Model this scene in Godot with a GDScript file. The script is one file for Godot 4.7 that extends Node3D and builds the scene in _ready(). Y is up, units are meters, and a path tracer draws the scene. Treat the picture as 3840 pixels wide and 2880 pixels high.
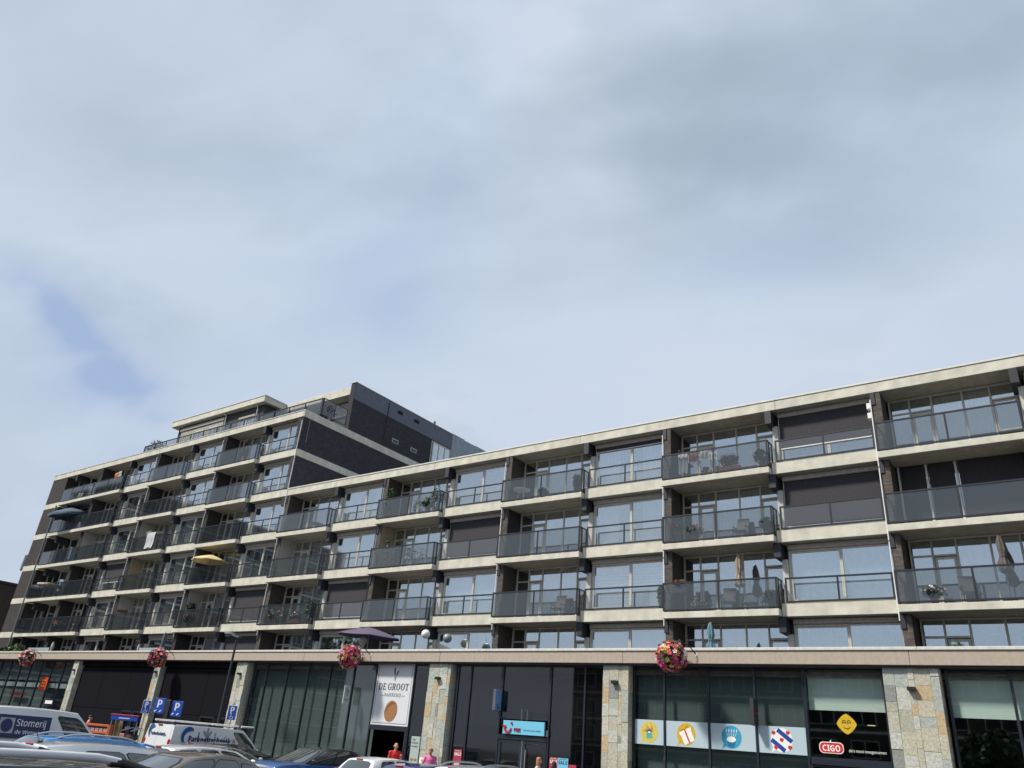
extends Node3D
# A shopping square: two wings of a balcony apartment building over a row of shops, seen across a car park.

const W := 8.8          # width of one apartment bay
const H := 2.8          # storey height
const Y2 := 7.22        # underside of the second slab band
const T := 4.93 + 0.1   # underside of the shop fascia

var M := {}
var box_cache := {}
var used := {}
var rng := RandomNumberGenerator.new()
var brick_xf: Array = []
var brick_col: Array = []

func _ready():
	rng.seed = 77
	setup_camera()
	setup_sky()
	make_materials()
	ground()
	low_wing()
	tall_wing()
	shop_row()
	surroundings()
	balcony_things()
	signs()
	street_things()
	vehicles()
	people()

# ---------------------------------------------------------------- camera, sky, sun
func setup_camera():
	var cam := Camera3D.new()
	cam.name = "camera"
	cam.fov = 53.15
	cam.near = 0.1
	cam.far = 2000.0
	cam.position = Vector3(40.51, 1.9, 29.77)
	cam.rotation = Vector3(0.4452, 0.6582, 0.0859)
	add_child(cam)
	cam.current = true

func blob(az: float, el: float, caz: float, cel: float, sx: float, sy: float, tilt: float) -> float:
	var dx := wrapf(az - caz, -180.0, 180.0) * cos(deg_to_rad(cel))
	var dy := el - cel
	var c := cos(deg_to_rad(tilt))
	var s := sin(deg_to_rad(tilt))
	var u := (dx * c + dy * s) / sx
	var v := (-dx * s + dy * c) / sy
	return exp(-(u * u + v * v))

func sky_image() -> Image:
	var w := 1536
	var h := 768
	var im := Image.create(w, h, false, Image.FORMAT_RGBF)
	var n1 := FastNoiseLite.new()
	n1.seed = 5
	n1.frequency = 0.9
	n1.fractal_octaves = 4
	n1.fractal_gain = 0.5
	var n2 := FastNoiseLite.new()
	n2.seed = 12
	n2.frequency = 2.4
	n2.fractal_octaves = 5
	n2.fractal_gain = 0.52
	var n3 := FastNoiseLite.new()
	n3.seed = 31
	n3.frequency = 0.55
	n3.fractal_octaves = 2
	var blue := Vector3(0.325, 0.430, 0.630)
	var white := Vector3(0.580, 0.650, 0.745)
	var grey := Vector3(0.285, 0.360, 0.440)
	for y in h:
		var el := (0.5 - (y + 0.5) / h) * PI
		if el < -0.09:
			var g := Color(0.30, 0.31, 0.33)
			im.fill_rect(Rect2i(0, y, w, h - y), g)
			break
		var ce := cos(el)
		var se := sin(el)
		var eld := rad_to_deg(el)
		for x in w:
			var ang := wrapf((x + 0.5) / w * TAU, -PI, PI)     # 0 looks along -z, growing towards +x
			var d := Vector3(sin(ang) * ce, se, -cos(ang) * ce)
			# cloud sheets lie flat overhead: look them up on a plane high above
			var k := 1.0 / (maxf(se, 0.0) + 0.32)
			var p := Vector3(d.x * k, d.z * k, 0.0)
			var warp := n3.get_noise_2d(p.x * 2.0 + 7.0, p.y * 2.0)
			# the sheets are drawn out along one direction by the wind
			var along := p.x * 0.95 - p.y * 0.31
			var across := p.x * 0.31 + p.y * 0.95
			var a := n1.get_noise_2d(along * 0.75 + warp * 0.10 + 3.1, across * 1.1 - warp * 0.10)
			var b := n2.get_noise_2d(along * 0.70 + warp * 0.12, across * 1.3 + a * 0.12)
			var f := n2.get_noise_2d(along * 1.8 + 40.0 + a * 0.2, across * 2.6)
			var c := n3.get_noise_2d(p.x * 1.6 - 4.0, p.y * 1.6 + 9.0)
			var azd := rad_to_deg(ang)
			var cover := 0.80 + a * 0.42 + b * 0.26 + c * 0.22 + f * 0.10
			# the gaps and banks of this particular afternoon
			cover += 0.25 * blob(azd, eld, -8.0, 27.0, 30.0, 7.0, 0.0) + 0.25 * blob(azd, eld, -33.0, 46.0, 8.0, 10.0, 30.0)
			cover -= 0.44 * blob(azd, eld, -67.0, 20.0, 15.0, 3.0, -30.0) * clampf(0.9 + b * 0.9 + f * 1.2, 0.0, 1.7) + 0.35 * blob(azd, eld, -72.0, 24.0, 7.0, 1.2, -34.0) * clampf(0.9 + f * 1.2, 0.0, 1.7) + 0.48 * blob(azd, eld, -46.0, 42.0, 4.0, 11.0, -8.0) * clampf(0.9 + f * 0.9, 0.2, 1.6) + 0.32 * blob(azd, eld, -46.0, 29.0, 7.0, 3.5, 0.0) * clampf(0.9 + b * 0.9, 0.2, 1.6) + 0.42 * blob(azd, eld, -16.0, 34.5, 10.0, 2.5, 0.0)
			var shade := 0.17 + c * 0.25 + b * 0.30 + f * 0.13 - a * 0.15
			shade += (1.15 * blob(azd, eld, -7.0, 48.0, 24.0, 9.0, -6.0) + 0.95 * blob(azd, eld, -20.0, 40.5, 9.0, 4.6, -16.0)) * clampf(0.9 + b * 0.7 + f * 0.4, 0.3, 1.5)
			shade += 0.42 * blob(azd, eld, -55.0, 38.0, 14.0, 5.0, 14.0) * clampf(0.8 + b * 1.3, 0.1, 1.6) + 0.42 * blob(azd, eld, -39.5, 23.5, 4.0, 2.4, 0.0) * clampf(0.7 + f * 1.8, 0.0, 1.7) + 0.36 * blob(azd, eld, -69.5, 26.0, 4.0, 2.2, -20.0) * clampf(0.7 + f * 1.8, 0.0, 1.7) + 0.35 * blob(azd, eld, -82.0, 40.0, 10.0, 7.0, 0.0)
			shade -= 0.45 * blob(azd, eld, -34.0, 25.0, 17.0, 6.0, 0.0) + 0.45 * blob(azd, eld, -35.0, 47.0, 7.0, 10.0, 30.0) + 0.3 * blob(azd, eld, -60.0, 31.0, 14.0, 4.0, 14.0)
			shade = 1.0 - exp(-maxf(shade, 0.0) * 0.98)
			cover = 1.0 - exp(-maxf(cover, 0.0) * 1.9)
			var col := blue.lerp(white.lerp(grey, shade), cover)
			col = col.lerp(white * 0.98, 0.5 * exp(-maxf(eld, 0.0) / 8.0))
			im.set_pixel(x, y, Color(col.x, col.y, col.z))
	return im

func setup_sky():
	var env := Environment.new()
	env.background_mode = Environment.BG_SKY
	var mat := PanoramaSkyMaterial.new()
	mat.panorama = ImageTexture.create_from_image(sky_image())
	mat.energy_multiplier = 1.0
	var sky := Sky.new()
	sky.sky_material = mat
	env.sky = sky
	env.tonemap_mode = Environment.TONE_MAPPER_LINEAR
	env.tonemap_exposure = 1.12
	env.sdfgi_enabled = true
	env.ssao_enabled = true
	env.ssil_enabled = true
	var we := WorldEnvironment.new()
	we.name = "sky"
	we.environment = env
	add_child(we)
	var sun := DirectionalLight3D.new()
	sun.name = "sun"
	sun.light_energy = 1.5
	sun.light_color = Color(1.0, 0.97, 0.92)
	sun.light_angular_distance = 6.0
	sun.shadow_enabled = true
	add_child(sun)
	sun.look_at_from_position(Vector3(-34.0, 70.0, 46.0), Vector3.ZERO)

# ---------------------------------------------------------------- naming and nodes
func numbered(parent: Node, nm: String) -> String:
	var key := str(parent.get_instance_id()) + nm
	var n: int = used.get(key, 0)
	used[key] = n + 1
	return nm if n == 0 else "%s_%03d" % [nm, n]

func thing(nm: String, label: String, category: String, at := Vector3.ZERO, turn := 0.0, group := "") -> Node3D:
	var o := Node3D.new()
	o.name = numbered(self, nm)
	add_child(o)
	o.position = at
	o.rotation.y = turn
	tag(o, label, category, group)
	return o

func tag(o: Node, label: String, category: String, group := ""):
	o.set_meta("label", label)
	o.set_meta("category", category)
	if group != "":
		o.set_meta("group", group)

func part(parent: Node, nm: String, mesh: Mesh, mat: Material, at := Vector3.ZERO, rot := Vector3.ZERO) -> MeshInstance3D:
	var o := MeshInstance3D.new()
	o.name = numbered(parent, nm)
	o.mesh = mesh
	o.material_override = mat
	o.position = at
	o.rotation = rot
	parent.add_child(o)
	return o

func single(nm: String, mesh: Mesh, mat: Material, label: String, category: String, at := Vector3.ZERO, rot := Vector3.ZERO, group := "") -> MeshInstance3D:
	var o := part(self, nm, mesh, mat, at, rot)
	tag(o, label, category, group)
	return o

func structure(nm: String, mesh: Mesh, mat: Material, at := Vector3.ZERO) -> MeshInstance3D:
	var o := part(self, nm, mesh, mat, at)
	o.set_meta("kind", "structure")
	return o

func copy(o: Node3D, nm: String, label: String, at: Vector3, turn := 0.0) -> Node3D:
	var c: Node3D = o.duplicate()
	c.name = numbered(self, nm)
	add_child(c)
	c.position = at
	c.rotation.y = turn
	c.set_meta("label", label)
	return c

# ---------------------------------------------------------------- mesh building
class MB:
	var v := PackedVector3Array()
	var n := PackedVector3Array()
	var uv := PackedVector2Array()
	var col := PackedColorArray()
	var tint := Color(1, 1, 1)

	func vert(p: Vector3, nn: Vector3, t := Vector2.ZERO):
		v.append(p)
		n.append(nn)
		uv.append(t)
		col.append(tint)

	# one triangle whose front looks along hint
	func tri(a: Vector3, b: Vector3, c: Vector3, hint: Vector3):
		var f := (b - a).cross(c - a)
		if f.length_squared() < 1e-16:
			return
		f = f.normalized()
		if f.dot(hint) < 0.0:
			f = -f
			var t := b
			b = c
			c = t
		vert(a, f, Vector2(a.x, a.y))
		vert(c, f, Vector2(c.x, c.y))
		vert(b, f, Vector2(b.x, b.y))

	func quad(a: Vector3, b: Vector3, c: Vector3, d: Vector3, hint: Vector3):
		tri(a, b, c, hint)
		tri(a, c, d, hint)

	func box(at: Vector3, size: Vector3, bevel := 0.0, basis := Basis.IDENTITY):
		var h := size * 0.5
		var b := minf(bevel, minf(h.x, minf(h.y, h.z)) * 0.9)
		var P := {}
		for sx in [-1, 1]:
			for sy in [-1, 1]:
				for sz in [-1, 1]:
					P[[sx, sy, sz, 0]] = at + basis * Vector3(sx * h.x, sy * (h.y - b), sz * (h.z - b))
					P[[sx, sy, sz, 1]] = at + basis * Vector3(sx * (h.x - b), sy * h.y, sz * (h.z - b))
					P[[sx, sy, sz, 2]] = at + basis * Vector3(sx * (h.x - b), sy * (h.y - b), sz * h.z)
		for s in [-1, 1]:
			quad(P[[s, -1, -1, 0]], P[[s, 1, -1, 0]], P[[s, 1, 1, 0]], P[[s, -1, 1, 0]], basis * Vector3(s, 0, 0))
			quad(P[[-1, s, -1, 1]], P[[1, s, -1, 1]], P[[1, s, 1, 1]], P[[-1, s, 1, 1]], basis * Vector3(0, s, 0))
			quad(P[[-1, -1, s, 2]], P[[1, -1, s, 2]], P[[1, 1, s, 2]], P[[-1, 1, s, 2]], basis * Vector3(0, 0, s))
		if b <= 0.0:
			return
		for s in [-1, 1]:
			for t in [-1, 1]:
				quad(P[[s, t, -1, 0]], P[[s, t, 1, 0]], P[[s, t, 1, 1]], P[[s, t, -1, 1]], basis * Vector3(s, t, 0))
				quad(P[[s, -1, t, 0]], P[[s, 1, t, 0]], P[[s, 1, t, 2]], P[[s, -1, t, 2]], basis * Vector3(s, 0, t))
				quad(P[[-1, s, t, 1]], P[[1, s, t, 1]], P[[1, s, t, 2]], P[[-1, s, t, 2]], basis * Vector3(0, s, t))
				for q in [-1, 1]:
					tri(P[[s, t, q, 0]], P[[s, t, q, 1]], P[[s, t, q, 2]], basis * Vector3(s, t, q))

	# box by its corners
	func bar(a: Vector3, b: Vector3, bevel := 0.0):
		box((a + b) * 0.5, (b - a).abs(), bevel)

	func smooth_tri(a: Vector3, b: Vector3, c: Vector3, na: Vector3, nb: Vector3, nc: Vector3):
		if (b - a).cross(c - a).dot(na + nb + nc) > 0.0:
			vert(a, na)
			vert(c, nc)
			vert(b, nb)
		else:
			vert(a, na)
			vert(b, nb)
			vert(c, nc)

	# a grid of points as a smooth sheet; out tells which side is the front
	func sheet(g: Array, out: Callable, close_u := false):
		var rows := g.size()
		var cols: int = g[0].size()
		var N := []
		for i in rows:
			var line := []
			for j in cols:
				var i0 := maxi(i - 1, 0)
				var i1 := mini(i + 1, rows - 1)
				var j0 := maxi(j - 1, 0)
				var j1 := mini(j + 1, cols - 1)
				if close_u:
					j0 = (j - 1 + cols - 1) % (cols - 1) if j == 0 else j - 1
					j1 = 1 if j == cols - 1 else j + 1
				var du: Vector3 = g[i][j1] - g[i][j0]
				var dv: Vector3 = g[i1][j] - g[i0][j]
				var f := du.cross(dv)
				if f.length_squared() < 1e-14:
					f = out.call(g[i][j])
				f = f.normalized()
				if f.dot(out.call(g[i][j])) < 0.0:
					f = -f
				line.append(f)
			N.append(line)
		for i in rows - 1:
			for j in cols - 1:
				smooth_tri(g[i][j], g[i + 1][j], g[i + 1][j + 1], N[i][j], N[i + 1][j], N[i + 1][j + 1])
				smooth_tri(g[i][j], g[i + 1][j + 1], g[i][j + 1], N[i][j], N[i + 1][j + 1], N[i][j + 1])

	func tube(pts: Array, radii: Array, sides := 8, caps := true):
		var rings := []
		var up := Vector3(0.13, 0.97, 0.2).normalized()
		for i in pts.size():
			var d: Vector3 = (pts[mini(i + 1, pts.size() - 1)] - pts[maxi(i - 1, 0)]).normalized()
			var s := d.cross(up)
			if s.length() < 0.05:
				s = d.cross(Vector3(1, 0, 0.1))
			s = s.normalized()
			var t := s.cross(d).normalized()
			var ring := []
			for k in sides + 1:
				var a := TAU * k / sides
				ring.append([(s * cos(a) + t * sin(a)), pts[i]])
			rings.append(ring)
		for i in pts.size() - 1:
			var r0: float = radii[mini(i, radii.size() - 1)]
			var r1: float = radii[mini(i + 1, radii.size() - 1)]
			for k in sides:
				var a = rings[i][k]
				var b = rings[i][k + 1]
				var c = rings[i + 1][k + 1]
				var d = rings[i + 1][k]
				smooth_tri(a[1] + a[0] * r0, b[1] + b[0] * r0, c[1] + c[0] * r1, a[0], b[0], c[0])
				smooth_tri(a[1] + a[0] * r0, c[1] + c[0] * r1, d[1] + d[0] * r1, a[0], c[0], d[0])
		if caps:
			for e in [0, pts.size() - 1]:
				var r: float = radii[mini(e, radii.size() - 1)]
				var out: Vector3 = (pts[0] - pts[1]) if e == 0 else (pts[e] - pts[e - 1])
				for k in range(1, sides - 1):
					tri(rings[e][0][1] + rings[e][0][0] * r, rings[e][k][1] + rings[e][k][0] * r, rings[e][k + 1][1] + rings[e][k + 1][0] * r, out)

	# a lathe round the y axis: profile of (radius, height)
	func lathe(prof: Array, at: Vector3, sides := 16, squash := Vector3.ONE):
		var g := []
		for p in prof:
			var line := []
			for k in sides + 1:
				var a := TAU * k / sides
				line.append(at + Vector3(cos(a) * p.x, p.y, sin(a) * p.x) * squash)
			g.append(line)
		var mid := at + Vector3(0, (prof[0].y + prof[-1].y) * 0.5, 0) * squash
		sheet(g, func(q): return (q - mid) * Vector3(1, 0.3, 1), true)

	# a flat polygon (convex or star-shaped about its middle) of some thickness facing +z
	func plate(pts: Array, z: float, thick: float):
		var mid := Vector2.ZERO
		for p in pts:
			mid += p
		mid /= pts.size()
		for i in pts.size():
			var a: Vector2 = pts[i]
			var b: Vector2 = pts[(i + 1) % pts.size()]
			tri(Vector3(mid.x, mid.y, z + thick), Vector3(a.x, a.y, z + thick), Vector3(b.x, b.y, z + thick), Vector3(0, 0, 1))
			quad(Vector3(a.x, a.y, z), Vector3(b.x, b.y, z), Vector3(b.x, b.y, z + thick), Vector3(a.x, a.y, z + thick), Vector3(((a + b) * 0.5 - mid).x, ((a + b) * 0.5 - mid).y, 0))

	func mesh(colored := false) -> ArrayMesh:
		var a := []
		a.resize(Mesh.ARRAY_MAX)
		a[Mesh.ARRAY_VERTEX] = v
		a[Mesh.ARRAY_NORMAL] = n
		a[Mesh.ARRAY_TEX_UV] = uv
		if colored:
			a[Mesh.ARRAY_COLOR] = col
		var m := ArrayMesh.new()
		m.add_surface_from_arrays(Mesh.PRIMITIVE_TRIANGLES, a)
		return m

func box(size: Vector3, bevel := 0.004) -> Mesh:
	var key := "%.3f %.3f %.3f %.3f" % [size.x, size.y, size.z, bevel]
	if not box_cache.has(key):
		var b := MB.new()
		b.box(Vector3.ZERO, size, bevel)
		box_cache[key] = b.mesh()
	return box_cache[key]

# a box part given by two corners
func bx(parent: Node, nm: String, a: Vector3, b: Vector3, mat: Material, bevel := 0.006) -> MeshInstance3D:
	return part(parent, nm, box((b - a).abs(), bevel), mat, (a + b) * 0.5)

func tube_mesh(pts: Array, r: float, sides := 8) -> Mesh:
	var b := MB.new()
	b.tube(pts, [r], sides)
	return b.mesh()

# four bars round an opening, with extra uprights at xs and extra rails at ys
func frame_mesh(x0: float, x1: float, y0: float, y1: float, t: float, d: float, xs := [], ys := []) -> Mesh:
	var b := MB.new()
	b.bar(Vector3(x0, y0, 0), Vector3(x0 + t, y1, d), 0.006)
	b.bar(Vector3(x1 - t, y0, 0), Vector3(x1, y1, d), 0.006)
	b.bar(Vector3(x0 + t, y0, 0.002), Vector3(x1 - t, y0 + t, d - 0.002), 0.006)
	b.bar(Vector3(x0 + t, y1 - t, 0.002), Vector3(x1 - t, y1, d - 0.002), 0.006)
	for x in xs:
		b.bar(Vector3(x - t * 0.5, y0 + t, 0.004), Vector3(x + t * 0.5, y1 - t, d - 0.004), 0.006)
	for r in ys:
		b.bar(Vector3(r[0], r[2] - t * 0.5, 0.006), Vector3(r[1], r[2] + t * 0.5, d - 0.006), 0.006)
	return b.mesh()

func text_mesh(s: String, font: String, size: float, depth := 0.004, weight := 400, italic := false) -> TextMesh:
	var f := SystemFont.new()
	f.font_names = PackedStringArray([font])
	f.font_weight = weight
	f.font_italic = italic
	var t := TextMesh.new()
	t.text = s
	t.font = f
	t.font_size = 48
	t.pixel_size = size / 48.0
	t.depth = depth
	t.curve_step = 1.0
	return t

# ---------------------------------------------------------------- materials
func lin(r: float, g: float, b: float, a := 1.0) -> Color:
	var c := Color(r, g, b).linear_to_srgb()
	c.a = a
	return c

func mat(nm: String, c: Color, rough := 0.8, metal := 0.0) -> StandardMaterial3D:
	var m := StandardMaterial3D.new()
	m.resource_name = nm
	m.albedo_color = c
	m.roughness = rough
	m.metallic = metal
	M[nm] = m
	return m

func glass(nm: String, c: Color, rough := 0.03, spec := 0.7) -> StandardMaterial3D:
	var m := mat(nm, c, rough)
	m.transparency = BaseMaterial3D.TRANSPARENCY_ALPHA
	m.metallic_specular = spec
	return m

# a tiling grey picture around 1.0: fine grain, broad blotches and streaks that run down
func grime(seed_: int, grain: float, blotch: float, streak: float, size := 512) -> ImageTexture:
	var n := FastNoiseLite.new()
	n.seed = seed_
	n.frequency = 0.012
	n.fractal_octaves = 4
	var a := n.get_seamless_image(size, size)
	n.seed = seed_ + 1
	n.frequency = 0.16
	n.fractal_octaves = 2
	var b := n.get_seamless_image(size, size)
	n.seed = seed_ + 2
	n.frequency = 0.03
	n.fractal_octaves = 3
	var c := n.get_seamless_image(size, 32)
	c.resize(size, size, Image.INTERPOLATE_BILINEAR)
	var im := Image.create(size, size, false, Image.FORMAT_RGB8)
	for y in size:
		for x in size:
			var v := 0.86 + (a.get_pixel(x, y).r - 0.5) * blotch + (b.get_pixel(x, y).r - 0.5) * grain + (c.get_pixel(x, y).r - 0.5) * streak
			v = clampf(v, 0.0, 1.0)
			im.set_pixel(x, y, Color(v, v, v))
	return ImageTexture.create_from_image(im)

func wear(m: StandardMaterial3D, tex: Texture2D, scale: float, relief := 0.0) -> StandardMaterial3D:
	m.albedo_texture = tex
	m.uv1_triplanar = true
	m.uv1_world_triplanar = true
	m.uv1_scale = Vector3.ONE * scale
	if relief > 0.0:
		m.heightmap_enabled = true
		m.heightmap_texture = tex
		m.heightmap_scale = relief
	return m

func make_materials():
	var g1 := grime(3, 0.08, 0.13, 0.05)
	var g2 := grime(21, 0.22, 0.16, 0.0)
	var g3 := grime(40, 0.08, 0.12, 0.06)
	M["g1"] = g1
	M["g2"] = g2
	M["g3"] = g3
	wear(mat("concrete", lin(0.77, 0.745, 0.635), 0.85), g1, 0.19)
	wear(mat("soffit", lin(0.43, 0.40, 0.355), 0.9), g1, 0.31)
	wear(mat("stone_fascia", lin(0.55, 0.47, 0.385), 0.85), grime(60, 0.16, 0.07, 0.04), 0.7)
	wear(mat("coping", lin(0.80, 0.79, 0.74), 0.55), g3, 0.4)
	wear(mat("frame", lin(0.74, 0.71, 0.63), 0.5), g3, 0.7)
	wear(mat("post", lin(0.68, 0.66, 0.60), 0.55), g3, 0.5)
	wear(mat("box_cover", lin(0.50, 0.46, 0.40), 0.5), g3, 0.6)
	mat("beam", lin(0.018, 0.021, 0.030), 0.6)
	mat("rail", lin(0.016, 0.020, 0.028), 0.4)
	wear(mat("mortar", lin(0.20, 0.185, 0.17), 0.95), g2, 1.3)
	wear(mat("mortar_dark", lin(0.050, 0.048, 0.048), 0.95), g2, 1.3)
	var br := mat("brick", Color(1, 1, 1), 0.88)
	br.vertex_color_use_as_albedo = true
	wear(br, g2, 2.1)
	wear(mat("white_brick", lin(0.52, 0.51, 0.48), 0.9), g2, 1.4, 0.4)
	wear(mat("beige_brick", lin(0.46, 0.39, 0.27), 0.9), g2, 1.4, 0.4)
	wear(mat("grey_panel", lin(0.125, 0.14, 0.19), 0.5), g3, 0.3)
	wear(mat("light_panel", lin(0.33, 0.38, 0.42), 0.4, 0.2), g3, 0.3)
	wear(mat("dark_panel", lin(0.040, 0.038, 0.045), 0.6), g3, 0.5)
	wear(mat("roof", lin(0.12, 0.12, 0.12), 0.9), g2, 0.4)
	wear(mat("room", lin(0.34, 0.32, 0.29), 0.9), g3, 0.4)
	wear(mat("shop_room", lin(0.05, 0.05, 0.05), 0.9), g3, 0.4)
	wear(mat("asphalt", lin(0.055, 0.055, 0.058), 0.9), g2, 0.6, 0.3)
	wear(mat("paving", lin(0.23, 0.21, 0.19), 0.85), g2, 0.5)
	wear(mat("kerb", lin(0.33, 0.32, 0.30), 0.85), g2, 0.8)
	mat("road_paint", lin(0.70, 0.70, 0.67), 0.7)
	wear(mat("screen", lin(0.052, 0.048, 0.058), 0.85), g3, 1.1)
	mat("shutter", lin(0.011, 0.0105, 0.0145), 0.85).metallic_specular = 0.15
	mat("mullion", lin(0.014, 0.019, 0.030), 0.35)
	var coat := mat("pane", lin(0.84, 0.92, 0.97, 0.42), 0.02, 1.0)   # coated glazing: mirrors part of the light, lets the rest through
	coat.transparency = BaseMaterial3D.TRANSPARENCY_ALPHA
	var plain_white := Image.create(4, 4, false, Image.FORMAT_RGB8)
	plain_white.fill(Color.WHITE)
	coat.albedo_texture = ImageTexture.create_from_image(plain_white)
	var coat2 := coat.duplicate()
	coat2.albedo_color = lin(0.70, 0.86, 0.86, 0.10)
	M["coated_shop_pane"] = coat2
	glass("rail_glass", lin(0.060, 0.078, 0.088, 0.30), 0.04, 0.75)
	glass("smoked_glass", lin(0.022, 0.028, 0.034, 0.36), 0.04, 0.7)
	glass("bay_glass", lin(0.12, 0.15, 0.16, 0.08), 0.03, 0.7)
	glass("shop_pane", lin(0.010, 0.022, 0.024, 0.13), 0.02, 0.7)
	glass("black_pane", lin(0.004, 0.005, 0.007, 0.45), 0.02, 0.6)
	var sh := wear(mat("sheer", lin(0.66, 0.66, 0.64), 0.9), g3, 0.9)
	sh.backlight_enabled = true
	sh.backlight = Color(0.35, 0.35, 0.35)
	wear(mat("teal_blind", lin(0.42, 0.60, 0.64), 0.7), g3, 0.8)
	mat("green_blind", lin(0.45, 0.58, 0.52), 0.8)
	wear(mat("pink_blind", lin(0.55, 0.48, 0.50), 0.8), g3, 0.8)
	mat("shop_blind", lin(0.085, 0.130, 0.128), 0.8)
	mat("dark_blind", lin(0.024, 0.024, 0.023), 0.8)
	wear(mat("brown_wall", lin(0.085, 0.062, 0.048), 0.9), g2, 0.5)
	wear(mat("tower_wall", lin(0.16, 0.16, 0.16), 0.9), g2, 0.3)
	mat("white_paint", lin(0.78, 0.78, 0.76), 0.5)
	mat("white_plastic", lin(0.74, 0.74, 0.72), 0.4)
	mat("black", lin(0.010, 0.010, 0.011), 0.5)
	mat("black_gloss", lin(0.006, 0.006, 0.008), 0.12)
	mat("steel", lin(0.50, 0.51, 0.52), 0.35, 0.8)
	mat("red", lin(0.55, 0.018, 0.022), 0.5)
	mat("blue_sign", lin(0.012, 0.075, 0.42), 0.4)
	mat("cyan_sign", lin(0.16, 0.50, 0.68), 0.4)
	mat("navy", lin(0.010, 0.018, 0.090), 0.4)
	mat("orange", lin(0.70, 0.13, 0.03), 0.5)
	mat("yellow", lin(0.85, 0.55, 0.04), 0.5)
	mat("film", lin(0.42, 0.52, 0.58), 0.35)
	wear(mat("wood", lin(0.22, 0.10, 0.045), 0.7), g1, 2.0)
	wear(mat("terracotta", lin(0.30, 0.12, 0.07), 0.8), g2, 2.0)
	wear(mat("pot_grey", lin(0.10, 0.10, 0.11), 0.7), g2, 2.0)
	for k in 3:
		var lf := wear(mat("leaf_%d" % k, [lin(0.035, 0.085, 0.025), lin(0.060, 0.125, 0.028), lin(0.030, 0.060, 0.030)][k], 0.6), g2, 3.0)
		lf.backlight_enabled = true
		lf.backlight = Color(0.25, 0.3, 0.1)
	var fl := [lin(0.52, 0.035, 0.05), lin(0.72, 0.24, 0.04), lin(0.72, 0.36, 0.44), lin(0.80, 0.70, 0.68), lin(0.50, 0.03, 0.18), lin(0.74, 0.50, 0.10)]
	for k in fl.size():
		var m := mat("petal_%d" % k, fl[k], 0.6)
		m.backlight_enabled = true
		m.backlight = Color(0.3, 0.3, 0.3)

# ---------------------------------------------------------------- the apartment building
# bricks in running bond on a rectangle from o along u and v, standing proud along n
func bricks(o: Vector3, u: Vector3, v: Vector3, n: Vector3, w: float, h: float, base: Vector3, alone: Node = null):
	var rows := int(h / 0.0655)
	var pitch := h / rows
	for r in rows:
		var x := -0.11 * (r % 2)
		while x < w - 0.02:
			var a := maxf(x, 0.0)
			var b := minf(x + 0.208, w)
			if b - a > 0.03:
				var out := 0.006 + rng.randf() * 0.004
				var c := o + u * ((a + b) * 0.5) + v * ((r + 0.5) * pitch) + n * (out - 0.02)
				var t := rng.randf_range(0.72, 1.25)
				var warm := rng.randf_range(-0.06, 0.06)
				var colour := Color(base.x * t * (1.0 + warm), base.y * t, base.z * t * (1.0 - warm))
				var xf := Transform3D(Basis(u * (b - a), v * (pitch - 0.011), n * 0.04), c)
				if alone != null:
					var m := part(alone, "brick", unit_brick(), brick_mat(int(rng.randf() * 4.0)))
					m.transform = xf
				else:
					brick_xf.append(xf)
					brick_col.append(colour)
			x += 0.219

func unit_brick() -> Mesh:
	return box(Vector3.ONE, 0.04)

func brick_mat(k: int) -> StandardMaterial3D:
	var nm := "single_brick_%d" % k
	if not M.has(nm):
		var t: float = [0.8, 0.95, 1.1, 1.3][k]
		wear(mat(nm, lin(0.150 * t, 0.125 * t, 0.108 * t), 0.88), M.g2, 2.1)
	return M[nm]

func commit_bricks(parent: Node, nm: String):
	var mm := MultiMesh.new()
	mm.transform_format = MultiMesh.TRANSFORM_3D
	mm.use_colors = true
	mm.mesh = unit_brick()
	mm.instance_count = brick_xf.size()
	for i in brick_xf.size():
		mm.set_instance_transform(i, brick_xf[i])
		mm.set_instance_color(i, brick_col[i])
	var o := MultiMeshInstance3D.new()
	o.name = nm
	o.multimesh = mm
	o.material_override = M.brick
	o.set_meta("kind", "stuff")
	parent.add_child(o)
	brick_xf.clear()
	brick_col.clear()

var K := {}

func curtain_mesh(w: float, h: float, folds: int, amp := 0.03) -> Mesh:
	var key := "curtain %.2f %.2f %d" % [w, h, folds]
	if not box_cache.has(key):
		var g := []
		for i in 5:
			var line := []
			for j in folds * 4 + 1:
				var s := float(j) / (folds * 4)
				line.append(Vector3(w * s, h * i / 4.0, sin(s * folds * TAU) * amp * (1.0 - 0.25 * i / 4.0) + 0.01 * sin(s * 17.0 + i)))
			g.append(line)
		var b := MB.new()
		b.sheet(g, func(_p): return Vector3(0, 0, 1))
		box_cache[key] = b.mesh()
	return box_cache[key]

func slats_mesh(w: float, h: float, pitch: float, face: float, tilt: float) -> Mesh:
	var key := "slats %.2f %.2f %.3f" % [w, h, pitch]
	if not box_cache.has(key):
		var b := MB.new()
		var n := int(h / pitch)
		for i in n:
			b.box(Vector3(w * 0.5, (i + 0.5) * pitch, 0), Vector3(w, face, 0.003), 0.0, Basis(Vector3(1, 0, 0), tilt))
		box_cache[key] = b.mesh()
	return box_cache[key]

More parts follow.
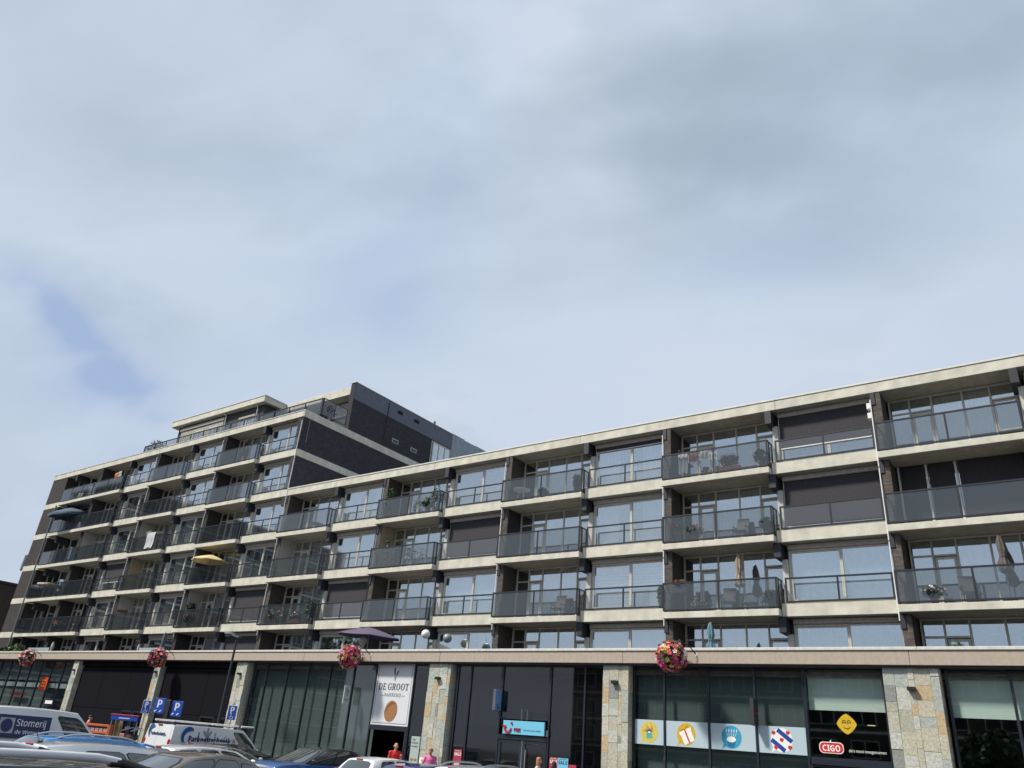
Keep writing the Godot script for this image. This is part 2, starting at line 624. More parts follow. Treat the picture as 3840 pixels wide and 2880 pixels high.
func prepare_unit_meshes():
	K.window = frame_mesh(5.02, 8.78, 0.58, 2.58, 0.065, 0.09, [6.98])
	K.sash = frame_mesh(5.09, 6.945, 0.65, 2.50, 0.045, 0.07)
	K.bay_rail = frame_mesh(4.96, 8.74, 0.50, 1.43, 0.065, 0.05, [6.87])
	K.bal_rail = frame_mesh(0.04, 4.74, 0.29, 1.43, 0.065, 0.05, [2.42])
	var s := MB.new()
	s.bar(Vector3(4.69, 1.385, -0.38), Vector3(4.74, 1.43, 0.25))
	s.bar(Vector3(4.69, 0.29, -0.38), Vector3(4.74, 0.335, 0.25))
	s.bar(Vector3(4.69, 0.335, -0.38), Vector3(4.74, 1.385, -0.33))
	s.bar(Vector3(4.69, 0.335, 0.02), Vector3(4.74, 1.385, 0.06))
	s.bar(Vector3(0.04, 1.385, 0.0), Vector3(0.09, 1.43, 0.25))
	s.bar(Vector3(0.04, 0.29, 0.0), Vector3(0.09, 0.335, 0.25))
	K.side_rail = s.mesh()
	K.door_wall = frame_mesh(0.40, 4.80, 0.27, 2.78, 0.062, 0.09, [1.15, 1.93, 2.98, 3.88], [[0.47, 1.12, 2.16], [1.18, 1.9, 2.16], [3.91, 4.73, 2.16]])
	K.door = frame_mesh(1.20, 1.885, 0.32, 2.10, 0.085, 0.06)
	K.casement = frame_mesh(3.93, 4.72, 0.9, 2.10, 0.06, 0.06)

func unit(b: Node, k: int, L: int, cfg: String, end_unit := false):
	var o := Vector3(k * W, Y2 + (L - 2) * H, 0)
	var brown: Vector3 = Vector3(0.135, 0.115, 0.100) if k >= 0 else Vector3(0.056, 0.050, 0.050)
	var near := k >= 0
	var gl: Material = M.rail_glass if near else M.smoked_glass
	if L > 1:
		if not end_unit:
			var bn := bx(b, "slab_band", o + Vector3(4.77, 0, -1.1), o + Vector3(8.795, 0.48, 0), M.concrete, 0.012)
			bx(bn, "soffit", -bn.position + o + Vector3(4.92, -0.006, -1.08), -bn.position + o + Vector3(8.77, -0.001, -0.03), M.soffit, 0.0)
			var br := part(b, "window_railing", K.bay_rail, M.rail, o + Vector3(0, 0, -0.02))
			bx(br, "glass_panel", Vector3(5.01, 0.55, 0.020), Vector3(6.84, 1.38, 0.030), M.bay_glass, 0.0)
			bx(br, "glass_panel", Vector3(6.90, 0.55, 0.020), Vector3(8.69, 1.38, 0.030), M.bay_glass, 0.0)
		var x0 := 0.02
		if end_unit:
			x0 = 3.3
		var bal := bx(b, "balcony", o + Vector3(x0, 0, -1.1), o + Vector3(8.79 if end_unit else 4.75, 0.25, 0.3), M.concrete, 0.012)
		var c := -bal.position + o
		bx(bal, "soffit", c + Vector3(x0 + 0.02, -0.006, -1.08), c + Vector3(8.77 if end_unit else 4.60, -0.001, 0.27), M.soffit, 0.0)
		if end_unit:
			var e := part(bal, "railing", frame_mesh(3.35, 8.82, 0.29, 1.43, 0.045, 0.05, [5.2, 7.0]), M.rail, c + Vector3(0, 0, 0.25))
			for g in [[3.4, 5.17], [5.23, 6.97], [7.03, 8.77]]:
				bx(e, "glass_panel", Vector3(g[0], 0.34, 0.02), Vector3(g[1], 1.38, 0.03), gl, 0.0)
			var sd := bx(bal, "side_panel", c + Vector3(3.36, 0.29, -0.3), c + Vector3(3.37, 1.38, 0.25), gl, 0.0)
			sd.set_meta("label", "glass side panel of the corner balcony")
		else:
			var rl := part(bal, "railing", K.bal_rail, M.rail, c + Vector3(0, 0, 0.25))
			bx(rl, "glass_panel", Vector3(0.09, 0.34, 0.02), Vector3(2.39, 1.38, 0.03), gl, 0.0)
			bx(rl, "glass_panel", Vector3(2.45, 0.34, 0.02), Vector3(4.69, 1.38, 0.03), gl, 0.0)
			part(bal, "side_railing", K.side_rail, M.rail, c)
			bx(bal, "side_panel", c + Vector3(4.71, 0.34, -0.32), c + Vector3(4.72, 1.38, 0.24), gl, 0.0)
	if end_unit:
		end_recess(b, o, L)
		return
	# brick fin at the left of the recess, with the dark end of a beam at its top
	var fin := bx(b, "brick_fin", o + Vector3(0.01, 0.25, -1.05), o + Vector3(0.34, 2.80, -0.02), M.mortar if near else M.mortar_dark, 0.0)
	var single_bricks: Node = fin if k == 4 else null
	if single_bricks != null:
		bricks(-fin.position + o + Vector3(0.01, 0.25, -0.02), Vector3(1, 0, 0), Vector3(0, 1, 0), Vector3(0, 0, 1), 0.33, 2.53, brown, single_bricks)
	else:
		bricks(o + Vector3(0.01, 0.25, -0.02), Vector3(1, 0, 0), Vector3(0, 1, 0), Vector3(0, 0, 1), 0.33, 2.53, brown)
	if cfg.contains("w"):
		bx(fin, "painted_side", -fin.position + o + Vector3(0.341, 0.26, -1.04), -fin.position + o + Vector3(0.372, 2.79, -0.06), M.white_brick, 0.0)
	elif cfg.contains("b"):
		bx(fin, "painted_side", -fin.position + o + Vector3(0.341, 0.26, -1.04), -fin.position + o + Vector3(0.372, 2.79, -0.06), M.beige_brick, 0.0)
	elif cfg.contains("k"):
		bx(fin, "painted_side", -fin.position + o + Vector3(0.341, 0.26, -1.04), -fin.position + o + Vector3(0.372, 2.79, -0.06), M.dark_panel, 0.0)
	else:
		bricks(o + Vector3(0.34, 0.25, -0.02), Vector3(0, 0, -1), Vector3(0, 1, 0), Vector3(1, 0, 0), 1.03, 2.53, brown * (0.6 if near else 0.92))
	bx(b, "beam_end", o + Vector3(-0.03, 2.28, -0.3), o + Vector3(0.15, 2.79, 0.03), M.beam, 0.01)
	bx(b, "beam", o + Vector3(4.62, 2.22, -1.04), o + Vector3(4.90, 2.797, 0.03), M.beam, 0.012)
	bx(b, "post", o + Vector3(4.79, 0.482, -0.56), o + Vector3(5.015, 2.218, -0.36), M.post, 0.01)
	bx(b, "bay_side", o + Vector3(4.80, 0.26, -1.05), o + Vector3(4.90, 2.79, -0.565), M.frame, 0.004)
	if L > 1:
		part(b, "downpipe", pipe_mesh(2.75), M.white_plastic if k != 0 else M.rail, o + Vector3(8.775, -0.25, 0.035))
	bay_window(b, o, cfg, k, L)
	door_wall(b, o, cfg, k, L)

func pipe_mesh(h: float) -> Mesh:
	var key := "pipe %.2f" % h
	if not box_cache.has(key):
		box_cache[key] = tube_mesh([Vector3(0, 0, 0), Vector3(0, h, 0)], 0.026)
	return box_cache[key]

func bay_window(b: Node, o: Vector3, cfg: String, k: int, L: int):
	var w := part(b, "window", K.window, M.frame, o + Vector3(0, 0, -0.56))
	part(w, "sash", K.sash, M.frame, Vector3(0, 0, 0.02))
	bx(w, "pane", Vector3(5.136, 0.70, 0.045), Vector3(6.898, 2.452, 0.057), M.pane, 0.0)
	bx(w, "pane", Vector3(7.016, 0.648, 0.035), Vector3(8.713, 2.513, 0.047), M.pane, 0.0)
	bx(b, "sunscreen_box", o + Vector3(5.03, 2.585, -0.55), o + Vector3(8.77, 2.775, -0.36), M.box_cover, 0.015)
	# what hangs behind the glass
	if cfg.contains("S"):
		part(w, "curtain", curtain_mesh(3.6, 1.95, 26), M.sheer, Vector3(5.1, 0.6, -0.22))
	elif cfg.contains("C"):
		part(w, "curtain", curtain_mesh(1.1, 1.95, 9), M.sheer, Vector3(5.1, 0.6, -0.22))
		part(w, "curtain", curtain_mesh(1.35, 1.95, 10), M.sheer, Vector3(7.4, 0.6, -0.22))
		bx(w, "curtain", Vector3(5.15, 0.62, -0.30), Vector3(8.7, 1.35 + 0.25 * ((k * 3 + L) % 3), -0.29), M.sheer, 0.0)
	elif cfg.contains("B"):
		bx(w, "roller_blind", Vector3(5.1, 0.62, -0.13), Vector3(6.93, 2.5, -0.125), M.teal_blind, 0.0)
		bx(w, "roller_blind", Vector3(7.0, 0.62, -0.13), Vector3(8.72, 2.5, -0.125), M.teal_blind, 0.0)
	elif cfg.contains("V"):
		part(w, "venetian_blind", slats_mesh(3.55, 1.9, 0.05, 0.044, 0.5), M.white_plastic, Vector3(5.13, 0.62, -0.13))
	elif cfg.contains("Z"):
		part(w, "striped_blind", slats_mesh(1.75, 1.75, 0.13, 0.10, 0.12), M.pink_blind if L == 4 else M.sheer, Vector3(5.13, 0.72, -0.13))
		part(w, "striped_blind", slats_mesh(1.7, 1.0 if L < 4 else 1.75, 0.13, 0.10, 0.12), M.pink_blind if L == 4 else M.sheer, Vector3(7.0, 1.45 if L < 4 else 0.72, -0.13))
		if L < 4:
			part(w, "curtain", curtain_mesh(1.0, 1.0, 8), M.sheer, Vector3(7.7, 0.6, -0.3))
	elif cfg.contains("N"):
		part(w, "curtain", curtain_mesh(0.55, 1.95, 6), M.sheer, Vector3(5.1 if (k + L) % 2 == 0 else 8.1, 0.6, -0.22))
	if cfg.contains("D") or cfg.contains("H"):
		var low := 0.72 if cfg.contains("D") else 1.22
		var s := bx(b, "sun_screen", o + Vector3(5.07, low, -0.452), o + Vector3(8.74, 2.60, -0.446), M.screen, 0.0)
		s.set_meta("label", "lowered charcoal sun screen")
		bx(s, "bottom_bar", -s.position + o + Vector3(5.06, low - 0.05, -0.465), -s.position + o + Vector3(8.75, low, -0.435), M.white_plastic, 0.006)
	elif cfg.contains("q"):
		var s := bx(b, "sun_screen", o + Vector3(5.07, 2.40, -0.452), o + Vector3(8.74, 2.60, -0.446), M.screen, 0.0)
		bx(s, "bottom_bar", -s.position + o + Vector3(5.06, 2.36, -0.465), -s.position + o + Vector3(8.75, 2.40, -0.435), M.white_plastic, 0.006)

func door_wall(b: Node, o: Vector3, cfg: String, k: int, L: int):
	var w := part(b, "balcony_window", K.door_wall, M.frame, o + Vector3(0, 0, -1.13))
	var z := 0.045
	for r in [[0.48, 1.11, 0.35, 2.12], [0.48, 1.11, 2.20, 2.70], [1.19, 1.89, 2.20, 2.70], [1.97, 2.94, 0.35, 2.70], [3.02, 3.84, 0.35, 2.70], [3.92, 4.72, 2.20, 2.70]]:
		bx(w, "pane", Vector3(r[0], r[2], z - 0.006), Vector3(r[1], r[3], z + 0.006), M.pane, 0.0)
	var d := part(w, "door", K.door, M.frame, Vector3(0, 0, 0.03))
	d.set_meta("label", "glazed balcony door")
	bx(w, "door_pane", Vector3(1.28, 0.41, 0.055), Vector3(1.80, 2.01, 0.067), M.pane, 0.0)
	part(w, "casement", K.casement, M.frame, Vector3(0, 0, 0.03))
	bx(w, "pane", Vector3(3.98, 0.96, 0.055), Vector3(4.66, 2.04, 0.067), M.pane, 0.0)
	bx(w, "door_handle", Vector3(1.81, 1.12, 0.09), Vector3(1.84, 1.26, 0.13), M.steel, 0.004)
	if cfg.contains("X"):
		for r in [[0.50, 1.32], [1.46, 2.28], [2.44, 4.74]]:
			var s := bx(b, "sun_screen", o + Vector3(r[0], 0.42, -0.99), o + Vector3(r[1], 2.76, -0.985), M.screen, 0.0)
			s.set_meta("label", "dark screen covering the balcony windows")
		for x in [0.44, 1.39, 2.36]:
			bx(b, "screen_guide", o + Vector3(x - 0.035, 0.30, -1.0), o + Vector3(x + 0.035, 2.77, -0.96), M.white_plastic, 0.006)
		return
	var kind := (k * 5 + L * 3 + 40) % 4
	if kind != 3:
		part(w, "curtain", curtain_mesh(1.85, 2.35, 14), M.sheer, Vector3(1.98, 0.34, -0.16))
	if kind == 1 or L == 2:
		part(w, "curtain", curtain_mesh(0.8, 1.75, 6), M.sheer, Vector3(3.92, 0.34, -0.16))
	if k == 2 and L == 2:
		var lace := bx(w, "door_curtain", Vector3(1.28, 0.40, 0.02), Vector3(1.82, 2.02, 0.03), M.white_brick, 0.0)
		lace.set_meta("label", "patterned fly curtain in the balcony door")

func end_recess(b: Node, o: Vector3, L: int):
	# the narrow recess beside the blind brick end wall
	if L > 1:
		bx(b, "slab_band", o + Vector3(0.0, 0, -1.1), o + Vector3(3.295, 0.46, 0.012), M.concrete, 0.012)
	bricks(o + Vector3(2.78, 0.25, -0.02), Vector3(0, 0, -1), Vector3(0, 1, 0), Vector3(1, 0, 0), 1.0, 2.53, Vector3(0.05, 0.045, 0.045))
	bx(b, "beam", o + Vector3(4.42, 2.22, -1.04), o + Vector3(4.70, 2.797, 0.03), M.beam, 0.012)
	var w := part(b, "balcony_window", frame_mesh(2.80, 8.80, 0.27, 2.78, 0.08, 0.09, [3.9, 5.0, 6.3, 7.1, 8.0], [[6.3, 7.1, 2.16], [7.1, 8.0, 2.16]]), M.frame, o + Vector3(0, 0, -1.13))
	for r in [[2.89, 3.85], [3.95, 4.95], [5.05, 6.25], [6.35, 7.05], [7.15, 7.95], [8.05, 8.72]]:
		bx(w, "pane", Vector3(r[0], 0.35, 0.04), Vector3(r[1], 2.70, 0.052), M.pane, 0.0)
	part(w, "curtain", curtain_mesh(0.9, 2.3, 8), M.sheer, Vector3(2.95 if L % 2 == 0 else 5.1, 0.35, -0.16))

func shell(b: Node, x0: float, x1: float, levels: int, depth: float, k0: int, k1: int):
	var top := Y2 + (levels - 1) * H
	for L in range(1, levels + 1):
		var y: float = Y2 + (L - 2) * H
		bx(b, "floor_slab", Vector3(x0 + 0.02, y + 0.03, -depth + 0.3), Vector3(x1 - 0.02, y + 0.24, -1.12), M.room, 0.0)
	for k in range(k0, k1 + 1):
		bx(b, "party_wall", Vector3(k * W - 0.12, 4.7, -depth + 0.31), Vector3(k * W + 0.12, top - 0.01, -1.06), M.room, 0.0)
	bx(b, "corridor_wall", Vector3(x0 + 0.3, 4.7, -5.2), Vector3(x1 - 0.3, top - 0.02, -5.0), M.room, 0.0)
	bx(b, "rear_wall", Vector3(x0, 0.0, -depth), Vector3(x1, top - 0.01, -depth + 0.29), M.mortar, 0.0)

func low_wing():
	prepare_unit_meshes()
	var b := thing("apartment_building", "lower four-storey wing of the dark brick flats, stretching out of frame on the right", "apartment building", Vector3.ZERO, 0.0, "wings of the apartment building")
	var cfg := {
		"0 4": "C", "0 3": "Sw", "0 2": "D", "0 1": "N",
		"1 4": "Z", "1 3": "Db", "1 2": "B", "1 1": "C",
		"2 4": "Cq", "2 3": "Ck", "2 2": "Z", "2 1": "V",
		"3 4": "H", "3 3": "D", "3 2": "B", "3 1": "S",
		"4 4": "S", "4 3": "NX", "4 2": "C", "4 1": "S"}
	for k in 5:
		for L in range(1, 5):
			unit(b, k, L, cfg["%d %d" % [k, L]])
	shell(b, 0.02, 44.0, 4, 12.0, 1, 5)
	var yt := Y2 + 3 * H
	# flat roof with a cream edge and a bright metal trim, in lengths
	var xs := [0.0, 4.1, 12.6, 22.0, 31.5, 44.0]
	for i in xs.size() - 1:
		bx(b, "cornice", Vector3(xs[i] + 0.006, yt, -1.2), Vector3(xs[i + 1] - 0.002, yt + 0.42, 0.02), M.concrete, 0.012)
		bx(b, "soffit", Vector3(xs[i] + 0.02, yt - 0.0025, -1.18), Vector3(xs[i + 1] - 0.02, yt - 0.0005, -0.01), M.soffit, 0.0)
		bx(b, "roof_trim", Vector3(xs[i] + 0.006, yt + 0.422, -0.25), Vector3(xs[i + 1] - 0.002, yt + 0.50, 0.05), M.coping, 0.008)
	bx(b, "roof", Vector3(0.03, yt + 0.003, -12.0), Vector3(43.98, yt + 0.40, -1.202), M.roof, 0.0)
	bx(b, "end_wall", Vector3(44.0, 0.0, -12.0), Vector3(44.3, yt + 0.3, -0.05), M.mortar, 0.0)
	# two small white boxes on the fin beside the top right balcony
	for y in [14.95, 14.55]:
		bx(b, "wall_box", Vector3(35.02, y, -0.2), Vector3(35.16, y + 0.24, 0.06), M.white_plastic, 0.01)
	commit_bricks(b, "brickwork")

func tall_wing():
	var b := thing("apartment_building", "taller six-storey wing of the dark brick flats on the left, with a penthouse on top", "apartment building", Vector3.ZERO, 0.0, "wings of the apartment building")
	var cfg := {
		"-1 6": "N", "-1 5": "N", "-1 4": "N", "-1 3": "N", "-1 2": "Dw", "-1 1": "D",
		"-2 6": "N", "-2 5": "N", "-2 4": "Sw", "-2 3": "Cb", "-2 2": "Cw", "-2 1": "N",
		"-3 6": "N", "-3 5": "N", "-3 4": "Nw", "-3 3": "H", "-3 2": "S", "-3 1": "N"}
	for k in [-3, -2, -1]:
		for L in range(1, 7):
			unit(b, k, L, cfg["%d %d" % [k, L]])
	for L in range(1, 7):
		unit(b, -4, L, "", true)
	shell(b, -35.15, -0.02, 6, 15.0, -3, -1)
	var yt := Y2 + 5 * H
	# blind brick end wall on the far left, in storey lifts between the bands
	for L in range(1, 7):
		var y: float = Y2 + (L - 2) * H
		bx(b, "brick_wall", Vector3(-35.18, y + 0.46, -1.05), Vector3(-32.42, y + H, -0.02), M.mortar_dark, 0.0)
		bricks(Vector3(-35.18, y + 0.47, -0.02), Vector3(1, 0, 0), Vector3(0, 1, 0), Vector3(0, 0, 1), 2.76, 2.32, Vector3(0.075, 0.066, 0.062))
	bx(b, "gable_wall", Vector3(-35.2, 0.0, -15.0), Vector3(-35.02, yt, -1.06), M.mortar_dark, 0.0)
	part(b, "downpipe", tube_mesh([Vector3(-32.75, 4.9, 0.06), Vector3(-32.75, 18.6, 0.06)], 0.045), M.light_panel)
	var xs := [-35.2, -26.4, -17.6, -8.8, -0.06]
	for i in xs.size() - 1:
		bx(b, "cornice", Vector3(xs[i] + 0.004, yt, -1.2), Vector3(xs[i + 1] - 0.004, yt + 0.44, 0.02), M.concrete, 0.012)
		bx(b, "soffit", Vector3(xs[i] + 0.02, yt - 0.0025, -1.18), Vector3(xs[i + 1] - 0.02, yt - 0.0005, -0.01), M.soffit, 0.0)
		bx(b, "roof_trim", Vector3(xs[i] + 0.004, yt + 0.442, -0.3), Vector3(xs[i + 1] - 0.004, yt + 0.50, 0.05), M.coping, 0.008)
	bx(b, "roof", Vector3(-35.15, yt + 0.003, -15.0), Vector3(-0.1, yt + 0.40, -1.202), M.roof, 0.0)
	# the side wall that rises above the lower roof: brick between two cream bands
	var sw := bx(b, "side_wall", Vector3(-0.5, 15.0, -15.15), Vector3(-0.012, yt, -0.03), M.mortar_dark, 0.0)
	sw.set_meta("label", "dark brick side wall above the lower roof")
	var dark := Vector3(0.060, 0.058, 0.070)
	bricks(Vector3(-0.012, 16.08, -0.03), Vector3(0, 0, -1), Vector3(0, 1, 0), Vector3(1, 0, 0), 15.1, Y2 + 4 * H - 16.08, dark)
	bricks(Vector3(-0.012, Y2 + 4 * H + 0.48, -0.03), Vector3(0, 0, -1), Vector3(0, 1, 0), Vector3(1, 0, 0), 15.1, H - 0.48, dark)
	bricks(Vector3(-0.45, Y2 + 3 * H, -0.03), Vector3(1, 0, 0), Vector3(0, 1, 0), Vector3(0, 0, 1), 0.43, H - 0.02, dark)
	for L in [5, 6]:
		var y: float = Y2 + (L - 2) * H
		bx(b, "brick_pier", Vector3(-0.46, y + 0.48, -1.0), Vector3(-0.013, y + H, -0.032), M.mortar_dark, 0.0)
		bricks(Vector3(-0.45, y + 0.48, -0.032), Vector3(1, 0, 0), Vector3(0, 1, 0), Vector3(0, 0, 1), 0.43, H - 0.48, dark)
	for i in 2:
		var y: float = [Y2 + 4 * H, yt][i]
		for s in 4:
			bx(b, "slab_band", Vector3(-0.5, y, -3.8 * (s + 1) + 0.004), Vector3(0.03, y + [0.48, 0.52][i], -3.8 * s - (0.004 if s > 0 else -0.01)), M.concrete, 0.012)
	bx(b, "corner_pipe", Vector3(0.02, 19.5, -0.55), Vector3(0.05, 21.2, -0.52), M.light_panel, 0.005)
	# penthouse
	var pw := bx(b, "penthouse_wall", Vector3(-0.5, yt + 0.5, -15.15), Vector3(-0.012, 24.20, -3.95), M.mortar_dark, 0.0)
	bricks(Vector3(-0.012, yt + 0.53, -3.95), Vector3(0, 0, -1), Vector3(0, 1, 0), Vector3(1, 0, 0), 8.85, 24.20 - yt - 0.53, dark)
	bricks(Vector3(-0.5, yt + 0.5, -3.95), Vector3(1, 0, 0), Vector3(0, 1, 0), Vector3(0, 0, 1), 0.48, 25.46 - yt - 0.5, dark)
	bx(b, "penthouse_panel", Vector3(-0.5, 24.202, -15.15), Vector3(-0.004, 25.50, -3.97), M.grey_panel, 0.004)
	bx(b, "roof_trim", Vector3(-0.52, 25.502, -15.18), Vector3(0.03, 25.55, -3.9), M.coping, 0.006)
	bx(b, "penthouse_panel", Vector3(-0.5, 22.0, -15.15), Vector3(-0.003, 22.36, -12.85), M.coping, 0.004)
	for s in 3:
		var lp := bx(b, "cladding_panel", Vector3(-3.0, 16.3, -15.17 - 1.55 * (s + 1) + 0.01), Vector3(-0.03, 25.62 - 0.05 * (s % 2), -15.17 - 1.55 * s), M.light_panel, 0.01)
		lp.set_meta("label", "pale metal cladding panel at the rear corner")
	var win := part(b, "window", frame_mesh(0.0, 2.2, 0.0, 1.72, 0.08, 0.08, [0.75, 1.5]), M.frame, Vector3(-0.03, 22.36, -12.85), Vector3(0, PI * 0.5, 0))
	for r in [[0.08, 0.71], [0.79, 1.46], [1.54, 2.12]]:
		bx(win, "pane", Vector3(r[0], 0.08, 0.03), Vector3(r[1], 1.64, 0.04), M.pane, 0.0)
	bx(win, "curtain", Vector3(0.1, 0.08, -0.02), Vector3(1.4, 1.62, -0.01), M.green_blind, 0.0)
	for z in [-8.76, -10.68]:
		part(b, "vent", slats_mesh(0.6, 0.28, 0.055, 0.05, 0.6), M.dark_panel, Vector3(0.012, 24.82, z + 0.3), Vector3(0, PI * 0.5, 0))
	for z in [-8.68, -10.75]:
		bx(b, "wall_grille", Vector3(0.0, 22.36, z - 0.36), Vector3(0.03, 22.72, z + 0.36), M.light_panel, 0.01)
		part(b, "vent", slats_mesh(0.56, 0.24, 0.05, 0.04, 0.6), M.dark_panel, Vector3(0.036, 22.42, z + 0.28), Vector3(0, PI * 0.5, 0))
	part(b, "downpipe", tube_mesh([Vector3(0.03, 21.75, -7.5), Vector3(0.03, 25.3, -7.5)], 0.03), M.dark_panel)
	part(b, "downpipe", tube_mesh([Vector3(0.03, 22.0, -12.7), Vector3(0.03, 24.1, -12.7)], 0.035), M.coping)
	part(b, "flue", tube_mesh([Vector3(-0.25, 25.54, -13.0), Vector3(-0.25, 25.75, -13.0), Vector3(-0.25, 25.78, -13.0), Vector3(-0.25, 25.9, -13.0)], 0.09), M.dark_panel)
	# left penthouse room under its own cream roof edge
	bx(b, "penthouse_roof", Vector3(-20.75, 24.792, -9.0), Vector3(-8.05, 25.27, -2.0), M.concrete, 0.015)
	bx(b, "roof_trim", Vector3(-20.79, 25.272, -9.0), Vector3(-8.01, 25.34, -1.96), M.coping, 0.008)
	var ph := bx(b, "penthouse_wall", Vector3(-20.15, yt + 0.42, -9.0), Vector3(-8.45, 24.79, -2.45), M.dark_panel, 0.004)
	ph.set_meta("label", "charcoal rendered penthouse wall")
	bx(b, "sunscreen_box", Vector3(-19.6, 24.30, -2.43), Vector3(-13.4, 24.56, -2.27), M.box_cover, 0.015)
	for i in 9:
		bx(b, "louvre_slat", Vector3(-19.5, 24.17 - i * 0.1, -2.43), Vector3(-13.5, 24.24 - i * 0.1, -2.35), M.frame, 0.01)
	for x in [[-17.4, -16.0], [-15.2, -13.9]]:
		var g := part(b, "window", frame_mesh(0.0, x[1] - x[0], 0.0, 1.9, 0.09, 0.09, [(x[1] - x[0]) * 0.5]), M.frame, Vector3(x[0], 22.0, -2.34))
		bx(g, "pane", Vector3(0.09, 0.09, 0.03), Vector3(x[1] - x[0] - 0.09, 1.8, 0.04), M.pane, 0.0)
		bx(g, "room_shade", Vector3(0.09, 0.09, -0.005), Vector3(x[1] - x[0] - 0.09, 1.8, 0.0), M.dark_blind, 0.0)
	var pwn := part(b, "window", frame_mesh(0.0, 1.9, 0.0, 2.0, 0.1, 0.09, [0.95]), M.frame, Vector3(-11.3, 21.9, -2.45))
	bx(pwn, "pane", Vector3(0.1, 0.1, 0.03), Vector3(0.9, 1.9, 0.04), M.pane, 0.0)
	bx(pwn, "pane", Vector3(1.0, 0.1, 0.03), Vector3(1.8, 1.9, 0.04), M.pane, 0.0)
	bx(pwn, "curtain", Vector3(0.1, 0.1, 0.005), Vector3(1.8, 1.9, 0.012), M.sheer, 0.0)
	bx(b, "sunscreen_box", Vector3(-11.4, 23.92, -2.45), Vector3(-9.3, 24.1, -2.30), M.box_cover, 0.012)
	for x in [-13.2, -9.1]:
		part(b, "downpipe", tube_mesh([Vector3(x, 24.78, -2.1), Vector3(x, 24.5, -2.30), Vector3(x, 21.6, -2.36)], 0.05), M.coping)
	# right penthouse room, set further back
	bx(b, "penthouse_roof", Vector3(-8.0, 24.72, -10.0), Vector3(-0.52, 25.36, -4.1), M.concrete, 0.015)
	bx(b, "penthouse_wall", Vector3(-8.0, yt + 0.42, -10.0), Vector3(-0.52, 24.715, -5.0), M.dark_panel, 0.004)
	for i in 11:
		bx(b, "louvre_slat", Vector3(-4.6, 24.5 - i * 0.1, -4.98), Vector3(-0.7, 24.57 - i * 0.1, -4.9), M.frame, 0.01)
	# roof terrace railing
	var rl := part(b, "railing", frame_mesh(-23.0, -0.05, yt + 0.7, yt + 1.98, 0.075, 0.06), M.rail, Vector3(0, 0, -1.42))
	var n := 13
	for i in n:
		var x := -23.0 + i * 22.95 / n
		var e := x + 22.95 / n
		bx(rl, "post", Vector3(e - 0.19, yt + 0.5, 0.0), Vector3(e - 0.09, yt + 1.92, 0.05), M.rail, 0.004)
		bx(rl, "glass_panel", Vector3(x + 0.06, yt + 0.76, 0.02), Vector3(e - 0.22, yt + 1.92, 0.03), M.rail_glass, 0.0)
	var r2 := part(b, "railing", frame_mesh(0.0, 2.25, yt + 0.7, yt + 1.98, 0.05, 0.05, [1.1]), M.rail, Vector3(-0.08, 0, -1.42), Vector3(0, PI * 0.5, 0))
	bx(r2, "glass_panel", Vector3(0.06, yt + 0.76, 0.02), Vector3(1.07, yt + 1.92, 0.03), M.rail_glass, 0.0)
	bx(r2, "glass_panel", Vector3(1.13, yt + 0.76, 0.02), Vector3(2.2, yt + 1.92, 0.03), M.rail_glass, 0.0)
	var r3 := part(b, "railing", frame_mesh(0.0, 6.0, yt + 0.7, yt + 1.98, 0.05, 0.05, [2.0, 4.0]), M.rail, Vector3(-23.0, 0, -1.42), Vector3(0, PI * 0.5, 0))
	bx(r3, "glass_panel", Vector3(0.06, yt + 0.76, 0.02), Vector3(5.9, yt + 1.92, 0.03), M.rail_glass, 0.0)
	commit_bricks(b, "brickwork")

# ---------------------------------------------------------------- ground and shops
func ground():
	var pl := PlaneMesh.new()
	pl.size = Vector2(1600, 1600)
	structure("ground", pl, M.asphalt, Vector3(0, 0, 0))
	var pv := box(Vector3(130, 0.12, 2.6), 0.0)
	structure("pavement", pv, M.paving, Vector3(10, 0.062, 5.05))
	structure("kerb", box(Vector3(130, 0.14, 0.15), 0.015), M.kerb, Vector3(10, 0.072, 6.43))
	var b := MB.new()
	for i in 16:
		for row in [[6.7, 5.2], [16.8, 5.0], [22.2, 4.8]]:
			var x := 4.0 + i * 2.5
			b.bar(Vector3(x, 0.004, row[0]), Vector3(x + 0.1, 0.008, row[0] + row[1]))
	structure("parking_lines", b.mesh(), M.road_paint)

func stone_mat(k: int) -> StandardMaterial3D:
	var nm := "slate_%d" % k
	if not M.has(nm):
		var c: Array = [[0.56, 0.62, 0.58], [0.66, 0.64, 0.52], [0.68, 0.54, 0.34], [0.70, 0.72, 0.67], [0.36, 0.39, 0.37], [0.64, 0.62, 0.52], [0.54, 0.55, 0.47], [0.74, 0.72, 0.62]][k]
		var n := FastNoiseLite.new()
		n.seed = 300 + k
		n.frequency = 0.018
		n.fractal_octaves = 4
		n.domain_warp_enabled = true
		n.domain_warp_amplitude = 40.0
		var a := n.get_seamless_image(256, 256)
		n.seed = 340 + k
		n.frequency = 0.05
		var e := n.get_seamless_image(256, 256)
		var im := Image.create(256, 256, false, Image.FORMAT_RGB8)
		for y in 256:
			for x in 256:
				var v := a.get_pixel(x, y).r
				var line: float = absf(fmod(v * 7.0 + e.get_pixel(x, y).r * 0.8, 1.0) - 0.5) * 2.0
				var rust := clampf((e.get_pixel(y, x).r - 0.55) * 3.0, 0.0, 1.0)
				var t := 0.74 + 0.36 * line * v + 0.24 * (e.get_pixel(x, y).r - 0.5)
				im.set_pixel(x, y, Color(clampf(t + 0.05 * rust, 0, 1), clampf(t, 0, 1), clampf(t - 0.10 * rust, 0, 1)))
		wear(mat(nm, lin(c[0], c[1], c[2]), 0.8), ImageTexture.create_from_image(im), 1.6, 1.6)
	return M[nm]

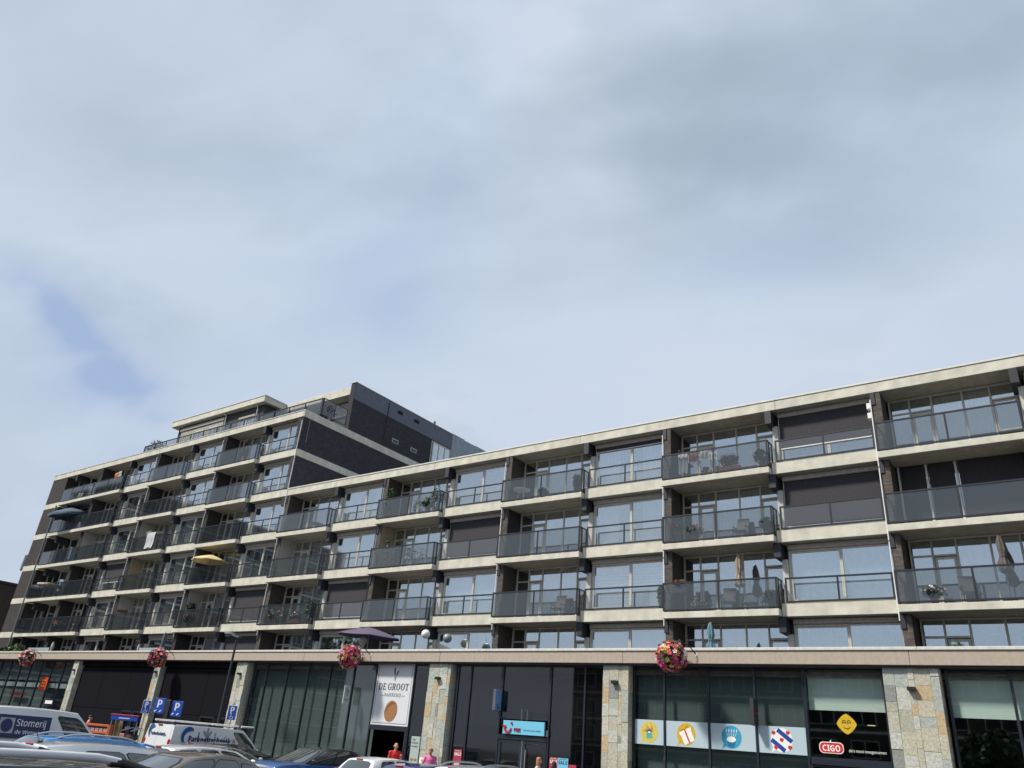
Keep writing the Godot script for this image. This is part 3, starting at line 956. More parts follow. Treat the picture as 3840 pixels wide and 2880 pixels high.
# a pier faced with slabs of split stone in uneven upright columns
func pilaster(b: Node, x0: float, x1: float, cols: Array, seed_: int):
	var p := bx(b, "pilaster", Vector3(x0 + 0.02, 0.12, 3.55), Vector3(x1 - 0.02, T - 0.002, 3.95), M.kerb, 0.0)
	var c := -p.position
	var r := RandomNumberGenerator.new()
	r.seed = seed_
	var total := 0.0
	for w in cols:
		total += w
	var x := x0
	for w in cols:
		var cw: float = w / total * (x1 - x0)
		var y := 0.12
		while y < T - 0.01:
			var h: float = (r.randf_range(0.26, 0.62) if cw > 0.2 else r.randf_range(0.22, 0.5))
			if y + h > T - 0.2:
				h = T - 0.004 - y
			var out := 3.985 + r.randf() * 0.022
			bx(p, "stone", c + Vector3(x + 0.002, y + 0.002, 3.94), c + Vector3(x + cw - 0.002, y + h - 0.002, out), stone_mat(pick_stone(r)), 0.004)
			y += h
		x += cw
	# the flank that turns back to the shop window
	var y2 := 0.12
	while y2 < T - 0.01:
		var h := r.randf_range(0.3, 0.6)
		if y2 + h > T - 0.2:
			h = T - 0.004 - y2
		bx(p, "stone", c + Vector3(x1 - 0.02, y2 + 0.004, 3.57), c + Vector3(x1 + 0.012 + r.randf() * 0.015, y2 + h - 0.004, 3.938), stone_mat(pick_stone(r)), 0.008)
		y2 += h
	var mid := (x0 + x1) * 0.5
	bx(p, "wall_spot", c + Vector3(mid - 0.11, T - 0.68, 4.0), c + Vector3(mid + 0.11, T - 0.58, 4.16), M.black, 0.01)

func pick_stone(r: RandomNumberGenerator) -> int:
	var q := r.randf()
	for i in 8:
		q -= [0.22, 0.18, 0.07, 0.20, 0.05, 0.13, 0.07, 0.08][i]
		if q < 0.0:
			return i
	return 0

func glazing(b: Node, xs: Array, y0: float, y1: float, pm: Material, z := 3.70):
	for i in xs.size():
		bx(b, "mullion", Vector3(xs[i] - 0.035, y0, z - 0.06), Vector3(xs[i] + 0.035, y1, z + 0.05), M.mullion, 0.005)
	for i in xs.size() - 1:
		bx(b, "shop_pane", Vector3(xs[i] + 0.036, y0 + 0.05, z - 0.012), Vector3(xs[i + 1] - 0.036, y1 - 0.06, z), pm, 0.0)
		bx(b, "glazing_bar", Vector3(xs[i] + 0.036, y0, z - 0.05), Vector3(xs[i + 1] - 0.036, y0 + 0.05, z + 0.03), M.mullion, 0.004)
		bx(b, "glazing_bar", Vector3(xs[i] + 0.036, y1 - 0.06, z - 0.05), Vector3(xs[i + 1] - 0.036, y1, z + 0.03), M.mullion, 0.004)

func shop_row():
	var b := thing("shop_row", "row of glass-fronted shops with split-stone piers under the flats", "shop row")
	# fascia of stone lengths with a bright coping
	var js := [-36.0, -30.7, -22.0, -13.2, -4.5, 3.95, 9.56, 18.14, 26.72, 36.03, 44.3]
	for i in js.size() - 1:
		bx(b, "fascia_stone", Vector3(js[i] + 0.004, T, 3.62), Vector3(js[i + 1] - 0.004, T + 0.41, 4.15), M.stone_fascia, 0.01)
	for i in 20:
		var x := -36.0 + i * 4.015
		bx(b, "coping", Vector3(x + 0.002, T + 0.412, 3.58), Vector3(x + 4.012, T + 0.505, 4.19), M.coping, 0.01)
	bx(b, "terrace_floor", Vector3(-36.0, 4.72, -1.0), Vector3(44.3, 4.88, 3.615), M.paving, 0.0)
	bx(b, "shop_ceiling", Vector3(-36.0, T - 0.02, 0.0), Vector3(44.3, T + 0.0, 3.6), M.shop_room, 0.0)
	bx(b, "shop_back_wall", Vector3(-36.0, 0.0, -5.0), Vector3(44.3, 4.7, -4.8), M.shop_room, 0.0)
	bx(b, "shop_floor", Vector3(-36.0, 0.0, -4.8), Vector3(44.3, 0.11, 3.76), M.shop_room, 0.0)
	bx(b, "soffit", Vector3(-36.0, T - 0.06, 3.6), Vector3(44.3, T - 0.003, 4.08), M.dark_panel, 0.0)
	for x in [-36.0, -12.1, -2.8, 4.9, 18.2, 26.4, 36.0, 44.2]:
		bx(b, "shop_wall", Vector3(x - 0.1, 0.1, -4.8), Vector3(x + 0.1, T - 0.03, 3.5), M.shop_room, 0.0)
	pilaster(b, -12.70, -12.05, [0.3, 0.35], 11)
	pilaster(b, -3.33, -2.72, [0.35, 0.26], 12)
	pilaster(b, 4.27, 5.15, [0.3, 0.26, 0.32], 13)
	pilaster(b, 17.50, 18.68, [0.34, 0.24, 0.14, 0.32, 0.16], 14)
	pilaster(b, 25.85, 26.88, [0.27, 0.38, 0.14, 0.26], 15)
	pilaster(b, 35.22, 36.70, [0.3, 0.36, 0.16, 0.42, 0.22], 16)
	pilaster(b, 44.0, 44.6, [0.3, 0.3], 17)
	var t := T - 0.06
	# far left shop
	glazing(b, [-35.0, -33.2, -31.6, -30.0, -28.4, -26.8, -25.2, -23.6, -22.1, -20.55, -19.05, -17.5, -15.98, -14.4, -12.75], 0.12, t, M.shop_pane)
	bx(b, "blind", Vector3(-34.9, 3.75, 3.40), Vector3(-12.8, 4.9, 3.41), M.shop_blind, 0.0)
	bx(b, "lit_band", Vector3(-34.9, 3.33, 3.30), Vector3(-12.8, 3.62, 3.32), M.film, 0.0)
	bx(b, "blind", Vector3(-34.9, 0.2, 3.20), Vector3(-16.0, 3.3, 3.21), M.shop_blind, 0.0)
	# two shops behind dark ribbed shutters
	shutter(b, -12.0, -3.36, [-9.22, -6.10], [[-6.12, -5.0], [-4.9, -3.45]])
	shutter(b, -2.66, 4.25, [-1.48, 1.60], [[1.62, 2.87], [3.38, 4.2]])
	# bakery
	glazing(b, [5.40, 6.46, 8.04, 9.58, 11.13, 12.72, 14.18], 0.12, t, M.shop_pane)
	bx(b, "blind", Vector3(5.3, 0.15, 3.35), Vector3(14.1, 4.95, 3.36), M.shop_blind, 0.0)
	glazing(b, [16.46, 17.42], 0.12, t, M.black_pane)
	bx(b, "door_head", Vector3(14.2, 2.30, 3.62), Vector3(16.45, 2.48, 3.76), M.mullion, 0.006)
	bx(b, "door_post", Vector3(16.30, 0.12, 3.64), Vector3(16.42, 2.30, 3.75), M.mullion, 0.006)
	bx(b, "counter", Vector3(14.4, 0.1, 0.2), Vector3(16.3, 1.15, 0.9), M.wood, 0.01)
	# travel shop
	glazing(b, [18.90, 19.58, 21.16], 0.12, t, M.black_pane)
	glazing(b, [23.46, 24.96, 25.82], 0.12, t, M.black_pane)
	glazing(b, [21.20, 23.42], 3.02, t, M.black_pane)
	bx(b, "blind", Vector3(19.0, 2.75, 3.4), Vector3(21.1, 4.95, 3.41), M.dark_blind, 0.0)
	bx(b, "blind", Vector3(21.25, 3.32, 3.4), Vector3(23.4, 4.95, 3.41), M.dark_blind, 0.0)
	bx(b, "blind", Vector3(23.5, 2.45, 3.4), Vector3(25.8, 4.95, 3.41), M.dark_blind, 0.0)
	bx(b, "door_head", Vector3(21.2, 2.31, 3.62), Vector3(23.42, 2.46, 3.78), M.mullion, 0.006)
	for r in [[21.22, 22.30], [22.36, 23.40]]:
		var d := part(b, "door", frame_mesh(r[0], r[1], 0.14, 2.30, 0.11, 0.07), M.mullion, Vector3(0, 0, 3.68))
		bx(d, "pane", Vector3(r[0] + 0.11, 0.25, 0.02), Vector3(r[1] - 0.11, 2.19, 0.03), M.black_pane, 0.0)
	bx(b, "door_edge", Vector3(22.315, 0.14, 3.70), Vector3(22.345, 2.30, 3.76), M.light_panel, 0.004)
	bx(b, "door_handle", Vector3(22.50, 0.8, 3.77), Vector3(22.53, 2.0, 3.80), M.steel, 0.005)
	# gift shop
	glazing(b, [26.96, 28.12, 29.70, 31.27, 32.83], 0.12, t, M.shop_pane)
	bx(b, "blind", Vector3(26.95, 0.15, 3.35), Vector3(32.8, 4.95, 3.36), M.shop_blind, 0.0)
	glazing(b, [32.86, 35.16], 2.42, t, M.coated_shop_pane)
	bx(b, "blind", Vector3(32.9, 3.78, 3.5), Vector3(35.15, 4.95, 3.51), M.green_blind, 0.0)
	bx(b, "door_head", Vector3(32.9, 2.26, 3.62), Vector3(35.15, 2.42, 3.78), M.mullion, 0.006)
	glazing(b, [32.9, 34.0, 35.12], 0.12, 2.25, M.black_pane)
	for i in 4:
		var lp := bx(b, "ceiling_lamp", Vector3(33.2 + 0.5 * i, 3.62, 0.5 - i * 0.8), Vector3(33.42 + 0.5 * i, 3.64, 0.62 - i * 0.8), glow("lamp_tube", Color(1.0, 0.93, 0.8), 0.7), 0.0)
		lp.set_meta("label", "lit ceiling lamp inside the shop")
	# last shop on the right
	glazing(b, [36.84, 38.40, 40.0, 41.6, 43.2, 44.0], 0.12, t, M.coated_shop_pane)
	bx(b, "blind", Vector3(36.8, 3.72, 3.5), Vector3(44.0, 4.95, 3.51), M.green_blind, 0.0)
	# warm bulbs deep inside the bakery
	for q in [[15.6, 2.12, 1.6], [15.9, 2.05, 0.9], [14.9, 2.2, 0.4]]:
		var bb := MB.new()
		bb.lathe([Vector2(0.004, 0.07), Vector2(0.018, 0.04), Vector2(0.038, -0.01), Vector2(0.025, -0.045), Vector2(0.002, -0.055)], Vector3.ZERO, 10)
		part(b, "light_bulb", bb.mesh(), glow("bulb", Color(1.0, 0.55, 0.18), 6.0), Vector3(q[0], q[1], q[2]))
		var l := OmniLight3D.new()
		l.name = "bulb_light_%d" % int(q[0] * 10)
		l.light_energy = 0.02
		l.light_color = Color(1.0, 0.6, 0.25)
		l.light_size = 0.04
		l.omni_range = 14.0
		l.omni_attenuation = 2.0
		l.shadow_enabled = true
		l.position = Vector3(q[0], q[1] - 0.12, q[2])
		add_child(l)

func glow(nm: String, c: Color, e: float) -> StandardMaterial3D:
	if not M.has(nm):
		var m := mat(nm, c, 0.5)
		m.emission_enabled = true
		m.emission = c
		m.emission_energy_multiplier = e
	return M[nm]

func shutter(b: Node, x0: float, x1: float, joints: Array, doors: Array):
	var edges := [x0] + joints + [x1]
	bx(b, "shutter_head", Vector3(x0, T - 0.30, 3.58), Vector3(x1, T - 0.065, 3.80), M.shutter, 0.01)
	for i in edges.size() - 1:
		var pn := MB.new()
		var n: int = int((T - 0.32 - 2.35) / 0.085)
		for j in n:
			var y: float = 2.35 + j * 0.085
			pn.bar(Vector3(edges[i] + 0.012, y, 3.60), Vector3(edges[i + 1] - 0.012, y + 0.081, 3.70), 0.004)
		part(b, "shutter", pn.mesh(), M.shutter)
	for d in doors:
		var w := part(b, "door", frame_mesh(d[0], d[1], 0.12, 2.33, 0.1, 0.08), M.mullion, Vector3(0, 0, 3.62))
		bx(w, "pane", Vector3(d[0] + 0.1, 0.22, 0.03), Vector3(d[1] - 0.1, 2.23, 0.04), M.black_pane, 0.0)
	var gaps := [x0]
	for d in doors:
		gaps.append(d[0])
		gaps.append(d[1])
	gaps.append(x1)
	for i in range(0, gaps.size(), 2):
		if gaps[i + 1] - gaps[i] > 0.03:
			bx(b, "lower_panel", Vector3(gaps[i] + 0.004, 0.12, 3.61), Vector3(gaps[i + 1] - 0.004, 2.335, 3.68), M.shutter, 0.006)

# ---------------------------------------------------------------- what stands round the square
func plain_block(label: String, at: Vector3, turn: float, w: float, h: float, d: float, wall: Material, storeys: int, bays: int, group := ""):
	var b := thing("apartment_building", label, "apartment building", at, turn, group)
	bx(b, "wall", Vector3(-w / 2, 0, -d), Vector3(w / 2, h, 0), wall, 0.02)
	bx(b, "roof_edge", Vector3(-w / 2 - 0.15, h, -d - 0.15), Vector3(w / 2 + 0.15, h + 0.35, 0.15), M.coping, 0.02)
	var sw := w / bays
	var sh := (h - 0.6) / storeys
	var fm := frame_mesh(0, sw * 0.66, 0, sh * 0.55, 0.08, 0.1, [sw * 0.33])
	var pm := box(Vector3(sw * 0.66 - 0.12, sh * 0.55 - 0.12, 0.03), 0.0)
	for s in storeys:
		for i in bays:
			var f := part(b, "window", fm, M.frame, Vector3(-w / 2 + sw * (i + 0.17), sh * (s + 0.34), 0.0))
			part(f, "pane", pm, M.black_gloss, Vector3(sw * 0.33, sh * 0.275, 0.03))
		bx(b, "slab_band", Vector3(-w / 2, sh * (s + 0.1), 0.0), Vector3(w / 2, sh * (s + 0.1) + 0.25, 0.06), M.concrete, 0.01)

func leaf_cloud(nm: String, parent: Node, count: int, radius: Vector3, at: Vector3, size: float, seed_: int, m: Material, hollow := 0.35):
	var r := RandomNumberGenerator.new()
	r.seed = seed_
	var n := FastNoiseLite.new()
	n.seed = seed_
	n.frequency = 1.3
	var b := MB.new()
	var made := 0
	var tries := 0
	while made < count and tries < count * 5:
		tries += 1
		var d := Vector3(r.randfn(), r.randfn(), r.randfn()).normalized()
		var rr := pow(r.randf(), 0.4)
		if rr < hollow:
			continue
		var lump := 1.0 + 0.35 * n.get_noise_3dv(d * 1.6)
		if n.get_noise_3dv(d * rr * 3.0 + Vector3(5, 1, 2)) < -0.28:
			continue
		var p := at + d * rr * lump * radius
		var t := Vector3(r.randfn(), r.randfn() - 0.3, r.randfn()).normalized()
		var nn := (d + Vector3(r.randfn(), r.randfn() + 0.6, r.randfn()) * 0.7).normalized()
		var s := t.cross(nn)
		if s.length() < 0.05:
			continue
		s = s.normalized() * size * r.randf_range(0.28, 0.5)
		t = t * size * r.randf_range(0.7, 1.2)
		b.tri(p - t * 0.5, p + s, p + t * 0.6, nn)
		b.tri(p - t * 0.5, p - s, p + t * 0.6, nn)
		made += 1
	return part(parent, nm, b.mesh(), m)

func tree(label: String, at: Vector3, h: float, r: float, seed_: int):
	var t := thing("tree", label, "tree", at)
	var g := RandomNumberGenerator.new()
	g.seed = seed_
	var b := MB.new()
	b.tube([Vector3.ZERO, Vector3(0.05, h * 0.25, 0), Vector3(0.1, h * 0.5, 0.1), Vector3(0.0, h * 0.8, 0.0)], [h * 0.03, h * 0.023, h * 0.017, 0.04], 8)
	for i in 7:
		var y := h * (0.3 + 0.07 * i)
		var a := g.randf() * TAU
		b.tube([Vector3(0.05, y, 0), Vector3(cos(a) * r * 0.4, y + h * 0.09, sin(a) * r * 0.4), Vector3(cos(a) * r * 0.8, y + h * 0.2, sin(a) * r * 0.8)], [h * 0.012, h * 0.008, 0.02], 6)
	part(t, "trunk", b.mesh(), M.wood)
	leaf_cloud("crown", t, 5200, Vector3(r, h * 0.38, r), Vector3(0, h * 0.64, 0), 0.42, seed_, M.leaf_0)

func surroundings():
	# beside the left end: a brown brick building along the side street
	var b := thing("brick_building", "brown brick building at the far left beyond the end wall", "building", Vector3(-48.0, 0, 0))
	bx(b, "wall", Vector3(-14, 0, -28), Vector3(0, 13.2, 6), M.brown_wall, 0.02)
	bx(b, "roof_edge", Vector3(-14.1, 13.2, -28.1), Vector3(0.08, 13.45, 6.1), M.dark_panel, 0.01)
	bx(b, "balcony", Vector3(0.0, 8.0, 2.6), Vector3(1.5, 8.5, 6.0), M.coping, 0.02)
	for i in 3:
		var f := part(b, "window", frame_mesh(0, 1.6, 0, 1.5, 0.09, 0.1, [0.8]), M.frame, Vector3(0.0, 3.0 + 3.0 * i, 0.5), Vector3(0, PI * 0.5, 0))
		part(f, "pane", box(Vector3(1.44, 1.34, 0.03), 0.0), M.black_gloss, Vector3(0.8, 0.75, 0.03))
	var v := thing("wall_antenna", "pale upright antenna panel bracketed to the top of the left end wall", "antenna", Vector3(-38.0, 13.3, -1.0))
	part(v, "panel", box(Vector3(0.32, 1.5, 0.2), 0.08), M.light_panel, Vector3(0, 0.75, 0), Vector3(0, 0, -0.06))
	part(v, "bracket", tube_mesh([Vector3(0.1, 0.3, 0), Vector3(2.75, 0.3, -0.1)], 0.04), M.steel)
	part(v, "bracket", tube_mesh([Vector3(0.1, 1.2, 0), Vector3(2.75, 1.2, -0.1)], 0.04), M.steel)
	var ms := thing("roof_mast", "small lattice mast with lamps on the brown roof at far left", "mast", Vector3(-47.6, 12.9, -6.0))
	for q in [[0, 0], [0.35, 0], [0, 0.35], [0.35, 0.35]]:
		part(ms, "leg", tube_mesh([Vector3(q[0], 0, q[1]), Vector3(0.17 + (q[0] - 0.17) * 0.5, 1.7, 0.17 + (q[1] - 0.17) * 0.5)], 0.025, 6), M.steel)
	for i in 5:
		bx(ms, "brace", Vector3(0.02, 0.25 + 0.3 * i, 0.02), Vector3(0.33, 0.29 + 0.3 * i, 0.33), M.steel, 0.004)
	bx(ms, "lamp_head", Vector3(-0.1, 1.7, 0.0), Vector3(0.45, 1.95, 0.35), M.light_panel, 0.03)
	# the far side of the square, behind the viewer: it shows in the shop windows
	plain_block("four-storey brown block closing the square behind the viewer", Vector3(18.0, 0, 66.0), PI, 64.0, 12.4, 12.0, M.brown_wall, 4, 16)
	plain_block("tall grey block mirrored in the upper left windows", Vector3(-72.0, 0, 46.0), PI * 0.5, 44.0, 33.0, 14.0, M.tower_wall, 11, 12)
	plain_block("lower brick block to the right behind the viewer", Vector3(70.0, 0, 60.0), -PI * 0.9, 30.0, 9.6, 12.0, M.brown_wall, 3, 8)
	plain_block("long brown block closing the square far to the left of the viewer", Vector3(-100.0, 0, 52.0), PI * 0.5, 110.0, 20.0, 12.0, M.brown_wall, 6, 20)
	tree("round leafy tree behind the viewer, mirrored in the far right shop window", Vector3(33.4, 0, 44.0), 5.6, 2.6, 5)
	tree("leafy tree behind the viewer towards the left, mirrored in a terrace window", Vector3(-42.0, 0, 43.0), 15.0, 5.0, 9)

# ---------------------------------------------------------------- things on the balconies and the terrace
func deck(k: int, L: int, x: float, z := -0.35) -> Vector3:
	return Vector3(k * W + x, (Y2 + (L - 2) * H + 0.252) if L > 1 else 4.882, z)

func closed_parasol(label: String, at: Vector3, h: float, m: Material, seed_: int, strap := true):
	var t := thing("closed_parasol", label, "parasol", at, 0.0, "folded parasols on balconies")
	part(t, "pole", tube_mesh([Vector3(0, 0, 0), Vector3(0, h, 0)], 0.022), M.light_panel)
	part(t, "base", box(Vector3(0.42, 0.06, 0.42), 0.02), M.pot_grey, Vector3(0, 0.031, 0))
	var r := RandomNumberGenerator.new()
	r.seed = seed_
	var g := []
	var rings := [[0.42, 0.12], [0.46, 0.19], [0.58, 0.15], [0.66, 0.085], [0.75, 0.13], [0.88, 0.11], [0.97, 0.06], [1.0, 0.01]]
	for i in rings.size():
		var line := []
		for j in 25:
			var a := TAU * (j % 24) / 24.0
			var rr: float = rings[i][1] * h * 0.42 * (1.0 + 0.28 * sin(a * 6.0 + i * 0.7) + 0.12 * sin(a * 3.0 + seed_))
			line.append(Vector3(cos(a) * rr + 0.02 * sin(i * 2.0), rings[i][0] * h + (0.03 * sin(a * 4.0) if i < 2 else 0.0), sin(a) * rr))
		g.append(line)
	var b := MB.new()
	b.sheet(g, func(p): return Vector3(p.x, 0.1, p.z), true)
	part(t, "canopy", b.mesh(), m)
	if strap:
		part(t, "strap", tube_ring(0.105 * h * 0.42, 0.012), m, Vector3(0, 0.66 * h, 0))

func tube_ring(r: float, thick: float) -> Mesh:
	var pts := []
	for i in 17:
		pts.append(Vector3(cos(TAU * i / 16.0) * r, 0, sin(TAU * i / 16.0) * r))
	return tube_mesh(pts, thick, 6)

func open_parasol(label: String, at: Vector3, h: float, r: float, rise: float, m: Material, ribs: int, tilt := Vector3.ZERO, droop := 0.12):
	var t := thing("open_parasol", label, "parasol", at, 0.0, "opened parasols on balconies")
	part(t, "pole", tube_mesh([Vector3(0, 0, 0), Vector3(0, h - 0.05, 0)], 0.025), M.light_panel)
	part(t, "base", box(Vector3(0.45, 0.08, 0.45), 0.02), M.pot_grey, Vector3(0, 0.041, 0))
	var g := []
	for i in 7:
		var s := i / 6.0
		var line := []
		for j in ribs * 4 + 1:
			var a := TAU * j / (ribs * 4.0)
			var sag := 1.0 - 0.06 * s * absf(sin(a * ribs * 0.5))
			var y := -rise * pow(s, 1.25)
			line.append(Vector3(cos(a) * r * s * sag, y - 0.03 * s * absf(sin(a * ribs * 0.5)), sin(a) * r * s * sag))
		g.append(line)
	var last := []
	for j in ribs * 4 + 1:
		var q: Vector3 = g[6][j]
		last.append(Vector3(q.x * 0.995, q.y - droop, q.z * 0.995))
	g.append(last)
	var b := MB.new()
	b.sheet(g, func(p): return Vector3(p.x * 0.5, 1, p.z * 0.5))
	var c := part(t, "canopy", b.mesh(), m, Vector3(0, h, 0), tilt)
	for j in ribs:
		var a := TAU * j / ribs
		part(c, "rib", tube_mesh([Vector3(0, -0.03, 0), Vector3(cos(a) * r * 0.5, -rise * 0.44 - 0.02, sin(a) * r * 0.5), Vector3(cos(a) * r * 0.97, -rise * 0.98 - 0.01, sin(a) * r * 0.97)], 0.012, 6), M.light_panel)
	part(c, "finial", box(Vector3(0.05, 0.07, 0.05), 0.02), M.light_panel, Vector3(0, 0.03, 0))

func potted_plant(label: String, at: Vector3, h: float, r: float, leaf: int, flower := -1, seed_ := 1, pot := "terracotta", long := false, group := "potted plants on balconies"):
	var t := thing("potted_plant", label, "potted plant", at, 0.0, group)
	var b := MB.new()
	var ph := minf(0.34, h * 0.4)
	if long:
		b.box(Vector3(0, ph * 0.5, 0), Vector3(r * 2.0, ph, 0.24), 0.02)
	else:
		b.lathe([Vector2(0.001, 0.0), Vector2(0.10, 0.0), Vector2(0.145, ph), Vector2(0.155, ph), Vector2(0.155, ph * 0.9), Vector2(0.13, ph * 0.9), Vector2(0.001, ph * 0.9)], Vector3.ZERO, 12)
	part(t, "pot", b.mesh(), M[pot])
	leaf_cloud("leaves", t, 260 if r < 0.6 else 700, Vector3(r, (h - ph) * 0.55, r if not long else 0.2), Vector3(0, ph + (h - ph) * 0.48, 0), maxf(0.13, r * 0.22), seed_, M["leaf_%d" % leaf], 0.1)
	if flower >= 0:
		leaf_cloud("flowers", t, 70, Vector3(r * 1.05, (h - ph) * 0.5, r if not long else 0.24), Vector3(0, ph + (h - ph) * 0.62, 0), 0.10, seed_ + 40, M["petal_%d" % flower], 0.5)

func garden_chair(label: String, at: Vector3, turn: float, m: Material, lean := 0.35, group := "garden chairs on balconies"):
	var t := thing("garden_chair", label, "chair", at, turn, group)
	part(t, "seat", box(Vector3(0.52, 0.04, 0.5), 0.015), m, Vector3(0, 0.42, 0))
	part(t, "backrest", box(Vector3(0.50, 0.68, 0.035), 0.015), m, Vector3(0, 0.76, -0.30), Vector3(-lean, 0, 0))
	for s in [-1, 1]:
		part(t, "leg", tube_mesh([Vector3(s * 0.25, 0, 0.24), Vector3(s * 0.25, 0.62, 0.14)], 0.014, 6), M.black)
		part(t, "leg", tube_mesh([Vector3(s * 0.25, 0, -0.30), Vector3(s * 0.25, 0.42, -0.18)], 0.014, 6), M.black)
		part(t, "armrest", box(Vector3(0.05, 0.025, 0.5), 0.01), M.black, Vector3(s * 0.26, 0.63, -0.05))

func round_table(label: String, at: Vector3, r: float, m: Material, h := 0.70):
	var t := thing("round_table", label, "table", at, 0.0, "small tables on balconies")
	var b := MB.new()
	b.lathe([Vector2(0.001, -0.02), Vector2(r, -0.02), Vector2(r + 0.01, 0.0), Vector2(r, 0.02), Vector2(0.001, 0.02)], Vector3(0, h, 0), 20)
	part(t, "tabletop", b.mesh(), m)
	for i in 3:
		var a := TAU * i / 3.0 + 0.4
		part(t, "leg", tube_mesh([Vector3(cos(a) * r * 0.7, 0, sin(a) * r * 0.7), Vector3(cos(a) * r * 0.2, h - 0.03, sin(a) * r * 0.2)], 0.014, 6), m)

func cloth_mesh(w: float, h: float, seed_: int) -> Mesh:
	var g := []
	for i in 9:
		var line := []
		for j in 13:
			var s := j / 12.0
			var v := i / 8.0
			line.append(Vector3((s - 0.5) * w * (1.0 - 0.06 * v), -v * h * (1.0 + 0.05 * sin(s * 9.0 + seed_)), 0.035 * sin(s * 14.0 + seed_) * (0.3 + v) + 0.02 * sin(v * 7.0)))
		g.append(line)
	var b := MB.new()
	b.sheet(g, func(_p): return Vector3(0, 0, 1))
	return b.mesh()

func lantern(label: String, at: Vector3, s: float, m: Material):
	var t := thing("lantern", label, "lantern", at)
	part(t, "base", box(Vector3(0.2, 0.03, 0.2) * s, 0.005), m, Vector3(0, 0.015 * s, 0))
	for q in [[-1, -1], [-1, 1], [1, -1], [1, 1]]:
		part(t, "post", box(Vector3(0.02, 0.3, 0.02) * s, 0.003), m, Vector3(q[0] * 0.08 * s, 0.18 * s, q[1] * 0.08 * s))
	var b := MB.new()
	b.lathe([Vector2(0.15, 0.33), Vector2(0.03, 0.46), Vector2(0.001, 0.47)], Vector3.ZERO, 4)
	var o := part(t, "lid", b.mesh(), m)
	o.scale = Vector3.ONE * s
	part(t, "candle", tube_mesh([Vector3(0, 0.03 * s, 0), Vector3(0, 0.16 * s, 0)], 0.035 * s), M.white_paint)

func fabric(nm: String, r: float, g: float, b: float, back := 0.0) -> StandardMaterial3D:
	if not M.has(nm):
		var m := wear(mat(nm, lin(r, g, b), 0.9), M.g3, 1.5)
		if back > 0.0:
			m.backlight_enabled = true
			m.backlight = Color(back, back, back)
	return M[nm]

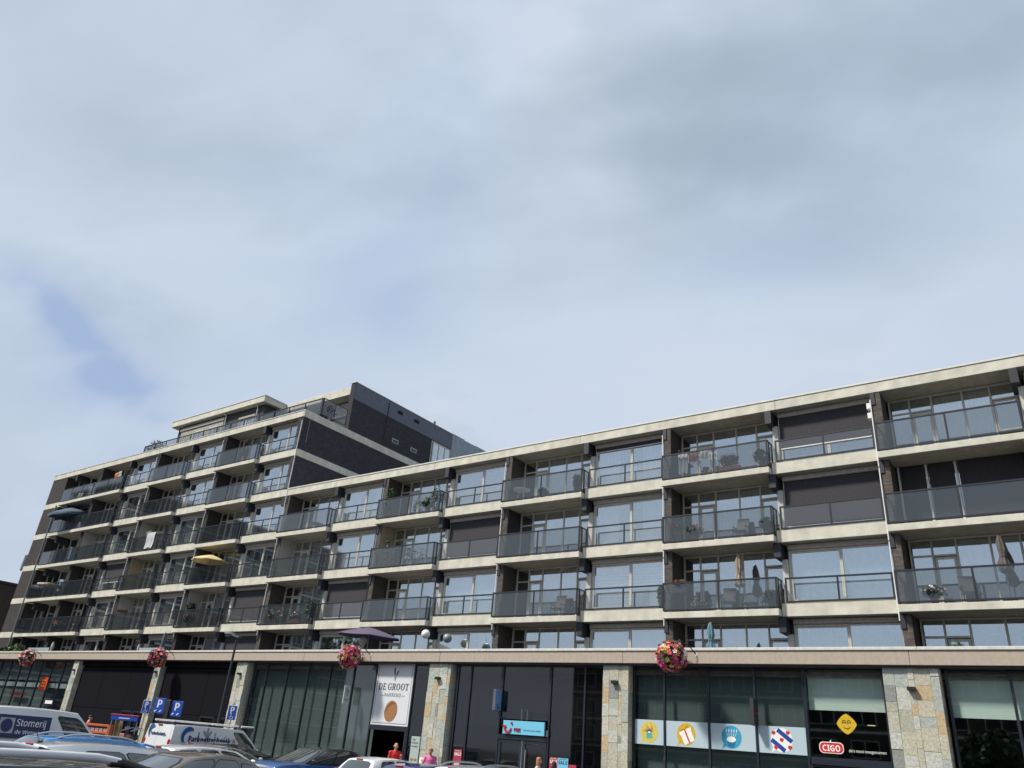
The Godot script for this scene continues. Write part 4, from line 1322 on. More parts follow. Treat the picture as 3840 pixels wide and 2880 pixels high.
func balcony_things():
	# folded parasols
	closed_parasol("folded teal parasol standing behind the parapet near the nearest flower ball", Vector3(28.95, 4.882, 1.5), 1.95, fabric("teal_cloth", 0.16, 0.30, 0.36), 1)
	closed_parasol("folded beige parasol tied with a strap, on the balcony with two chairs", deck(3, 2, 3.15, -0.1), 2.25, fabric("beige_cloth", 0.42, 0.35, 0.26), 2)
	closed_parasol("folded grey-brown parasol drooping on the second-level balcony at the right edge", deck(4, 2, 3.35, 0.0), 2.25, fabric("taupe_cloth", 0.15, 0.13, 0.12), 3)
	closed_parasol("folded blue-grey parasol above the second flower ball from the left", Vector3(-6.5, 4.882, 2.0), 2.05, fabric("slate_cloth", 0.13, 0.17, 0.21), 4)
	closed_parasol("folded dark parasol on the topmost balcony beside the tall brick corner", deck(-1, 6, 2.25, -0.3), 2.0, fabric("dark_cloth", 0.07, 0.06, 0.07), 5)
	closed_parasol("narrow folded cream parasol behind the parapet left of the second flower ball", Vector3(-10.6, 4.882, 1.2), 1.5, M.sheer, 6)
	closed_parasol("narrow folded cream parasol behind the parapet near the far left flower ball", Vector3(-22.5, 4.882, 1.2), 1.75, M.sheer, 7)
	# opened ones
	open_parasol("open yellow parasol with a scalloped rim on a middle balcony of the taller wing", deck(-1, 3, 2.05, 0.0), 2.0, 1.25, 0.42, fabric("yellow_cloth", 0.85, 0.68, 0.32, 0.4), 8, Vector3.ZERO, 0.06)
	open_parasol("open purple-grey parasol on the terrace above the bakery", Vector3(11.5, 4.882, 2.0), 2.0, 1.62, 0.42, fabric("purple_cloth", 0.15, 0.12, 0.20, 0.1), 6, Vector3(0.03, 0.3, -0.03), 0.03)
	open_parasol("open steel-blue parasol tilted on the far left corner balcony", Vector3(-29.6, Y2 + 3 * H + 0.252, 0.1), 2.15, 1.75, 0.5, fabric("blue_cloth", 0.09, 0.14, 0.19, 0.2), 8, Vector3(0.22, 0.2, 0.06), 0.2)
	open_parasol("pale low sunshade on the far left corner balcony two levels below the blue one", Vector3(-29.6, Y2 + 1 * H + 0.252, -0.2), 1.35, 0.95, 0.16, fabric("cream_cloth", 0.55, 0.46, 0.36, 0.4), 8)
	# washing
	var lr := thing("laundry_rack", "folding rack with white washing and one red shirt behind balcony glass", "laundry rack", deck(3, 4, 1.55, -0.1))
	for s in [-1, 1]:
		part(lr, "leg", tube_mesh([Vector3(s * 0.6, 0, 0.3), Vector3(s * 0.6, 1.2, -0.2)], 0.012, 6), M.white_plastic)
		part(lr, "leg", tube_mesh([Vector3(s * 0.6, 0, -0.3), Vector3(s * 0.6, 1.2, 0.2)], 0.012, 6), M.white_plastic)
	part(lr, "rail", tube_mesh([Vector3(-0.6, 1.2, 0.2), Vector3(0.6, 1.2, 0.2)], 0.01, 6), M.white_plastic)
	part(lr, "rail", tube_mesh([Vector3(-0.6, 1.2, -0.2), Vector3(0.6, 1.2, -0.2)], 0.01, 6), M.white_plastic)
	for i in 6:
		var o := single("washing", cloth_mesh([0.45, 0.34, 0.42, 0.3, 0.38, 0.4][i], [0.95, 0.35, 0.5, 0.3, 0.42, 0.35][i], i), fabric("red_cloth", 0.36, 0.11, 0.08) if i == 2 else fabric("white_cloth", 0.72, 0.73, 0.75, 0.3), ["long white sheet at the left end of the rack", "short white shirt hung behind the long sheet", "red shirt hung at the middle of the washing rack", "small white cloth right of the red shirt", "white towel hung behind the red shirt", "white shirt at the right end of the rack"][i], "washing", deck(3, 4, 0.98 + 0.24 * i, -0.1) + Vector3(0, 1.22, 0.22 if i % 2 == 0 else -0.18))
		o.set_meta("group", "washing on the rack")
	single("towel", cloth_mesh(1.1, 1.15, 7), fabric("white_cloth", 0.72, 0.73, 0.75, 0.3), "white towel hung over the balcony rail above the pale wall", "towel", deck(-2, 4, 3.05, 0.36) + Vector3(0, 1.35, 0))
	single("towel", cloth_mesh(0.7, 0.6, 8), fabric("grey_cloth", 0.2, 0.2, 0.22), "small grey cloth hung left of the white balcony towel", "towel", deck(-2, 4, 2.1, 0.1) + Vector3(0, 1.6, 0))
	single("towel", cloth_mesh(0.55, 0.62, 9), fabric("orange_cloth", 0.75, 0.30, 0.06, 0.4), "orange towel hung out on the top left balcony", "towel", deck(-3, 6, 2.9, 0.0) + Vector3(0, 1.75, 0))
	single("towel", cloth_mesh(0.45, 0.45, 4), fabric("white_cloth", 0.72, 0.73, 0.75, 0.3), "small white cloth beside the orange towel", "towel", deck(-3, 6, 3.4, 0.0) + Vector3(0, 1.8, 0))
	# seats and tables
	garden_chair("dark reclining chair left of the beige folded parasol", deck(3, 2, 2.55, -0.45), 0.2, M.pot_grey)
	garden_chair("dark reclining chair right of the beige folded parasol", deck(3, 2, 4.15, -0.45), -1.0, M.pot_grey, 0.5)
	garden_chair("dark padded chair behind glass on the second-level balcony above the travel shop", deck(2, 2, 3.3, -0.4), 0.1, M.dark_panel, 0.25)
	garden_chair("dark chair at the right end of that same second-level balcony above the travel shop", deck(2, 2, 4.2, -0.4), -0.6, M.dark_panel, 0.25)
	garden_chair("grey chair behind the glass of the third-level balcony under the laundry rack", deck(3, 3, 3.2, -0.4), 0.0, M.pot_grey)
	garden_chair("grey chair beside the drooping parasol at the right edge", deck(4, 2, 2.2, -0.4), 0.3, M.pot_grey)
	garden_chair("pale chair on the top-level balcony of the corner unit", Vector3(-30.4, Y2 + 4 * H + 0.252, -0.4), 0.4, M.light_panel, 0.3)
	round_table("round white table on the fourth-level balcony above the travel shop", deck(2, 4, 0.95, -0.2), 0.42, M.white_plastic)
	round_table("round grey table among plants on the fourth-level balcony next to the junction", deck(1, 4, 3.3, -0.2), 0.45, M.pot_grey)
	round_table("low round grey table on the fourth-level balcony at the junction with the taller wing", deck(0, 4, 3.1, -0.2), 0.45, M.pot_grey, 0.45)
	var ft := thing("footstool", "low dark footstool between the two reclining chairs", "footstool", deck(3, 2, 3.55, -0.1))
	part(ft, "seat", box(Vector3(0.5, 0.08, 0.42), 0.02), M.pot_grey, Vector3(0, 0.28, 0))
	for q in [[-1, -1], [-1, 1], [1, -1], [1, 1]]:
		part(ft, "leg", tube_mesh([Vector3(q[0] * 0.22, 0, q[1] * 0.17), Vector3(q[0] * 0.16, 0.25, q[1] * 0.13)], 0.014, 6), M.black)
	# plants, right to left
	potted_plant("trough of red flowers left of the reclining chairs", deck(3, 2, 0.75, 0.1) + Vector3(0, 0.75, 0), 0.55, 0.32, 1, 0, 3, "pot_grey", true)
	potted_plant("white flowering trough on the floor left of the reclining chairs", deck(3, 2, 1.6, 0.05), 0.4, 0.45, 1, 3, 4, "pot_grey", true)
	potted_plant("bushy plant in a tall grey pot beside the right reclining chair", deck(3, 2, 4.4, 0.0), 0.75, 0.3, 2, -1, 5, "pot_grey")
	potted_plant("geranium with red flowers low on the third-level balcony under the laundry", deck(3, 3, 1.35, 0.0), 0.75, 0.36, 0, 0, 6)
	potted_plant("red geranium left of its twin on the third-level balcony under the laundry", deck(3, 3, 0.6, 0.0) + Vector3(0, 0.35, 0), 0.6, 0.28, 0, 0, 7)
	potted_plant("green bush at the right end of the third-level balcony under the laundry", deck(3, 3, 4.4, 0.0), 0.8, 0.3, 2, -1, 8, "pot_grey")
	potted_plant("trough with a red-tipped bush right of the laundry rack", deck(3, 4, 3.0, 0.0), 0.85, 0.48, 2, 0, 9, "terracotta", true)
	potted_plant("green bush in a pot at the right corner of the laundry balcony", deck(3, 4, 4.35, -0.1), 0.95, 0.34, 2, -1, 10)
	potted_plant("small potted conifer in the right corner of the top balcony above the travel shop", deck(2, 4, 4.3, 0.0), 1.0, 0.2, 2, -1, 11, "pot_grey")
	potted_plant("leafy pot plant in the middle of the fourth-level balcony above the travel shop", deck(2, 4, 2.4, 0.05), 0.55, 0.26, 2, -1, 12)
	potted_plant("tall leafy plant at the right end of the fourth-level balcony with the grey table", deck(1, 4, 4.25, 0.0), 1.5, 0.42, 0, -1, 13, "pot_grey")
	potted_plant("bushy plant next to the tall one on the balcony with the grey table", deck(1, 4, 3.75, 0.1), 0.9, 0.34, 0, -1, 14)
	potted_plant("climbing yellow-green plant at the left of the balcony with the grey table", deck(1, 4, 0.75, 0.05), 1.9, 0.24, 1, -1, 15, "pot_grey")
	potted_plant("tall grassy plant behind the bay window railing above the travel shop", deck(2, 2, 8.55, -0.2) + Vector3(0, 0.23, 0), 0.9, 0.18, 1, -1, 16, "pot_grey")
	potted_plant("dark bush at the right end of the second-level balcony above the bakery", deck(0, 2, 4.35, 0.05), 1.4, 0.34, 2, -1, 17, "pot_grey")
	potted_plant("pink flowering trough on the second-level balcony above the bakery", deck(0, 2, 3.2, 0.1), 0.75, 0.5, 0, 2, 18, "terracotta", true)
	potted_plant("leafy plant at the left of the second-level balcony above the bakery", deck(0, 2, 1.2, 0.0), 0.9, 0.5, 2, 2, 19)
	potted_plant("plant with red flowers on the white-walled second-level balcony of the taller wing", deck(-1, 2, 1.3, 0.0), 0.95, 0.4, 2, 0, 20)
	potted_plant("green bush at the right end of the second-level corner balcony at far left", deck(-3, 2, 4.2, 0.0), 1.0, 0.4, 1, -1, 21, "pot_grey")
	potted_plant("flowering plants in the middle of the second-level corner balcony at far left", deck(-3, 2, 1.2, 0.0), 0.9, 0.5, 0, 1, 22)
	potted_plant("white-flowered plant on the second-level balcony at the right edge", deck(4, 2, 1.15, 0.05), 0.6, 0.36, 2, 3, 23)
	potted_plant("dark leafy plant behind the parapet at the right edge", Vector3(36.9, 4.882, 1.0), 1.25, 0.36, 2, -1, 24, "pot_grey")
	potted_plant("ragged green hedge in a trough on the terrace at the far left", Vector3(-25.2, 4.882, 2.6), 1.35, 1.5, 1, -1, 25, "pot_grey", true)
	potted_plant("thin spreading hedge in a trough at the very left of the terrace", Vector3(-28.9, 4.882, 2.4), 1.15, 1.7, 1, -1, 28, "pot_grey", true)
	potted_plant("green shrub at the left end of the penthouse roof terrace", Vector3(-22.3, 21.74, -2.2), 2.1, 0.85, 0, -1, 26, "pot_grey")
	potted_plant("leafy shrub behind the glass at the right corner of the roof terrace", Vector3(-0.7, 21.74, -2.2), 1.3, 0.75, 2, -1, 27, "pot_grey")
	potted_plant("pale green plant by the penthouse window behind the terrace glass", Vector3(-8.2, 21.74, -1.9), 1.3, 0.5, 1, -1, 29, "pot_grey")
	potted_plant("orange-flowered plant beside the brick fin above the nearest flower ball", Vector3(27.2, 4.882, 0.6), 1.35, 0.28, 1, 1, 30)
	potted_plant("little green plant at the beam under the white globe lamp", Vector3(14.6, 4.882, 1.5), 1.0, 0.22, 1, -1, 31)
	# globes hung out over the terrace
	for q in [[Vector3(14.33, 6.68, 1.0), "white paper globe lamp hung under the balcony right of the purple parasol", "white_paint"], [Vector3(10.62, 6.34, 1.5), "white globe lamp below the left rim of the purple parasol", "white_paint"], [Vector3(15.73, 6.47, 1.0), "grey perforated globe hung in front of a terrace window", "light_panel"]]:
		var b := MB.new()
		var prof := []
		for i in 11:
			prof.append(Vector2(maxf(sin(PI * i / 10.0), 0.01) * 0.21, -cos(PI * i / 10.0) * 0.21))
		b.lathe(prof, Vector3.ZERO, 18)
		var t := thing("globe_lamp", q[1], "lamp", q[0], 0.0, "globe lamps over the terrace")
		part(t, "globe", b.mesh(), M[q[2]])
		part(t, "cord", tube_mesh([Vector3(0, 0.2, 0), Vector3(0, 0.52, -0.1)], 0.008, 6), M.black)
	lantern("dark metal lantern standing high at the left of the bicycle balcony", deck(1, 3, 0.75, -0.25) + Vector3(0, 1.25, 0), 1.0, M.black)
	lantern("smaller dark lantern right of the big one on the bicycle balcony", deck(1, 3, 1.2, -0.6) + Vector3(0, 1.2, 0), 0.8, M.black)
	bicycle("dark bicycle leaning at the left of the lantern balcony", deck(1, 3, 1.3, 0.0), 0.05)
	bicycle("second bicycle at the right of the lantern balcony", deck(1, 3, 3.2, -0.1), -0.08)
	lantern("white lantern on the fin side of the laundry balcony", deck(3, 4, 0.55, -0.4) + Vector3(0, 1.25, 0), 0.8, M.pot_grey)
	# ornaments
	var ws := thing("name_board", "long brown wooden board on the white balcony wall", "sign board", Vector3(-17.6 + 0.385, Y2 + 1.75, -0.5))
	part(ws, "board", box(Vector3(0.03, 0.2, 0.8), 0.01), M.wood, Vector3.ZERO, Vector3(0.12, 0, 0))
	var wr := thing("wall_planter", "dark planter with trailing leaves on the white balcony wall", "planter", Vector3(-8.8 + 0.39, Y2 + 1.65, -0.55))
	part(wr, "basket", box(Vector3(0.14, 0.2, 0.5), 0.02), M.black)
	leaf_cloud("leaves", wr, 160, Vector3(0.2, 0.3, 0.35), Vector3(0.1, 0.1, 0.1), 0.12, 66, M.leaf_2, 0.1)
	# low glass wind screens on the terrace
	for q in [[Vector3(-8.0, 4.882, 2.6), Vector3(-5.2, 5.92, 2.6), "frosted wind screen behind the second flower ball"], [Vector3(-25.4, 4.882, 1.6), Vector3(-22.0, 6.15, 1.6), "frosted wind screen behind the far left flower ball"]]:
		var t := thing("wind_screen", q[2], "wind screen", q[0], 0.0, "terrace wind screens")
		var d: Vector3 = q[1] - q[0]
		part(t, "panel", box(Vector3(d.x, d.y - 0.1, 0.02), 0.004), fabric("frosted", 0.42, 0.47, 0.48), Vector3(d.x * 0.5, d.y * 0.5 + 0.05, 0))
		for x in [0.0, d.x]:
			part(t, "post", box(Vector3(0.05, d.y, 0.05), 0.006), M.light_panel, Vector3(x, d.y * 0.5, 0))

func bicycle(label: String, at: Vector3, turn: float):
	var t := thing("bicycle", label, "bicycle", at, turn, "bicycles on the lantern balcony")
	for x in [-0.52, 0.52]:
		var w := MB.new()
		var pts := []
		for i in 21:
			pts.append(Vector3(x + cos(TAU * i / 20.0) * 0.33, 0.34 + sin(TAU * i / 20.0) * 0.33, 0))
		w.tube(pts, [0.018], 6, false)
		for i in 8:
			var a := TAU * i / 8.0
			w.tube([Vector3(x, 0.34, 0), Vector3(x + cos(a) * 0.32, 0.34 + sin(a) * 0.32, 0)], [0.003], 4, false)
		part(t, "wheel", w.mesh(), M.black)
	var f := MB.new()
	for s in [[Vector3(-0.52, 0.34, 0), Vector3(-0.05, 0.32, 0)], [Vector3(-0.05, 0.32, 0), Vector3(-0.2, 0.85, 0)], [Vector3(-0.52, 0.34, 0), Vector3(-0.18, 0.78, 0)], [Vector3(-0.18, 0.78, 0), Vector3(0.36, 0.8, 0)], [Vector3(-0.05, 0.32, 0), Vector3(0.36, 0.72, 0)], [Vector3(0.52, 0.34, 0), Vector3(0.33, 0.95, 0)]]:
		f.tube(s, [0.016], 6)
	part(t, "bike_frame", f.mesh(), M.beam)
	part(t, "saddle", box(Vector3(0.26, 0.05, 0.14), 0.02), M.black, Vector3(-0.22, 0.9, 0))
	part(t, "handlebar", tube_mesh([Vector3(0.22, 1.0, -0.28), Vector3(0.33, 0.98, -0.1), Vector3(0.33, 0.98, 0.1), Vector3(0.22, 1.0, 0.28)], 0.013, 6), M.steel)

# ---------------------------------------------------------------- signs and lettering
# lettering fitted to a width and height, centred at a point, on a face that looks along +z of its parent
func lettering(parent: Node, s: String, font: String, at: Vector3, w: float, h: float, m: Material, weight := 400, depth := 0.006, rot := Vector3.ZERO, italic := false) -> MeshInstance3D:
	var t := text_mesh(s, font, 0.2, depth, weight, italic)
	var a := t.get_aabb()
	var o := part(parent, "lettering", t, m)
	var k := Vector3(w / a.size.x, h / a.size.y, 1.0)
	var basis := Basis.from_euler(rot)
	o.transform = Transform3D(basis * Basis.from_scale(k), at - basis * (k * (a.position + a.size * 0.5)))
	return o

# a band of changing width along flat points, as a thin raised shape
func ribbon(b: MB, pts: Array, widths: Array, z: float, thick: float):
	var L := []
	var R := []
	for i in pts.size():
		var d: Vector2 = (pts[mini(i + 1, pts.size() - 1)] - pts[maxi(i - 1, 0)]).normalized()
		var n := Vector2(-d.y, d.x) * 0.5 * float(widths[mini(i, widths.size() - 1)])
		L.append(pts[i] + n)
		R.append(pts[i] - n)
	for i in pts.size() - 1:
		var q := [L[i], L[i + 1], R[i + 1], R[i]]
		var f := []
		var k := []
		for p in q:
			f.append(Vector3(p.x, p.y, z + thick))
			k.append(Vector3(p.x, p.y, z))
		b.quad(f[0], f[1], f[2], f[3], Vector3(0, 0, 1))
		var mid: Vector3 = (f[0] + f[2]) * 0.5
		b.quad(k[0], k[1], f[1], f[0], f[0] - mid)
		b.quad(k[3], k[2], f[2], f[3], f[3] - mid)

func disc_pts(c: Vector2, rx: float, ry: float, n := 28, a0 := 0.0) -> Array:
	var p := []
	for i in n:
		var a := a0 + TAU * i / n
		p.append(c + Vector2(cos(a) * rx, sin(a) * ry))
	return p

func smile(parent: Node, at: Vector3, s: float, m: Material, depth: float, rot := Vector3.ZERO):
	# a curved stroke with a bar at its left end and a dot above its right end
	var b := MB.new()
	var pts := []
	var wd := []
	for i in 13:
		var a := deg_to_rad(185.0 + 160.0 * i / 12.0)
		pts.append(Vector2(cos(a) * 0.36, 0.12 + sin(a) * 0.46))
		wd.append(0.20 - 0.11 * absf(i / 12.0 - 0.25))
	ribbon(b, pts, wd, 0.0, depth)
	ribbon(b, [Vector2(-0.56, 0.20), Vector2(-0.22, 0.12)], [0.13], 0.001, depth)
	b.plate(disc_pts(Vector2(0.38, 0.42), 0.095, 0.11, 16), 0.0, depth)
	var o := part(parent, "smile_emblem", b.mesh(), m, at, rot)
	o.scale = Vector3(s, s, 1.0)

func wheat(parent: Node, at: Vector3, s: float, m: Material, rot := Vector3.ZERO):
	var b := MB.new()
	for e in [[Vector2(0.03, -0.5), Vector2(-0.05, -0.1), Vector2(-0.12, 0.42), 6, 1.0], [Vector2(0.03, -0.5), Vector2(0.12, -0.12), Vector2(0.30, 0.22), 5, 0.85]]:
		ribbon(b, [e[0], e[1], e[2]], [0.045], 0.0, 0.004)
		for i in e[3]:
			var t: float = 0.15 + 0.8 * i / e[3]
			var c: Vector2 = e[1].lerp(e[2], t)
			var d: Vector2 = (e[2] - e[1]).normalized()
			for sd in [-1.0, 1.0]:
				var dir: Vector2 = d.rotated(sd * 0.5)
				var p: Vector2 = c + d.orthogonal() * sd * 0.02
				ribbon(b, [p, p + dir * 0.07 * e[4], p + dir * 0.15 * e[4]], [0.03, 0.13 * e[4], 0.02], 0.001, 0.004)
	var o := part(parent, "wheat_emblem", b.mesh(), m, at, rot)
	o.scale = Vector3(s, s, 1.0)

func bubble_pts(c: Vector2, r: float) -> Array:
	var p := disc_pts(c, r, r * 1.03, 40)
	# the tail of a speech bubble, lower left
	for i in p.size():
		var q: Vector2 = p[i] - c
		var a := rad_to_deg(q.angle())
		if a < -120.0 and a > -156.0:
			p[i] = c + Vector2(-r * 1.0, -r * 1.12) if absf(a + 137.0) < 5.0 else c + q * 1.02
	return p

func signs():
	# bakery board
	var g := thing("bakery_sign", "large white board lettered for the bakery above its open door", "sign", Vector3(15.33, 3.76, 3.70))
	part(g, "board", box(Vector3(2.2, 2.54, 0.09), 0.01), mat("board_white", lin(0.62, 0.64, 0.68), 0.45))
	var ink := mat("ink", lin(0.03, 0.03, 0.03), 0.6)
	part(g, "border", frame_mesh(-1.02, 1.02, -1.19, 1.19, 0.018, 0.004), ink, Vector3(0, 0, 0.046))
	lettering(g, "DE GROOT", "Droid Serif", Vector3(0.0, 0.28, 0.047), 1.80, 0.27, ink, 700)
	lettering(g, "BAKKERIJ", "Droid Serif", Vector3(0.0, -0.07, 0.047), 0.98, 0.16, ink)
	for s in [-1, 1]:
		part(g, "dash", box(Vector3(0.17, 0.018, 0.006), 0.0), ink, Vector3(s * 0.62, -0.08, 0.049))
	wheat(g, Vector3(0.02, 0.80, 0.047), 0.56, ink)
	var lb := MB.new()
	lb.plate(disc_pts(Vector2.ZERO, 0.37, 0.43, 30), 0.0, 0.006)
	var crust := mat("crust", lin(0.42, 0.20, 0.085), 0.8)
	wear(crust, M.g2, 6.0)
	var o := part(g, "bread_print", lb.mesh(), crust, Vector3(0.02, -0.70, 0.047), Vector3(0, 0, -0.35))
	var cb := MB.new()
	ribbon(cb, [Vector2(-0.30, -0.18), Vector2(-0.25, 0.10), Vector2(-0.10, 0.30), Vector2(0.15, 0.38)], [0.02, 0.11, 0.12, 0.03], 0.006, 0.003)
	part(o, "crust_split", cb.mesh(), mat("crust_dark", lin(0.20, 0.075, 0.035), 0.8))
	# the bakery's small hanging board, at right angles to the glass
	var pb := thing("projecting_sign", "small white bakery board standing out from a mullion left of the large one", "sign", Vector3(12.76, 3.62, 4.02), PI * 0.5)
	part(pb, "board", box(Vector3(0.36, 0.76, 0.04), 0.008), M.board_white)
	part(pb, "bracket", box(Vector3(0.25, 0.03, 0.03), 0.004), M.beam, Vector3(0.2, 0.3, 0))
	wheat(pb, Vector3(0.0, 0.12, 0.021), 0.32, ink)
	lettering(pb, "DE GROOT", "Droid Serif", Vector3(0, -0.20, 0.021), 0.25, 0.045, ink, 700, 0.003)
	lettering(pb, "BAKKERIJ", "Droid Serif", Vector3(0, -0.27, 0.021), 0.14, 0.022, ink, 400, 0.003)
	# travel shop
	var t := thing("shop_sign", "pale blue board with a red smile above the travel shop door", "sign", Vector3(22.42, 2.73, 3.84))
	part(t, "board", box(Vector3(1.89, 0.47, 0.07), 0.006), M.cyan_sign)
	part(t, "back_plate", box(Vector3(2.1, 0.22, 0.03), 0.004), M.grey_panel, Vector3(0.02, -0.14, -0.06))
	var red := mat("red_letter", lin(0.42, 0.012, 0.03), 0.4)
	smile(t, Vector3(-0.70, -0.03, 0.036), 0.42, red, 0.04)
	lettering(t, "TUI", "Droid Sans", Vector3(-0.28, -0.07, 0.056), 0.31, 0.105, red, 700, 0.04)
	lettering(t, "Discover your smile", "Droid Serif", Vector3(0.40, -0.085, 0.037), 0.77, 0.085, M.navy, 400, 0.004, Vector3.ZERO, true)
	for x in [22.28, 22.53]:
		bx(t, "hanger", Vector3(x - 22.425, 0.24, -0.01), Vector3(x - 22.415, 0.64, 0.0), M.steel, 0.0)
	var tb := thing("projecting_sign", "tall blue light box with a small smile beside the travel shop door", "sign", Vector3(21.12, 3.66, 3.90), PI * 0.5)
	part(tb, "box", box(Vector3(0.40, 0.76, 0.15), 0.012), M.grey_panel)
	part(tb, "face", box(Vector3(0.36, 0.73, 0.01), 0.004), mat("sky_face", lin(0.16, 0.33, 0.62), 0.35), Vector3(0, 0, 0.079))
	smile(tb, Vector3(0.0, -0.22, 0.084), 0.24, M.navy, 0.006)
	# sale posters stuck inside the travel shop
	for q in [[19.27, 1.45, 0.40, 0.72, "sale poster strip in the left travel shop window", 0], [23.75, 1.52, 0.36, 0.62, "sale poster immediately right of the travel shop door", 0], [24.15, 1.50, 0.44, 0.66, "pale blue sale poster between the two red ones", 1], [24.55, 1.38, 0.32, 0.52, "rightmost red discount poster in the travel shop window", 2]]:
		var p := thing("sale_poster", q[4], "poster", Vector3(q[0], q[1], 3.735), 0.0, "travel shop posters")
		part(p, "sheet", box(Vector3(q[2], q[3], 0.008), 0.0), M.cyan_sign if q[5] == 1 else fabric("poster_red", 0.50, 0.05, 0.09))
		var c: Material = M.white_paint if q[5] != 1 else M.navy
		if q[5] < 2:
			lettering(p, "SALE", "Droid Sans", Vector3(0, q[3] * 0.28, 0.006), q[2] * 0.86, 0.11, c, 700, 0.003)
			lettering(p, "LIVE HAPPY", "Droid Sans", Vector3(0, q[3] * 0.44, 0.006), q[2] * 0.72, 0.04, c, 400, 0.003)
		if q[5] != 1:
			lettering(p, "400,", "Droid Sans", Vector3(0, -q[3] * 0.22, 0.006), q[2] * 0.7, 0.11, c, 700, 0.003)
	# gift shop: a strip of printed film across four panes
	var labels := ["film strip with a yellow bubble holding a gift bag", "film strip with an amber bubble holding a white present", "film strip with a cyan bubble holding a cake", "film strip with a bubble in blue and white stripes with red hearts"]
	var edges := [27.0, 28.085, 28.16, 29.66, 29.74, 31.23, 31.31, 32.79]
	for i in 4:
		var x0: float = edges[i * 2]
		var x1: float = edges[i * 2 + 1]
		var f := thing("window_film", labels[i], "window sticker", Vector3((x0 + x1) * 0.5, 2.865, 3.706), 0.0, "printed film on the gift shop panes")
		part(f, "sheet", box(Vector3(x1 - x0, 0.77, 0.006), 0.0), M.film)
		var cx: float = [27.54, 28.89, 30.44, 32.04][i] - (x0 + x1) * 0.5
		var c := Vector2(cx, 0.0)
		var bb := MB.new()
		bb.plate(bubble_pts(c, 0.33), 0.003, 0.002)
		var disc := part(f, "bubble", bb.mesh(), [fabric("lemon", 0.80, 0.66, 0.14), fabric("amber", 0.76, 0.50, 0.02), fabric("cyan", 0.04, 0.42, 0.66), M.white_paint][i])
		var d := MB.new()
		if i == 0:
			d.plate([c + Vector2(-0.10, -0.20), c + Vector2(0.12, -0.19), c + Vector2(0.10, 0.0), c + Vector2(-0.11, -0.01)], 0.005, 0.002)
			part(disc, "gift_bag", d.mesh(), fabric("mint", 0.12, 0.50, 0.45))
			var s := MB.new()
			for k in 9:
				var a := 0.35 + k * 0.3
				var p := c + Vector2(0, -0.02)
				ribbon(s, [p + Vector2(cos(a), sin(a)) * 0.05, p + Vector2(cos(a + 0.12), sin(a + 0.12)) * (0.15 + 0.05 * (k % 3))], [0.025, 0.02], 0.006, 0.002)
			part(disc, "streamers", s.mesh(), fabric("rust", 0.45, 0.16, 0.10))
			var wp := MB.new()
			wp.plate([c + Vector2(-0.06, -0.02), c + Vector2(0.06, -0.02), c + Vector2(0.03, 0.10), c + Vector2(-0.03, 0.09)], 0.006, 0.002)
			part(disc, "tissue", wp.mesh(), M.white_paint)
		elif i == 1:
			var r := func(v: Vector2) -> Vector2: return c + v.rotated(0.42) + Vector2(0.03, -0.05)
			d.plate([r.call(Vector2(-0.19, -0.22)), r.call(Vector2(0.19, -0.22)), r.call(Vector2(0.20, 0.12)), r.call(Vector2(-0.20, 0.12))], 0.005, 0.002)
			d.plate([r.call(Vector2(-0.22, 0.10)), r.call(Vector2(0.22, 0.10)), r.call(Vector2(0.22, 0.20)), r.call(Vector2(-0.22, 0.20))], 0.008, 0.002)
			part(disc, "present", d.mesh(), M.white_paint)
			var s := MB.new()
			ribbon(s, [r.call(Vector2(0.0, -0.22)), r.call(Vector2(0.0, 0.20))], [0.05], 0.010, 0.002)
			ribbon(s, [r.call(Vector2(0.0, 0.2)), r.call(Vector2(-0.12, 0.27)), r.call(Vector2(-0.14, 0.2))], [0.012], 0.010, 0.002)
			ribbon(s, [r.call(Vector2(0.0, 0.2)), r.call(Vector2(0.10, 0.29)), r.call(Vector2(0.14, 0.22))], [0.012], 0.010, 0.002)
			part(disc, "red_ribbon", s.mesh(), M.red)
		elif i == 2:
			d.plate([c + Vector2(-0.16, -0.12), c + Vector2(0.14, -0.12), c + Vector2(0.08, -0.30), c + Vector2(-0.10, -0.30)], 0.005, 0.002)
			part(disc, "cake_cup", d.mesh(), fabric("cup_blue", 0.01, 0.22, 0.45))
			var s := MB.new()
			s.plate(disc_pts(c + Vector2(-0.01, -0.07), 0.155, 0.085, 16), 0.008, 0.002)
			part(disc, "icing", s.mesh(), M.white_paint)
			var cd := MB.new()
			for k in 5:
				var x := -0.17 + 0.085 * k
				ribbon(cd, [c + Vector2(x * 0.6, 0.0), c + Vector2(x, 0.12)], [0.012], 0.009, 0.002)
				ribbon(cd, [c + Vector2(x, 0.13), c + Vector2(x + 0.01, 0.18), c + Vector2(x + 0.005, 0.24)], [0.008, 0.035, 0.004], 0.009, 0.002)
			part(disc, "candles", cd.mesh(), M.white_plastic)
		else:
			for k in 2:
				var off: float = [-0.19, 0.16][k]
				var dirn := Vector2(0.80, -0.60)
				var nrm := Vector2(0.60, 0.80)
				var half := sqrt(maxf(0.315 * 0.315 - off * off, 0.0))
				ribbon(d, [c + nrm * off - dirn * half, c + nrm * off + dirn * half], [0.13], 0.005, 0.002)
			part(disc, "blue_stripes", d.mesh(), fabric("flag_blue", 0.012, 0.07, 0.40))
